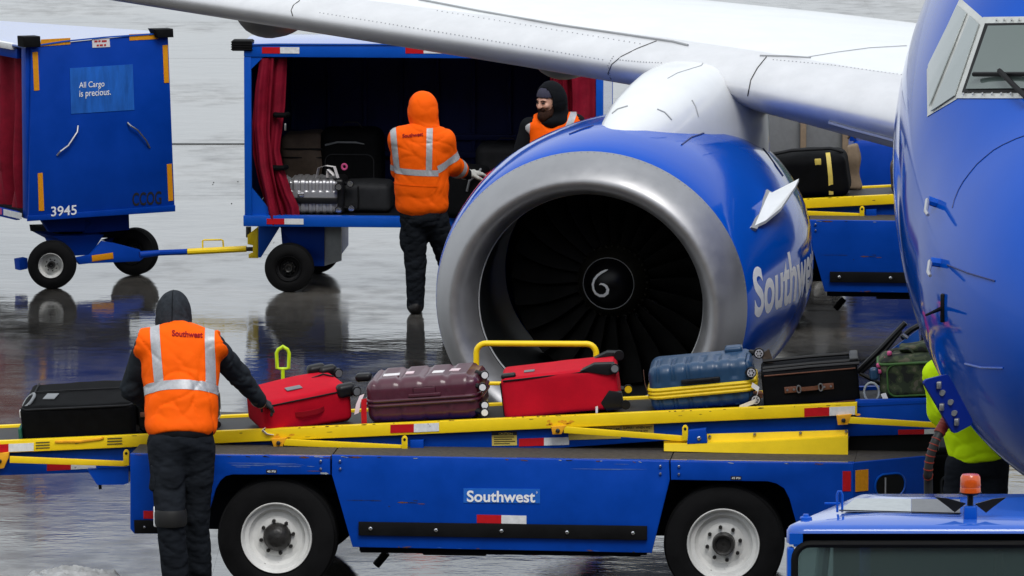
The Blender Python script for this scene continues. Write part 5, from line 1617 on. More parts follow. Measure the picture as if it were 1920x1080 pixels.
# --- bags inside the open cart
def in_cart(px, yl, yaw=0, roll=0, pitch=0, up=0):
    x = cp(px, 395, yl)[0]
    return CT.M @ Matrix.Translation((x, yl, zB1 - .014 + up)) @ Matrix.Rotation(R(yaw), 4, 'Z') @ Matrix.Rotation(R(pitch), 4, 'Y') @ Matrix.Rotation(R(roll), 4, 'X')
G = 'bags loaded in the open cart'
B = bag('suitcase', 'silver ribbed aluminium suitcase lying on the cart floor beside the red curtain', in_cart(592, .42, 0, 0, 0), G)
L, D, H = .40, .42, .285
def sdisp(p, n):
    if abs(n.y) > .6 or abs(n.z) > .6:
        u = ((p.x + .20) / .058) % 1
        if abs(p.z) > .05 and abs(u - .5) < .22: return -.008
    return 0
skin('shell', L, D, H, .035, 'aluminium', B, res=.0095, disp=sdisp)
mb = MB(); mb.box((0, -D / 2 - .003, H * .40), (L * 1.0, .02, .05), .006); mb.obj('black_band', 'plastic', B)
mb = MB(); mb.box((-.10, -D / 2 - .010, H * .57), (.05, .02, .03), .005); mb.obj('latch', 'chrome', B)
mb = MB(); v, f = soft_box(.09, .38, H + .01, .03, .04); mb.add([p + Vector((L / 2 + .005, 0, H / 2)) for p in v], f); mb.obj('end_guard', 'plastic', B)
for x, y, z in ((L / 2 + .01, -D / 2 - .01, H - .055), (L / 2 + .10, -D / 2 + .05, H - .035), (L / 2 + .01, -D / 2 - .01, .04), (L / 2 + .11, -D / 2 + .04, .05)):
    caster(B, (x, y, z), (0, -1, 0), .028, .02, 'chrome', fork=(L / 2, y + .05, z))
ribbon('paper_tag', [(.02, -.12, H + .01), (.04, -.13, H + .09), (.10, -.14, H + .11), (.17, -.15, H + .10), (.20, -.16, H + .01)], .05, 'paper', B, side=(.3, 1, 0))
ribbon('paper_tag', [(.11, -.14, H + .01), (.12, -.15, H + .08), (.17, -.16, H + .03)], .04, 'paper', B, side=(.6, .6, 0))
mb = MB(); mb.tube([Vector((.25 + .02 * math.cos(t), -.15, H + .10 + .022 * math.sin(t))) for t in [2 * math.pi * i / 12 for i in range(12)]], .009, 6, closed=True); mb.obj('tag_loop', 'pink', B)
B = bag('suitcase', 'dark grey fabric suitcase lying right of the silver ribbed case in the cart', in_cart(690, .55, 0, 0, 0), G)
skin('case_body', .40, .45, .24, .05, 'charcoal_nylon', B, disp=lambda p, n: .004 * math.sin(p.x * 17 + p.z * 12))
mb = MB(); mb.tube([(-.06, -.226, .02), (-.055, -.23, .12), (-.06, -.226, .22)], .006, 6); mb.obj('piping', 'black', B)
B = bag('duffel_bag', 'brown canvas holdall at the back of the cart beside the red curtain', in_cart(572, .98, 0, 0, 0, 0.0), G, 'duffel bag')
skin('bag_body', .36, .40, .60, .07, 'brown_cloth', B, disp=lambda p, n: .010 * math.sin(p.z * 18 + p.x * 6) + .006 * math.sin(p.x * 22))
for z in (.40, .47):
    mb = MB(); mb.tube([Vector((x, y, z)) for x, y in rounded(.365, .405, .07, 5)], .008, 6, closed=True); mb.obj('zip_line', 'black', B)
for i in range(3):
    mb = MB(); c_ = Vector((-.02 + .035 * i, -.205, .22)); mb.cyl(c_, c_ + Vector((0, -.006, 0)), .012, 10); mb.obj('stud', 'leather', B)
strap_handle('white_tag', (-.14, -.21, .24), (-.08, -.21, .20), .03, .05, .003, 'patch_grey', B)
B = bag('suitcase', 'large black upright suitcase at the back of the open cart', in_cart(660, .98, 0, 0, 0), G)
skin('case_body', .53, .42, .63, .10, 'black_nylon', B, disp=lambda p, n: .005 * math.sin(p.x * 13) * math.sin(p.z * 9))
mb = MB(); mb.tube([(-.20, -.205, .505), (-.1, -.212, .53), (.05, -.212, .53), (.17, -.205, .51)], .008, 6); mb.obj('piping', 'grey_plastic', B)
mb = MB(); mb.tube([Vector((x, -.213, .25 + z)) for x, z in rounded(.40, .36, .06, 5)], .005, 6, closed=True); mb.obj('pocket_line', 'charcoal_nylon', B)
strap_handle('handle', (-.09, -.02, .63), (.09, -.02, .63), .05, .03, .006, 'plastic', B, n=(0, 0, 1))
B = bag('suitcase', 'black suitcase with red trim being loaded by the hooded worker', in_cart(873, .12, -8, 0, 4), G)
skin('case_body', .30, .40, .42, .06, 'black_nylon', B)
mb = MB(); mb.tube([Vector((x, y, .37)) for x, y in rounded(.306, .406, .06, 5)], .008, 6, closed=True); mb.obj('piping', 'red_dark', B)
mb = MB(); mb.tube([(.04, -.205, .24), (.06, -.235, .33), (.13, -.235, .40), (.14, -.2, .43)], .010, 8); mb.obj('handle', 'grey_plastic', B)
B = bag('suitcase', 'dark suitcase standing far right inside the open cart behind the loaded one', in_cart(950, .95, 0, 0, 0), G)
skin('case_body', .50, .36, .52, .08, 'charcoal_nylon', B)
strap_handle('handle', (-.09, -.02, .52), (.09, -.02, .52), .04, .03, .006, 'plastic', B, n=(0, 0, 1))

# --- closed cart at the left, seen on its end
A1 = at_z(54, 414, .56); B1_ = at_z(328, 395.5, .56)
ang = math.degrees(math.atan2(B1_.y - A1.y, B1_.x - A1.x))
CE = Frame(A1.x, A1.y, ang)
cart2 = thing('baggage_cart', 'blue baggage cart with closed end, orange corner strips and steering drawbar at left', 'baggage cart',
              (A1.x, A1.y, 0), CE.a, 'baggage carts')
ep = lambda px, py, y=0: CE.plane(px, py, y)
face = [ep(54, 414), ep(328, 396), ep(315, 61), ep(59, 87)]
mb = MB(); mb.prism(face, 0, .03, bev=.004); endw = mb.obj('end_wall', 'cart_blue', cart2, smooth=25)
mb = MB(); mb.prism([ep(52, 405, -.02), ep(329, 385, -.02), ep(329, 396.5, -.02), ep(52, 415, -.02)], -.02, -.002, bev=.003); sill = mb.obj('end_sill', 'cart_blue', cart2, smooth=25)
CLEN = 3.4
zA_b, zA_t = face[0][1], face[3][1]; xB, zB_t = face[2]
mb = MB(); mb.box((face[0][0] + .03, .07, (zA_b + zA_t) / 2), (.06, .08, zA_t - zA_b - .02), .004); mb.obj('corner_post', 'cart_blue', cart2, smooth=25)
mb = MB(); mb.box((face[1][0] - .06, CLEN / 2, (zA_b + zB_t) / 2), (.03, CLEN - .1, zB_t - zA_b - .62)); mb.obj('side_wall', 'cart_blue', cart2)
mb = MB(); mb.box((face[1][0] / 2, CLEN - .03, (zA_b + zB_t) / 2), (face[1][0] - .15, .03, zB_t - zA_b - .62)); mb.obj('end_wall', 'cart_blue', cart2)
mb = MB(); mb.box((face[1][0] / 2, CLEN / 2 + .03, zA_b + .04), (face[1][0] - .04, CLEN - .06, .06)); mb.obj('cart_floor', 'underbody', cart2)
mb = MB(); mb.box((.03, CLEN / 2 + .1, zA_t - .075), (.05, CLEN - .2, .08), .004); tb = mb.obj('top_beam', 'cart_blue', cart2, smooth=25)
mb = MB(); mb.box((-.001, CLEN / 2 + .12, zA_t - .02), (.05, CLEN - .24, .05), .004); mb.obj('roof_rail', 'white_tape', cart2, smooth=25)
mb = MB(); mb.box((.0, CLEN / 2 + .1, zA_b + .02), (.04, CLEN - .2, .07), .004); bb = mb.obj('bottom_beam', 'cart_blue', cart2, smooth=25)
rows = []
for i in range(9):
    y = -.01 + (CLEN + .02) * i / 8
    dr = -.05 * y
    rows.append([(-.02, y, zA_t + .002 + dr * .3), (.25 * xB, y, zA_t + .02 + .25 * (zB_t - zA_t) + dr), (.55 * xB, y, zA_t + .02 + .55 * (zB_t - zA_t) + dr), (xB + .01, y, zB_t + .004 + dr)])
mb = MB(); mb.grid(rows, thick=.012); mb.obj('roof', 'roof_blue', cart2, smooth=50)
# side curtain
rows = []
for i in range(25):
    t = i / 24; row = []
    for j in range(161):
        u = j / 160; y = .12 + (CLEN - .3) * u
        d = .075 * (.5 + .5 * t) * (math.sin(u * 70 + .8 * math.sin(4 * t)) + .4 * math.sin(u * 151 + 3 * t))
        row.append((.10 + d, y, zA_t - .11 - (zA_t - zA_b - .16) * t))
    rows.append(row)
mb = MB(); mb.grid(rows, thick=.004); mb.obj('curtain', 'curtain', cart2, smooth=70)
# buffers, tapes, sign, handles, lettering
for pts in ([(44, 69), (76, 68), (77, 88), (45, 89)], [(289, 55), (325, 54), (326, 70), (297, 71)]):
    mb = MB(); mb.prism([ep(a, b, -.06) for a, b in pts], -.06, .06, bev=.006); mb.obj('corner_buffer', 'rubber', cart2, smooth=25)
for pts in ([(77, 74), (132, 71), (132, 83), (76, 87)], [(242, 64), (297, 62), (297, 73), (243, 76)], [(61, 98), (71, 97), (74, 169), (64, 170)], [(305, 85), (314.5, 84), (317, 155), (308, 155.5)],
            [(71, 325), (80, 324), (83, 395), (73, 395.5)], [(313, 308), (322, 307), (325, 376), (316, 377)]):
    mb = MB(); mb.prism([ep(a, b, -.004) for a, b in pts], -.004, -.0008); mb.obj('amber_strip', 'amber_tape', endw, smooth=0)
mb = MB(); mb.prism([ep(a, b, -.004) for a, b in [(131, 128), (249, 120.5), (252, 206), (133.5, 213.5)]], -.004, -.0008); sg = mb.obj('sign', 'poster_blue', endw, smooth=0)
def eflat(name, body, x0, y0, x1, y1, hpx, y, m_, par, bold=.0, spacing=1.0):
    O = Vector((ep(x0, y0, y)[0], y, ep(x0, y0, y)[1])); E = Vector((ep(x1, y1, y)[0], y, ep(x1, y1, y)[1]))
    T = Vector((ep(x0, y0 - hpx, y)[0], y, ep(x0, y0 - hpx, y)[1])); U = E - O
    return lettering(name, body, O, U, T - O, U.length, (T - O).length, m_, par, bold, .003, spacing)
eflat('sign_lettering', 'All Cargo', 148, 168.5, 195.5, 165.5, 14.5, -.0045, 'letter_white', sg, .006)
eflat('sign_lettering', 'is precious.', 148.5, 185.5, 207.5, 181.5, 15.5, -.0045, 'letter_white', sg, .006)
mb = MB(); mb.prism([ep(a, b, -.004) for a, b in [(172.5, 72.5), (205, 71), (206.5, 88), (173.5, 89.5)]], -.004, -.0008); pn_ = mb.obj('paper_notice', 'paper', endw, smooth=0)
for (x_, y_, w_) in ((177, 76, 6), (184.5, 75.6, 4), (191, 75.4, 9), (181.5, 83.5, 4), (187, 83.2, 6), (195, 82.8, 4)):
    mb = MB(); mb.prism([ep(a_, b_, -.006) for a_, b_ in [(x_, y_), (x_ + w_, y_ - .3), (x_ + w_, y_ + 3.2), (x_, y_ + 3.5)]], -.006, -.0045); mb.obj('print_mark', 'red_ink', pn_, smooth=0)
eflat('cart_number', '3945', 95.5, 406, 143.5, 402.5, 18.5, -.0205, 'letter_white', endw, .012)
eflat('stencil_lettering', 'CCOG', 248, 386.5, 302.5, 383, 25, -.0008, 'ink', endw, .018, 1.0)
for pts in ([(146, 236), (145, 247), (128, 273), (113, 284), (107, 291)], [(239, 230), (245, 236), (258, 244), (273, 262), (281, 277)]):
    mb = MB(); P = []
    for i, (a, b) in enumerate(pts):
        yy = -.03 if 0 < i < len(pts) - 1 else -.004
        x, z = ep(a, b, yy); P.append((x, yy, z))
    mb.tube(P, .0075, 8); mb.obj('bent_handle', 'aluminium' if pts[0][0] == 146 else 'steel', cart2)
for a, b, m_ in ((8, 30, 'pink'), (30, 51, 'white_tape')):
    ya = 1.2 if a == 8 else .55
    mb = MB(); mb.box((-.024, .62 if m_ == 'pink' else .25, zA_b + .03), (.006, .33, .05)); mb.obj('reflective_strip', m_, bb, smooth=0)
# turntable and steering gear
def ebox(pts, y0, y1, m_, name, par=cart2, bev=.004):
    mb = MB(); mb.prism([ep(a, b, y0) for a, b in pts], y0, y1, bev=bev); return mb.obj(name, m_, par, smooth=25)
ebox([(79, 413), (159, 407), (159, 434), (93, 435)], .25, .30, 'cart_blue', 'turntable_mount')
ebox([(159, 434), (172, 417), (158, 407), (242, 401), (243, 431), (160, 438)], .30, .8, 'cart_blue', 'turntable_mount')
ebox([(110, 434), (240, 430), (236, 446), (112, 446)], .35, .9, 'underbody', 'turntable')
ebox([(99, 443), (195, 440), (170, 478), (135, 480), (122, 455)], .22, .60, 'cart_blue', 'axle_frame')
ebox([(170, 478), (193, 452), (216, 456), (262, 468), (272, 482), (262, 490), (215, 492), (168, 494), (150, 496), (140, 484)], .10, .14, 'cart_blue', 'steering_frame')
ebox([(193, 451), (240, 437), (272, 460), (286, 472), (262, 470)], .45, .50, 'cart_blue', 'steering_frame')
ebox([(172, 479), (212, 473.5), (213, 485), (173, 490.5)], .094, .0995, 'amber_tape', 'amber_strip')
ebox([(36, 487), (52, 484), (52, 504), (38, 507)], .35, .45, 'cart_blue', 'axle_stub')
gA_ = CE.loc(at_z(95.5, 543, 0)); gB_ = CE.loc(at_z(236, 515, 0))
wr_ = 45.5 / 232
wrot = -CE.a - R(4)
small_wheel(cart2, (gA_.x, gA_.y, wr_), wr_, .16, rot=wrot)
small_wheel(cart2, (gB_.x, gB_.y - .1, wr_), wr_, .16, 'tyre_side', rot=wrot - R(14))
for x, y in ((.3, CLEN - .35), (face[1][0] - .3, CLEN - .35)): small_wheel(cart2, (x, y, wr_), wr_, .16, 'tyre_side', rot=R(90))
cw = lambda px, py, Yw: CE.loc(at(px, py, Yw))
Yw0 = (CE.M @ Vector((gA_.x, gA_.y, 0))).y + .25
Yw1 = (CT.M @ Vector((0, .36, 0))).y
mb = MB(); mb.tube([cw(262, 478, Yw0), cw(300, 474, Yw0 + .05), cw(352, 472, (Yw0 + Yw1) / 2)], [.030, .024, .024], 10); db = mb.obj('drawbar', 'cart_blue', cart2)
mb = MB(); mb.tube([cw(352, 472, (Yw0 + Yw1) / 2), cw(462, 466.5, Yw1)], .026, 10); mb.obj('drawbar_end', 'yellow', db)
mb = MB(); Ym = (Yw0 + Yw1) / 2 + .1; mb.tube([cw(380, 468, Ym), cw(380, 451, Ym), cw(383, 450, Ym), cw(415, 449.5, Ym), cw(418, 451, Ym), cw(419, 466, Ym)], .007, 8); mb.obj('drawbar_handle', 'yellow', db)
# ------------------------------------------------------------------ people
def cap(a, b, ra, rb, k=.03, tag=0): return ('cap', tuple(a), tuple(b), ra, rb, k), tag
def ell(c, r, k=.03, tag=0, rot=None):
    t = ('ell', tuple(c), tuple(r), k)
    if rot is not None: t = t + (rot,)
    return t, tag

def prim_dist(p, C):
    if p[0] == 'cap':
        a, b = np.array(p[1]), np.array(p[2]); ab = b - a
        t = np.clip(((C - a) @ ab) / max(ab @ ab, 1e-9), 0, 1)
        return np.linalg.norm(C - a - t[:, None] * ab, axis=1) - (p[3] + (p[4] - p[3]) * t)
    q = C - np.array(p[1])
    if len(p) > 4: q = q @ np.array(p[4])
    r = np.array(p[2]); k0 = np.linalg.norm(q / r, axis=1); k1 = np.linalg.norm(q / r**2, axis=1) + 1e-9
    return k0 * (k0 - 1) / k1

def cloth_folds(amp, seed, zs=None):
    """narrow irregular creases cut into a garment, over a slow sag"""
    rnd = random.Random(seed)
    W = [(rnd.uniform(-1, 1), rnd.uniform(-1, 1), rnd.uniform(-1.5, 1.5), rnd.uniform(0, 6.3)) for _ in range(6)]
    def f(X, Y, Z):
        w1 = np.sin(11 * X + 7 * Z + seed) + np.sin(9 * Y - 8 * Z + 2 * seed)
        w2 = np.sin(10 * Z - 8 * X + seed * 1.7) + np.sin(8 * Y + 12 * Z + seed)
        d = 0
        for i, (a, b, c, ph) in enumerate(W):
            k = 9 + 4.5 * i
            q = np.sin(k * (a * X + b * Y + c * Z) * .75 + ph + 1.1 * w1 + .8 * w2 * (i % 2))
            m = .5 + .5 * np.sin(6 * (b * X + c * Y + a * Z) + ph * 2 + w2)      # creases come and go
            d = d + (1 - np.abs(q)) ** 4 * m * m
        d = d / 1.6
        slow = .35 * np.sin(7 * Z + 5 * X + seed) * np.sin(6 * X - 5 * Y + 3 * Z)
        a_ = amp if zs is None else np.where(Z < zs, amp, .004)
        return a_ * .62 * (d + 1.1 * slow - .25)
    return f

def body(name, prims, tags_mats, parent, res=.012, folds=None, clips=(), cuts=(), label=None):
    P = [p for p, t in prims]
    V, Q = sdf_mesh(P + list(cuts), res, folds, clips)
    tags = np.array([t for p, t in prims])
    def pick(C):
        D = np.stack([prim_dist(p, C) for p in P], 1)
        return tags[D.argmin(1)]
    me = np_mesh(name, V, Q, tags_mats, pick if len(tags_mats) > 1 else None)
    return link(name, me, parent, label)

def wrap_band(name, src, cuts, matname, parent, lift=.0025):
    """strip of tape: the part of a garment between planes (n, lo, hi), raised a little"""
    bm = bmesh.new(); bm.from_mesh(src.data)
    for n, lo, hi in cuts:
        n = Vector(n).normalized()
        bmesh.ops.bisect_plane(bm, geom=bm.verts[:] + bm.edges[:] + bm.faces[:], plane_co=n * lo, plane_no=n, clear_inner=True)
        bmesh.ops.bisect_plane(bm, geom=bm.verts[:] + bm.edges[:] + bm.faces[:], plane_co=n * hi, plane_no=n, clear_outer=True)
    bm.normal_update()
    for v in bm.verts: v.co = v.co + v.normal * lift
    me = bpy.data.meshes.new(name); bm.to_mesh(me); bm.free(); me.materials.append(M[matname]); me.shade_smooth()
    return link(name, me, parent)

def cloth_text(name, body_, garment, O, U, W, D, width, matname, parent, bold=.02):
    """lettering pressed on a garment along direction D"""
    bm = bmesh.new(); bm.from_mesh(garment.data); bv = BVHTree.FromBMesh(bm); bm.free()
    V, Fc, w, y0, y1 = text_geo(body_, bold)
    O, U, W, D = Vector(O), Vector(U).normalized(), Vector(W).normalized(), Vector(D).normalized()
    s = width / w; pts = []
    for x, y in V:
        p0 = O + U * x * s + W * y * s
        p, n, i, t = bv.ray_cast(p0 - D * .5, D)
        pts.append((p if p is not None else p0) - D * .007)
    mb = MB(); mb.add(pts, Fc); return mb.obj(name, matname, parent, smooth=0)

def hand_prims(wr, d, nrm, thumb, sc=1.0, curl=.5):
    """palm, four fingers of unequal length with bent knuckles, and a thumb from the side of the palm"""
    wr, d, nrm = Vector(wr), Vector(d).normalized(), Vector(nrm).normalized()
    nrm = (nrm - d * nrm.dot(d)).normalized()
    side = d.cross(nrm) * thumb
    P = [cap(wr - d * .03, wr + d * .02, .030 * sc, .030 * sc, .012), cap(wr + d * .03 + side * .018, wr + d * .085 + side * .022, .020 * sc, .019 * sc, .012),
         cap(wr + d * .03 - side * .012, wr + d * .085 - side * .026, .019 * sc, .017 * sc, .012)]
    for i, ln in enumerate((.070, .080, .074, .058)):
        b = wr + d * .088 + side * (.032 - .0215 * i)
        a1 = curl * .7; k1 = b + (d * math.cos(a1) + nrm * math.sin(a1)) * ln * .5 * sc
        a2 = curl * 1.7; k2 = k1 + (d * math.cos(a2) + nrm * math.sin(a2)) * ln * .30 * sc
        a3 = curl * 2.3; k3 = k2 + (d * math.cos(a3) + nrm * math.sin(a3)) * ln * .24 * sc
        P += [cap(b - d * .01, k1, .0105 * sc, .0098 * sc, .005), cap(k1, k2, .0098 * sc, .0092 * sc, .004), cap(k2, k3, .0092 * sc, .008 * sc, .004)]
    b = wr + d * .030 + side * .030
    t1 = b + (d * .6 + side * .7 + nrm * .4).normalized() * .040 * sc; t2 = t1 + (d * .9 + side * .15 + nrm * .5).normalized() * .032 * sc
    P += [cap(b, t1, .0135 * sc, .0115 * sc, .008), cap(t1, t2, .0115 * sc, .0095 * sc, .004)]
    return P

def glove(name, parent, matname, *a, **k):
    P = hand_prims(*a, **k)
    V, Q = sdf_mesh([p for p, t in P], .0042, pad=.02)
    return link(name, np_mesh(name, V, Q, [matname]), parent)

def rotz(deg): 
    m = Matrix.Rotation(R(deg), 3, 'Z'); return [list(r) for r in m]

grow = lambda L, g: [((q[0], q[1], tuple(x + g for x in q[2]), *q[3:]), t) if q[0] == 'ell' else ((q[0], q[1], q[2], q[3] + g, q[4] + g, q[5]), t) for q, t in L]

# ---- worker in the orange vest at the near loader
Yb = 40.06
foot = at_z(345, 1141, 0)
W1 = thing('person', 'worker seen from behind in orange vest over grey hoodie at the belt loader', 'person', (foot.x, Yb, 0), group='ramp workers')
o1 = Vector((foot.x, Yb, 0))
p = lambda px, py, dy=0.0: at(px, py, Yb + dy) - o1
GR, TR, SK, BT, KN = 0, 1, 2, 3, 4
head = p(325, 590, .36); neck = p(334, 628, .26)
shL, shR = p(276, 650, .20), p(400, 650, .20)
elL, elR = p(247, 728, .34), p(447, 704, .42)
wrL, wrR = p(286, 764, .62), p(484, 749, .56)
chest = p(338, 690, .17); belly = p(340, 765, .08); pelv = p(341, 822, .02)
hipL, hipR = p(312, 838, .0), p(371, 838, .03)
knL, knR = p(320, 968, -.09), p(370, 966, .07)
anL, anR = p(329, 1112, -.02), p(375, 1108, .18)
spine = (chest - pelv).normalized()
rotx = lambda a: [list(r) for r in Matrix.Rotation(R(a), 3, 'X')]
torso = [ell(chest, (.215, .135, .27), .06, GR, rotx(-12)), ell(belly, (.195, .140, .22), .06, GR, rotx(-12)), ell(p(338, 650, .22), (.19, .10, .09), .05, GR)]
arms = [cap(shL, elL, .076, .068, .05, GR), cap(elL, wrL, .066, .050, .03, GR), cap(shR, elR, .074, .064, .05, GR), cap(elR, wrR, .062, .046, .03, GR)]
legs = [ell(pelv, (.190, .145, .13), .05, TR), cap(hipL, knL, .118, .090, .035, TR), cap(knL, anL, .084, .078, .015, TR), cap(hipR, knR, .108, .078, .03, TR), cap(knR, anR, .074, .070, .012, TR),
        ell(p(296, 882, -.02), (.04, .07, .10), .02, TR), cap(anL + Vector((0, -.03, -.02)), anL + Vector((-.02, .17, -.05)), .05, .045, .02, BT), cap(anR + Vector((0, -.03, -.02)), anR + Vector((.03, .17, -.05)), .05, .045, .02, BT),
        ]
headp = [ell(head, (.078, .098, .115), .02, SK), cap(neck, head, .06, .06, .03, SK), cap(head + Vector((-.02, .095, -.01)), head + Vector((-.02, .115, -.025)), .014, .016, .012, SK),
         ell(head + Vector((.078, 0, -.01)), (.012, .025, .032), .008, SK), ell(head + Vector((-.078, 0, -.01)), (.012, .025, .032), .008, SK), ell(head + Vector((0, .085, -.06)), (.035, .025, .014), .012, SK)]
hands1 = [cap(wrL, wrL + (wrL - elL).normalized() * .05, .028, .03, .02, SK), cap(wrR, wrR + (wrR - elR).normalized() * .04, .028, .03, .02, SK)]
b1 = body('body', grow(torso, -.014) + arms + legs + headp + hands1, ['grey_cloth', 'trousers', 'skin', 'boot'], W1, .0105, cloth_folds(.022, 3))
glove('glove', W1, 'glove_dark', wrR + (wrR - elR).normalized() * .01, (p(500, 757, .66) - wrR), Vector((0, .3, -1)), -1, 1.15, .55)
glove('glove', W1, 'glove_dark', wrL + (wrL - elL).normalized() * .01, (wrL - elL), Vector((0, .2, -1)), 1, 1.15, .5)
vest_p = grow(torso, .020) + [cap(shL + Vector((-.01, 0, .015)), shR + Vector((.01, 0, .015)), .100, .100, .04), ell(p(341, 800, .03), (.205, .155, .10), .05)]
zhem = p(341, 806, 0)[2]
cutL = ('cut', tuple(shL + Vector((-.115, 0, .06))), tuple(elL + Vector((-.03, 0, 0))), .085, .085)
cutR = ('cut', tuple(shR + Vector((.115, 0, .06))), tuple(elR + Vector((.04, 0, 0))), .085, .082)
vest = body('safety_vest', vest_p, ['orange'], W1, .0090, cloth_folds(.024, 11), clips=[((0, -.55, -1), -zhem + .055)], cuts=[cutL, cutR, ('cut', tuple(neck + Vector((0, .03, .10))), tuple(neck + Vector((0, .06, .02))), .085, .075)])
sn = Vector((0, math.sin(R(24)), math.cos(R(24))))
zb_ = sn.dot(p(340, 722, -.02))
wrap_band('reflective_band', vest, [(sn, zb_ - .030, zb_ + .030)], 'reflective', vest)
for x0, tilt in ((p(294, 700)[0], -.10), (p(393, 700)[0], -.03)):
    n_ = Vector((1, 0, -tilt)).normalized(); c_ = n_.dot(Vector((x0, 0, p(340, 680)[2])))
    wrap_band('reflective_strap', vest, [(n_, c_ - .029, c_ + .029), (sn, zb_ + .031, 9)], 'reflective', vest)
cloth_text('vest_lettering', 'Southwest', vest, p(313, 654.5, -.5), p(370, 659, -.5) - p(313, 654.5, -.5), (0, 0, 1), (0, 1, 0), .185, 'red_dark', vest, .03)
hood_p = [ell(head + Vector((0, -.015, .012)), (.105, .125, .140), .03), cap(head + Vector((0, -.04, -.06)), neck + Vector((0, -.01, -.02)), .100, .105, .05), ell(neck + Vector((0, -.035, -.01)), (.125, .085, .045), .03)]
body('hood', hood_p, ['hood_grey'], W1, .007, cloth_folds(.020, 9), cuts=[('cut', tuple(head + Vector((-.02, .10, -.02))), tuple(head + Vector((-.03, .3, -.06))), .075, .09)])
hb_ = BVHTree.FromPolygons(*[[list(v.co) for v in bpy.data.objects['hood'].data.vertices], [list(f.vertices) for f in bpy.data.objects['hood'].data.polygons]])
P_ = []
for i in range(15):
    a_ = R(-35 + 10 * i); d_ = Vector((0, -math.cos(a_), math.sin(a_)))
    q_, n_, _, _ = hb_.ray_cast(head + d_ * .5, -d_)
    if q_ is not None: P_.append(q_ + n_ * .0005)
mb = MB(); mb.tube(P_, .0028, 6); mb.obj('hood_seam', 'black_cloth', bpy.data.objects['hood'])
mb = MB(); mb.lathe([(-.05, .092), (-.03, .099), (.03, .099), (.05, .092)], 20, knL + Vector((0, 0, -.005)), axis='Z', close=False); mb.obj('knee_strap', 'knee_strap', W1)
mb = MB(); v, f = soft_box(.03, .06, .13, .013, .03); mb.add([q_ + knL + Vector((-.088, .01, .0)) for q_ in v], f); mb.obj('knee_pad', 'white', W1)
v, f = soft_box(.15, .05, .16, .02, .025, lambda q_, n: .005 * math.sin(q_.x * 40 + q_.z * 30)); mb = MB(); mb.add([Matrix.Rotation(R(62), 3, 'Z') @ q_ + p(297, 893, -.03) for q_ in v], f); mb.obj('cargo_pocket', 'trousers', W1)
body('shirt_tail', [ell(p(341, 808, .03), (.196, .152, .085), .03)], ['black_cloth'], W1, .010, cloth_folds(.008, 8))

# ---- hooded worker at the open cart
ft = at_z(778, 588, 0)
Yc = ft.y
W2 = thing('person', 'worker seen from behind in hooded orange jacket reaching into the open cart', 'person', (ft.x, Yc, 0), group='ramp workers')
o2 = Vector((ft.x, Yc, 0))
p = lambda px, py, dy=0.0: at(px, py, Yc + dy) - o2
head = p(793, 207, .08); neck = p(795, 240, .04)
shL, shR = p(752, 262, .02), p(829, 264, .02)
elL, elR = p(752, 318, .16), p(842, 306, .08)
wrL, wrR = p(790, 330, .45), p(876, 327, .36)
chest = p(790, 290, 0); belly = p(790, 350, -.0); pelv = p(793, 402, 0)
hipL, hipR = p(778, 415, 0), p(816, 415, .02)
knL, knR = p(779, 487, .02), p(838, 482, .12)
anL, anR = p(779, 572, .0), p(856, 556, .20)
torso = [ell(chest, (.205, .135, .25), .06, 0), ell(belly, (.195, .14, .24), .06, 0), cap(shL, shR, .075, .075, .05, 0)]
armu = [cap(shL, elL, .078, .066, .05, 0), cap(elL, wrL, .062, .048, .03, 4), cap(shR, elR, .080, .070, .05, 0), cap(elR, elR + (wrR - elR) * .55, .070, .060, .03, 0), cap(elR + (wrR - elR) * .5, wrR, .054, .044, .02, 4)]
legs = [ell(pelv, (.185, .14, .13), .05, 1), cap(hipL, knL, .112, .080, .04, 1), cap(knL, anL, .078, .066, .03, 1), cap(hipR, knR, .108, .080, .04, 1), cap(knR, anR, .076, .066, .03, 1),
        cap(anL + Vector((0, -.03, -.02)), anL + Vector((.01, .18, -.03)), .052, .045, .02, 3), cap(anR + Vector((0, -.03, -.02)), anR + Vector((.05, .17, -.03)), .052, .045, .02, 3), ell(p(758, 445, .02), (.035, .07, .10), .02, 1)]
headp = [ell(head, (.078, .098, .115), .02, 2), cap(neck, head, .058, .06, .03, 2), cap(head + Vector((.03, .10, -.01)), head + Vector((.035, .118, -.025)), .013, .015, .01, 2), ell(head + Vector((.01, .088, -.06)), (.035, .022, .012), .012, 2)]
body('body', grow(torso, -.014) + armu + legs + headp + [cap(wrR, wrR + (wrR - elR).normalized() * .04, .03, .03, .02, 2), cap(wrL, wrL + (wrL - elL).normalized() * .04, .03, .03, .02, 2)], ['black_cloth', 'trousers', 'skin', 'boot', 'black_cloth'], W2, .0105, cloth_folds(.024, 21, .82))
jk = grow(torso, .020) + grow(armu[:1] + armu[2:4], .016) + [ell(p(792, 385, 0), (.205, .155, .12), .05), cap(elL, elL + (wrL - elL) * .5, .074, .066, .03)]
hz = p(795, 402, 0)[2]
jacket = body('hooded_jacket', jk, ['orange'], W2, .0090, cloth_folds(.015, 31), clips=[((-.30, 0, -1), -hz + .015)])
zb_ = p(790, 323, -.14)[2]
wrap_band('reflective_band', jacket, [((.05, 0, 1), zb_ - .026, zb_ + .022), ((1, 0, 0), p(730, 300)[0], p(822, 300)[0]), ((0, 1, 0), -1, .3)], 'reflective', jacket)
for x0, tl in ((p(742, 290)[0], .10), (p(805, 290)[0], -.02)):
    n_ = Vector((1, 0, tl)).normalized(); c_ = n_.dot(Vector((x0, 0, p(790, 290)[2])))
    wrap_band('reflective_strap', jacket, [(n_, c_ - .024, c_ + .024), ((0, 0, 1), zb_ + .02, neck.z + .01)], 'reflective', jacket)
ua = (elR - shR).normalized(); cu = ua.dot(shR + (elR - shR) * .72)
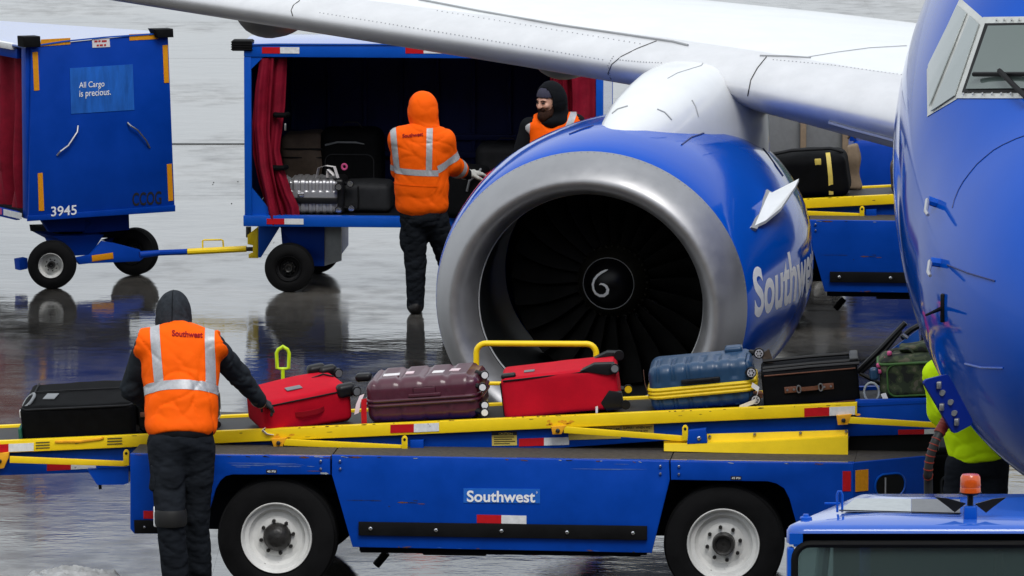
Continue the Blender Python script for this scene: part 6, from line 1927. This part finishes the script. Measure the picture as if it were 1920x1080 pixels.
wrap_band('reflective_cuff', jacket, [(ua, cu - .03, cu + .03), ((1, 0, .25), Vector((1, 0, .25)).normalized().dot(p(815, 290, 0)), 9)], 'reflective', jacket)
fa = (wrR - elR).normalized(); cf = fa.dot(elR + (wrR - elR) * .42)
wrap_band('reflective_cuff', jacket, [(fa, cf - .03, cf + .03), ((1, 0, 0), p(838, 290)[0], 9)], 'reflective', jacket)
body('hood', [ell(head + Vector((.0, -.01, .015)), (.118, .135, .140), .03), cap(head + Vector((0, -.03, -.05)), neck + Vector((.01, 0, -.01)), .108, .120, .05)], ['orange'], W2, .008, cloth_folds(.011, 33), cuts=[('cut', tuple(head + Vector((.03, .10, -.02))), tuple(head + Vector((.06, .3, -.05))), .08, .09)])
cloth_text('jacket_lettering', 'Southwest', jacket, p(753, 268.5, -.5), p(791, 264, -.5) - p(753, 268.5, -.5), (0, 0, 1), (0, 1, 0), .165, 'red_dark', jacket, .03)
mb = MB(); 
hb = p(790, 344, 0)[2]
wrap_band('jacket_seam', jacket, [((.05, 0, 1), hb - .004, hb + .004), ((1, 0, 0), p(730, 300)[0], p(822, 300)[0])], 'orange', jacket, .004)
glove('glove', W2, 'glove_pale', wrR, (p(905, 322, .45) - wrR), Vector((.1, .3, -1)), -1, 1.3, .35)
glove('glove', W2, 'glove_pale', wrL, (wrL - elL), Vector((0, .2, -1)), 1, 1.2, .4)

# ---- bearded worker behind the engine
Yd = 53.7
ft = at(1035, 600, Yd); 
W3 = thing('person', 'bearded worker in black hood and orange vest standing behind the engine', 'person', (ft.x, Yd, 0), group='ramp workers')
o3 = Vector((ft.x, Yd, 0))
p = lambda px, py, dy=0.0: at(px, py, Yd + dy) - o3
head = p(1029, 190, -.02); neck = p(1036, 221, .02)
shL, shR = p(993, 238, .02), p(1080, 232, .06)
elL, elR = p(972, 300, .0), p(1098, 292, .02)
wrL, wrR = p(985, 350, -.2), p(1085, 345, -.2)
chest = p(1036, 268, .04); pelv = p(1036, 372, .04)
HR = Matrix.Rotation(R(-48), 3, 'Z') @ Matrix.Rotation(R(12), 3, 'X')      # face turned to the viewer's left, chin down
hx = lambda x, y, z: head + HR @ Vector((x, y, z))                         # y < 0 is forward
HRl = [list(r) for r in HR]
torso = [ell(chest, (.205, .135, .25), .06, 0), ell(p(1036, 335, .04), (.19, .14, .22), .06, 0), cap(shL, shR, .07, .07, .05, 0)]
arms = [cap(shL, elL, .075, .064, .05, 0), cap(elL, wrL, .060, .046, .03, 0), cap(shR, elR, .075, .064, .05, 0), cap(elR, wrR, .060, .046, .03, 0)]
kL, kR = Vector((-.12, 0, .50)), Vector((.10, 0, .50))
legs = [ell(pelv, (.18, .14, .13), .05, 1), cap(pelv + Vector((-.09, 0, -.05)), kL, .10, .078, .04, 1), cap(kL, Vector((-.13, .02, .09)), .074, .062, .03, 1), cap(pelv + Vector((.09, 0, -.05)), kR, .10, .078, .04, 1), cap(kR, Vector((.12, .02, .09)), .074, .062, .03, 1),
        cap((-.13, .05, .06), (-.15, -.15, .05), .05, .045, .02, 3), cap((.12, .05, .06), (.14, -.15, .05), .05, .045, .02, 3)]
face = [ell(head, (.076, .095, .112), .02, 2, HRl), cap(neck, head, .058, .058, .03, 2), ell(hx(0, -.075, .030), (.055, .020, .013), .012, 2, HRl), cap(hx(0, -.092, .018), hx(0, -.112, -.018), .010, .016, .010, 2), ell(hx(.014, -.100, -.020), (.010, .012, .009), .005, 2, HRl), ell(hx(-.014, -.100, -.020), (.010, .012, .009), .005, 2, HRl),
        ell(hx(.042, -.072, -.016), (.026, .022, .022), .012, 2, HRl), ell(hx(-.042, -.072, -.016), (.026, .022, .022), .012, 2, HRl), ell(hx(0, -.092, -.052), (.026, .012, .007), .006, 2, HRl), ell(hx(.078, .01, -.005), (.010, .025, .032), .008, 2, HRl), ell(hx(-.078, .01, -.005), (.010, .025, .032), .008, 2, HRl)]
body('body', grow(torso, -.014) + arms + legs + face + [cap(wrL, wrL + Vector((0, -.04, -.01)), .03, .03, .02, 2), cap(wrR, wrR + Vector((0, -.04, -.01)), .03, .03, .02, 2)], ['black_cloth', 'trousers', 'skin', 'boot'], W3, .0085, None)
for sx in (-1, 1):
    mb = MB(); mb.tube([hx(sx * .046, -.086, .010), hx(sx * .034, -.0925, .0115), hx(sx * .022, -.091, .009)], .0055, 6); mb.obj('eye', 'ink', W3)
    mb = MB(); mb.tube([hx(sx * .055, -.083, .028), hx(sx * .036, -.095, .034), hx(sx * .016, -.097, .028)], .0035, 6); mb.obj('eyebrow', 'beard', W3)
bd = [ell(hx(0, -.060, -.092), (.062, .048, .044), .02, 0, HRl), cap(hx(0, -.078, -.11), hx(0, -.070, -.175), .046, .024, .03), cap(hx(.030, -.094, -.044), hx(-.030, -.094, -.044), .008, .008, .008), cap(hx(.074, -.015, -.03), hx(.052, -.055, -.09), .010, .022, .015), cap(hx(-.074, -.015, -.03), hx(-.052, -.055, -.09), .010, .022, .015)]
body('beard', bd, ['beard'], W3, .006, cloth_folds(.008, 41))
body('beanie', [ell(hx(0, .008, .045), (.088, .103, .092), .02, 0, HRl)], ['beanie'], W3, .006, None, clips=[(tuple(HR @ Vector((0, -.18, -1)).normalized()), float((HR @ Vector((0, -.18, -1)).normalized()).dot(hx(0, 0, .038))))])
body('hood', [ell(hx(0, .030, .030), (.115, .120, .130), .03, 0, HRl), cap(hx(0, .045, -.04), neck + Vector((.02, .04, -.01)), .108, .12, .06), ell(neck + Vector((0, -.01, -.02)), (.135, .12, .07), .04)], ['black_cloth'], W3, .007, cloth_folds(.008, 43), cuts=[('cut', tuple(hx(0, -.070, -.035)), tuple(hx(0, -.35, -.10)), .092, .13), ('cut', tuple(hx(0, -.050, .03)), tuple(hx(0, -.35, .02)), .090, .11)])
vp = grow(torso, .018)
cutL = ('cut', tuple(shL + Vector((-.03, 0, .05))), tuple(elL), .080, .082); cutR = ('cut', tuple(shR + Vector((.05, 0, .03))), tuple(elR), .080, .082)
vneck = ('cut', tuple(neck + Vector((.0, -.10, .06))), tuple(p(1022, 268, -.22)), .12, .015)
v3 = body('safety_vest', vp, ['orange'], W3, .009, cloth_folds(.018, 47), cuts=[cutL, cutR, vneck, ('cut', tuple(neck + Vector((0, 0, .12))), tuple(neck), .10, .09)], clips=[((0, 0, -1), -pelv.z - .02)])
for x0, tl in ((p(987, 250)[0], -.06), (p(1062, 240)[0], -.42)):
    n_ = Vector((1, 0, tl)).normalized(); c_ = n_.dot(Vector((x0, 0, p(1036, 245)[2])))
    wrap_band('reflective_strap', v3, [(n_, c_ - .026, c_ + .026), ((0, 0, 1), 1.0, 9), ((0, 1, 0), -9, .08)], 'reflective', v3)
glove('glove', W3, 'glove_dark', wrL, (.1, -1, -.2), (0, -.2, -1), 1, 1.1, .6); glove('glove', W3, 'glove_dark', wrR, (-.1, -1, -.2), (0, -.2, -1), -1, 1.1, .6)

# ---- worker in yellow behind the nose
Ye = 39.55
ft = at_z(1822, 1160, 0)
W4 = thing('person', 'worker in bright yellow jacket, mostly hidden behind the airliner\'s nose', 'person', (at(1822, 900, Ye).x, Ye, 0), group='ramp workers')
o4 = Vector((at(1822, 900, Ye).x, Ye, 0))
p = lambda px, py, dy=0.0: at(px, py, Ye + dy) - o4
head = p(1826, 636, 0); neck = p(1826, 676, 0)
shL, shR = p(1766, 704, 0), p(1880, 708, 0)
elL, elR = p(1768, 770, .05), p(1905, 770, -.1)
wrL, wrR = p(1792, 752, -.22), p(1890, 770, -.30)
chest = p(1828, 752, 0); pelv = p(1832, 865, 0)
torso = [ell(chest, (.205, .14, .26), .06, 0), ell(p(1832, 810, 0), (.175, .14, .24), .06, 0), cap(shL, shR, .08, .08, .05, 0)]
arms = [cap(shL, elL, .085, .068, .05, 0), cap(elL, wrL, .062, .048, .03, 0), cap(shR, elR, .085, .068, .05, 0), cap(elR, wrR, .062, .048, .03, 0)]
kL, kR = Vector((-.11, 0, .50)), Vector((.12, 0, .50))
legs = [ell(pelv, (.175, .14, .13), .05, 1), cap(pelv + Vector((-.09, 0, -.05)), kL, .10, .078, .04, 1), cap(kL, Vector((-.12, .02, .09)), .074, .062, .03, 1), cap(pelv + Vector((.09, 0, -.05)), kR, .10, .078, .04, 1), cap(kR, Vector((.13, .02, .09)), .074, .062, .03, 1),
        cap((-.12, .05, .06), (-.13, -.15, .05), .05, .045, .02, 3), cap((.13, .05, .06), (.14, -.15, .05), .05, .045, .02, 3)]
hp_ = [ell(head, (.078, .098, .115), .02, 2), cap(neck, head, .058, .06, .03, 2), cap(head + Vector((0, -.098, -.01)), head + Vector((0, -.115, -.025)), .012, .014, .01, 2)]
body('body', grow(torso, -.014) + arms + legs + hp_ + [cap(wrL, wrL + Vector((.02, -.05, 0)), .03, .03, .02, 2), cap(wrR, wrR + Vector((-.02, -.05, 0)), .03, .03, .02, 2)], ['black_cloth', 'trousers', 'skin', 'boot'], W4, .012, cloth_folds(.014, 51, .8))
j4 = body('hivis_jacket', grow(torso + arms, .018) + [ell(p(1836, 850, 0), (.155, .15, .09), .05)], ['hivis_yellow'], W4, .010, cloth_folds(.022, 53), clips=[((.10, 0, -1), -p(1832, 862, 0)[2] + .0)])
n_ = Vector((1, 0, .25)).normalized(); c_ = n_.dot(p(1771, 690, 0))
wrap_band('reflective_strap', j4, [(n_, c_ - .026, c_ + .026), ((0, 0, 1), p(1770, 760)[2], 9)], 'reflective', j4)
body('beanie', [ell(head + Vector((0, .01, .04)), (.088, .105, .09), .02)], ['black_cloth'], W4, .008, None, clips=[((0, 0, -1), -head.z - .02)])
glove('glove', W4, 'glove_dark', wrL, (.2, -1, 0), (0, -.2, -1), 1, 1.1, .6); glove('glove', W4, 'glove_dark', wrR, (-.2, -1, 0), (0, -.2, -1), -1, 1.1, .6)
# ------------------------------------------------------------------ near tug at the lower right
TZ = 2.2
fA = at_z(1476, 986, TZ)
TG = Frame(fA.x, fA.y, 0.0)
tug = thing('airport_tug', 'blue airport tug cab with orange beacon on its roof at the lower right', 'tug', (fA.x, fA.y, 0), 0.0, 'airport tugs')
tp_ = lambda px, py, y=0: TG.plane(px, py, y)
TW = 1.62
bk = TG.loc(at_z(1590, 925, TZ))
TD = bk.y + .02
# roof: a shallow rounded tray, narrower at the rear left
xin = bk.x
rows = []
prof = [(0, -.085), (0, -.03), (.012, -.010), (.035, .0)]
outline = []
def corner(cx, cy, r, a0, a1, n=6):
    return [(cx + r * math.cos(R(a0 + (a1 - a0) * i / n)), cy + r * math.sin(R(a0 + (a1 - a0) * i / n))) for i in range(n + 1)]
rr = .07
outline = corner(rr, rr, rr, 180, 270) + corner(TW - rr, rr, rr, 270, 360) + corner(TW - .32 - rr, TD - rr, rr, 20, 90) + corner(xin + rr + .02, TD - rr, rr, 90, 160)
cxm, cym = TW / 2, TD / 2
for inset, z in prof:
    rows.append([Vector((x + (cxm - x) * inset * 1.6, y + (cym - y) * inset * 2.2, TZ + z)) for x, y in outline])
rows.append([Vector((x + (cxm - x) * .5, y + (cym - y) * .5, TZ + .012)) for x, y in outline])
rows.append([Vector((cxm, cym, TZ + .016)) for x, y in outline])
mb = MB(); mb.grid(rows, closed_u=True); bmesh.ops.remove_doubles(mb.bm, verts=mb.bm.verts, dist=1e-5); roof = mb.obj('roof', 'roof_blue', tug, smooth=50)
# grey anti-slip panel and its darker part on the roof
def roofpt(px, py): 
    q_ = TG.loc(at_z(px, py, TZ + .016)); return Vector((q_.x, q_.y, TZ + .018))
mb = MB(); mb.slab([roofpt(*a) for a in ((1573, 958), (1708, 961), (1708, 936), (1604, 935))], .004); mb.obj('roof_panel', 'patch_grey', roof, smooth=0)
mb = MB(); mb.slab([roofpt(*a) for a in ((1709, 961), (1800, 963), (1800, 937), (1709, 936))], .004); mb.obj('roof_panel', 'dark_grey', roof, smooth=0)
mb = MB(); mb.tube([roofpt(1573, 959) + Vector((0, 0, .004)), roofpt(1802, 964) + Vector((0, 0, .002))], .0025, 6); mb.obj('panel_edge', 'black', roof)
# lifting loop, stud, beacon
b0 = roofpt(1575, 957)
mb = MB(); mb.tube([b0 + Vector(v_) for v_ in ((-.012, 0, -.01), (-.014, 0, .07), (-.008, 0, .085), (.004, 0, .085), (.010, 0, .07), (.010, 0, -.01))], .0055, 8); mb.tube([b0 + Vector((-.07, .0, .03)), b0 + Vector((0, 0, .03))], .005, 6); mb.obj('roof_loop', 'blue_clean', tug)
s0 = TG.loc(at_z(1511, 973, TZ)); mb = MB(); mb.lathe([(TZ + .0, .028), (TZ + .008, .027), (TZ + .014, .014), (TZ + .022, .012), (TZ + .024, .002)], 12, (s0.x, s0.y, 0), axis='Z', close=False); mb.obj('roof_stud', 'blue_clean', tug)
bc = roofpt(1819, 968); 
up = lambda z: (bc.x, bc.y, TZ + z)
mb = MB(); mb.box(up(.03), (.06, .05, .07), .008); foot_ = mb.obj('beacon_foot', 'blue_clean', tug)
mb = MB(); mb.tube([up(.05), up(.11)], .014, 8); mb.tube([up(.115), up(.125)], [.035, .052], 14); mb.obj('beacon_stem', 'black', foot_)
for s_ in (-1, 1):
    mb = MB(); mb.slab([(bc.x + s_ * .02, bc.y - .01, TZ + .075), (bc.x + s_ * .10, bc.y - .01, TZ + .098), (bc.x + s_ * .16, bc.y - .01, TZ + .105), (bc.x + s_ * .10, bc.y - .01, TZ + .060), (bc.x + s_ * .07, bc.y - .01, TZ + .035)], .012); mb.obj('beacon_bracket', 'plastic', foot_)
mb = MB(); mb.lathe([(TZ + .125, .044), (TZ + .127, .047), (TZ + .145, .047), (TZ + .150, .0455), (TZ + .155, .047), (TZ + .195, .045), (TZ + .206, .038), (TZ + .209, .002)], 24, (bc.x, bc.y, 0), axis='Z', close=False); mb.obj('beacon', 'beacon', tug, smooth=30)
# front frame with window, side posts, cab body
zw = tp_(1600, 1020)[1]; xw0 = tp_(1490, 1030)[0]
mb = MB()
pr = rounded(TW, 1.2, .06, 5, TW / 2, TZ - .085 - .6)
mb.box((TW / 2, .02, TZ - .060), (TW - .02, .04, .05)); 
zt_ = zw
mb.box((xw0 / 2 - .0, .03, TZ - .60), (xw0 * 1.0, .06, 1.0), .012); mb.box((TW - xw0 / 2, .03, TZ - .60), (xw0, .06, 1.0), .012)
mb.box((TW / 2, .03, (TZ - .086 + zw) / 2), (TW - 2 * xw0 + .01, .055, abs(TZ - .086 - zw) + .02), .004)
mb.obj('window_frame', 'blue_clean', tug, smooth=30)
wh_ = .72
mb = MB(); mb.tube([Vector((x, -.002, z)) for x, z in rounded(TW - 2 * xw0 - .0, wh_, .07, 6, TW / 2, zw - wh_ / 2)], .016, 8, closed=True); mb.obj('window_seal', 'rubber', tug)
mb = MB(); mb.prism(rounded(TW - 2 * xw0, wh_, .07, 6, TW / 2, zw - wh_ / 2), .012, .018); mb.obj('front_window', 'cab_glass', tug, smooth=20)
mb = MB(); mb.box((TW / 2, TD / 2, .75), (TW, TD, .85), .04); mb.box((TW / 2, -.55, .62), (TW, 1.0, .6), .05); mb.obj('cab_body', 'blue', tug)
for x in (xin + .08, TW - .34):
    mb = MB(); mb.box((x, TD - .05, (TZ + 1.1) / 2), (.05, .05, TZ - 1.25), .006); mb.obj('rear_post', 'blue_clean', tug)
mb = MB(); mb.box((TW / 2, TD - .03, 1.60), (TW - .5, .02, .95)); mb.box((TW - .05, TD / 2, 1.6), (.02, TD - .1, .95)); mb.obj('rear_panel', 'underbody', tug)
# seat, wheel and a lit strip of the cab inside
mb = MB(); v, f = soft_box(.46, .14, .62, .06, .05); mb.add([q_ + Vector((.52, TD - .32, 1.48)) for q_ in v], f); mb.obj('seat_back', 'charcoal_nylon', tug)
mb = MB(); mb.tube([Vector((.52 + .19 * math.cos(t), .22 + .08 * math.sin(t), 1.50 + .16 * math.sin(t))) for t in [2 * math.pi * i / 24 for i in range(24)]], .014, 8, closed=True); mb.tube([(.52, .22, 1.50), (.52, .35, 1.2)], .02, 8); mb.obj('steering_wheel', 'plastic', tug)
mb = MB(); mb.tube([(1.0, .30, 1.2), (.96, .18, 2.05)], .022, 8); mb.obj('hose', 'hose_red', tug)
mb = MB(); mb.tube([(.10, .4, 1.2), (.20, .55, 2.1)], .03, 8); mb.obj('inner_post', 'patch_grey', tug)
for x in (.0, TW - .24):
    for y in (-.6, .55):
        t_ = wheel(tug, (x, y, .34), .34, .22, .2, rot=R(-90) if x < .1 else R(-90)); t_.location = (x, y, .34)

# ------------------------------------------------------------------ far tug behind the wing
F2 = at(1600, 330, 57.2)
tug2 = thing('airport_tug', 'distant blue tug behind the wing with a small orange beacon', 'tug', (F2.x, 57.2, 0), 0.0, 'airport tugs')
FT = Frame(F2.x, 57.2, 0)
fp = lambda px, py, y=0: FT.plane(px, py, y)
zr = fp(1640, 71)[1]; x0_, x1_ = fp(1588, 70)[0], fp(1588, 70)[0] + 1.9
mb = MB(); mb.box(((x0_ + x1_) / 2, .55, zr - .04), (x1_ - x0_, 1.2, .08), .03); mb.obj('roof', 'roof_blue', tug2)
xb0, zb0 = fp(1612, 262); xb1, zb1 = fp(1672, 322)
mb = MB(); mb.box(((x0_ + x1_) / 2, .55, .62), (x1_ - x0_ - .1, 1.1, .62), .05); mb.obj('cab_body', 'cart_blue', tug2)
for x in (x0_ + .06, x1_ - .06):
    for y in (.08, 1.02):
        mb = MB(); mb.box((x, y, (zr + .9) / 2), (.06, .06, zr - .95), .006); mb.obj('cab_post', 'cart_blue', tug2)
mb = MB(); mb.box(((x0_ + x1_) / 2, .03, (zr + .95) / 2), (x1_ - x0_ - .2, .012, zr - 1.05)); mb.obj('front_window', 'cab_glass', tug2)
xo, zo = fp(1609, 52, .3)
mb = MB(); mb.lathe([(zr - .0, .05), (zr + .03, .062), (zr + .10, .062), (zr + .115, .05), (zr + .117, .003)], 16, (xo, .3, 0), axis='Z', close=False); mb.obj('beacon', 'beacon', tug2)
mb = MB(); mb.box((xo + .10, .3, zr + .06), (.06, .05, .09), .01); mb.box((xo - .085, .3, zr + .04), (.03, .05, .05), .008); mb.obj('beacon_bracket', 'plastic', tug2)
for x in (x0_ + .3, x1_ - .3):
    for y in (.0, .95): wheel(tug2, (x, y, .30), .30, .2, .16)

# grey ribbed container behind the far loader
F3 = at(1500, 300, 55.4)
cont = thing('cargo_container', 'grey container with two brown posts behind the far belt loader', 'container', (F3.x, 55.4, 0), 0.0)
FC = Frame(F3.x, 55.4, 0)
a = FC.plane(1425, 212, 0); b = FC.plane(1592, 262, 0)
mb = MB(); mb.box(((a[0] + b[0]) / 2, .6, a[1] / 2 + .15), (b[0] - a[0], 1.1, a[1] - .25), .02); cb = mb.obj('container_wall', 'dark_grey', cont)
for i in range(0):
    x = a[0] + .04 + (b[0] - a[0] - .08) * i / 13
    mb = MB(); mb.box((x, .035, a[1] / 2 + .15), (.022, .03, a[1] - .35), .005); mb.obj('wall_rib', 'grey_plastic', cb)
for px_ in (1506, 1585):
    x = FC.plane(px_, 240, 0)[0]
    mb = MB(); mb.box((x, -.0, a[1] / 2 + .15), (.05, .06, a[1] - .3), .008); mb.obj('brown_post', 'tan_cloth', cont)
for x in (a[0] + .2, b[0] - .2):
    for y in (.1, 1.0): wheel(cont, (x, y, .14), .14, .1, .08)

# ------------------------------------------------------------------ cable at the open panel
cy = 32.3
pts = [at(1776, 786, cy), at(1768, 800, cy - .02), at(1757, 820, cy - .05), at(1749, 840, cy - .06), at(1743, 862, cy - .06), at(1740, 890, cy - .05), at(1741, 930, cy)]
g_ = at(1748, 930, cy); pts += [Vector((g_.x, cy + .05, .9)), Vector((g_.x + .05, cy + .1, .25)), Vector((g_.x + .2, cy + .3, .04)), Vector((g_.x + .9, cy + 1.2, .035))]
base = Vector((g_.x, cy, 0))
cable = thing('power_cable', 'thick black power cable with red sleeve hanging from the open nose panel', 'cable', tuple(base))
def spline(P, k=6):
    out = []
    for i in range(len(P) - 1):
        p0, p1, p2, p3 = P[max(i - 1, 0)], P[i], P[i + 1], P[min(i + 2, len(P) - 1)]
        for j in range(k):
            t = j / k
            out.append(.5 * ((2 * p1) + (p2 - p0) * t + (2 * p0 - 5 * p1 + 4 * p2 - p3) * t * t + (3 * p1 - p0 - 3 * p2 + p3) * t**3))
    return out + [P[-1]]
S_ = [q_ - base for q_ in spline(pts)]
mb = MB(); mb.tube(S_, .022, 12); mb.obj('cable_core', 'hose_black', cable)
mb = MB(); mb.tube(S_[:11], [.027 + .003 * (i % 2) for i in range(11)], 12); mb.obj('red_sleeve', 'hose_red', cable)
for i in range(13, 44, 3):
    d_ = (S_[i + 1] - S_[i - 1]).normalized(); mb = MB(); mb.tube([S_[i] - d_ * .0025, S_[i] + d_ * .0025], .0245, 12); mb.obj('red_ring', 'hose_red', cable)

# ------------------------------------------------------------------ dirty snow at the lower left
sp = at_z(140, 1084, 0)
def clump(x, y, z): return mnoise.fractal(Vector((x * 7, y * 7, z * 7)), .8, 2.0, 5)
rows = []
for i in range(20):
    t = i / 19; row = []
    for k in range(60):
        a = 2 * math.pi * k / 60
        r = 1 - t
        x, y = .30 * r * math.cos(a), .22 * r * math.sin(a)
        z = .05 * (1 - r ** 2.2) + .03 * clump(x + 3, y, t) * (1 if r < .97 else 0)
        row.append((x * (1 + .2 * clump(x, y, 1)), y, max(z, -.002)))
    rows.append(row)
mb = MB(); mb.grid(rows, closed_u=True); snow = mb.obj('snow_heap', 'snow', smooth=30)
snow.location = (sp.x, sp.y, 0); snow['label'] = 'small heap of dirty snow on the wet apron at the lower left'; snow['category'] = 'snow heap'

# dark ground unit between the loader's end and the worker in yellow
YU = 41.3
ua_, ub_ = at(1738, 852, YU), at(1806, 852, YU)
gu = thing('ground_power_unit', 'dark grey ground unit with an oval opening behind the hanging cable', 'ground unit', (ua_.x, YU, 0))
UW = ub_.x - ua_.x
mb = MB(); mb.box((UW / 2, .35, (ua_.z + .12) / 2), (UW, .7, ua_.z - .12), .03); gub = mb.obj('unit_body', 'black', gu)
mb = MB(); mb.box((UW / 2, .35, ua_.z + .02), (UW - .02, .66, .05), .015); mb.obj('unit_lid', 'charcoal_nylon', gu)
mb = MB(); mb.tube([Vector((UW * .55 + x, -.006, ua_.z - .22 + z)) for x, z in rounded(.07, .16, .034, 6)], .008, 6, closed=True); mb.obj('opening_rim', 'dark_grey', gub)
mb = MB(); mb.box((.02, -.008, ua_.z - .08), (.035, .012, .05), .004); mb.obj('warning_plate', 'decal_yellow', gub)
for y in (.05, .5): wheel(gu, (.0, y, .12), .12, .08, .07); wheel(gu, (UW - .0, y, .12), .12, .08, .07)
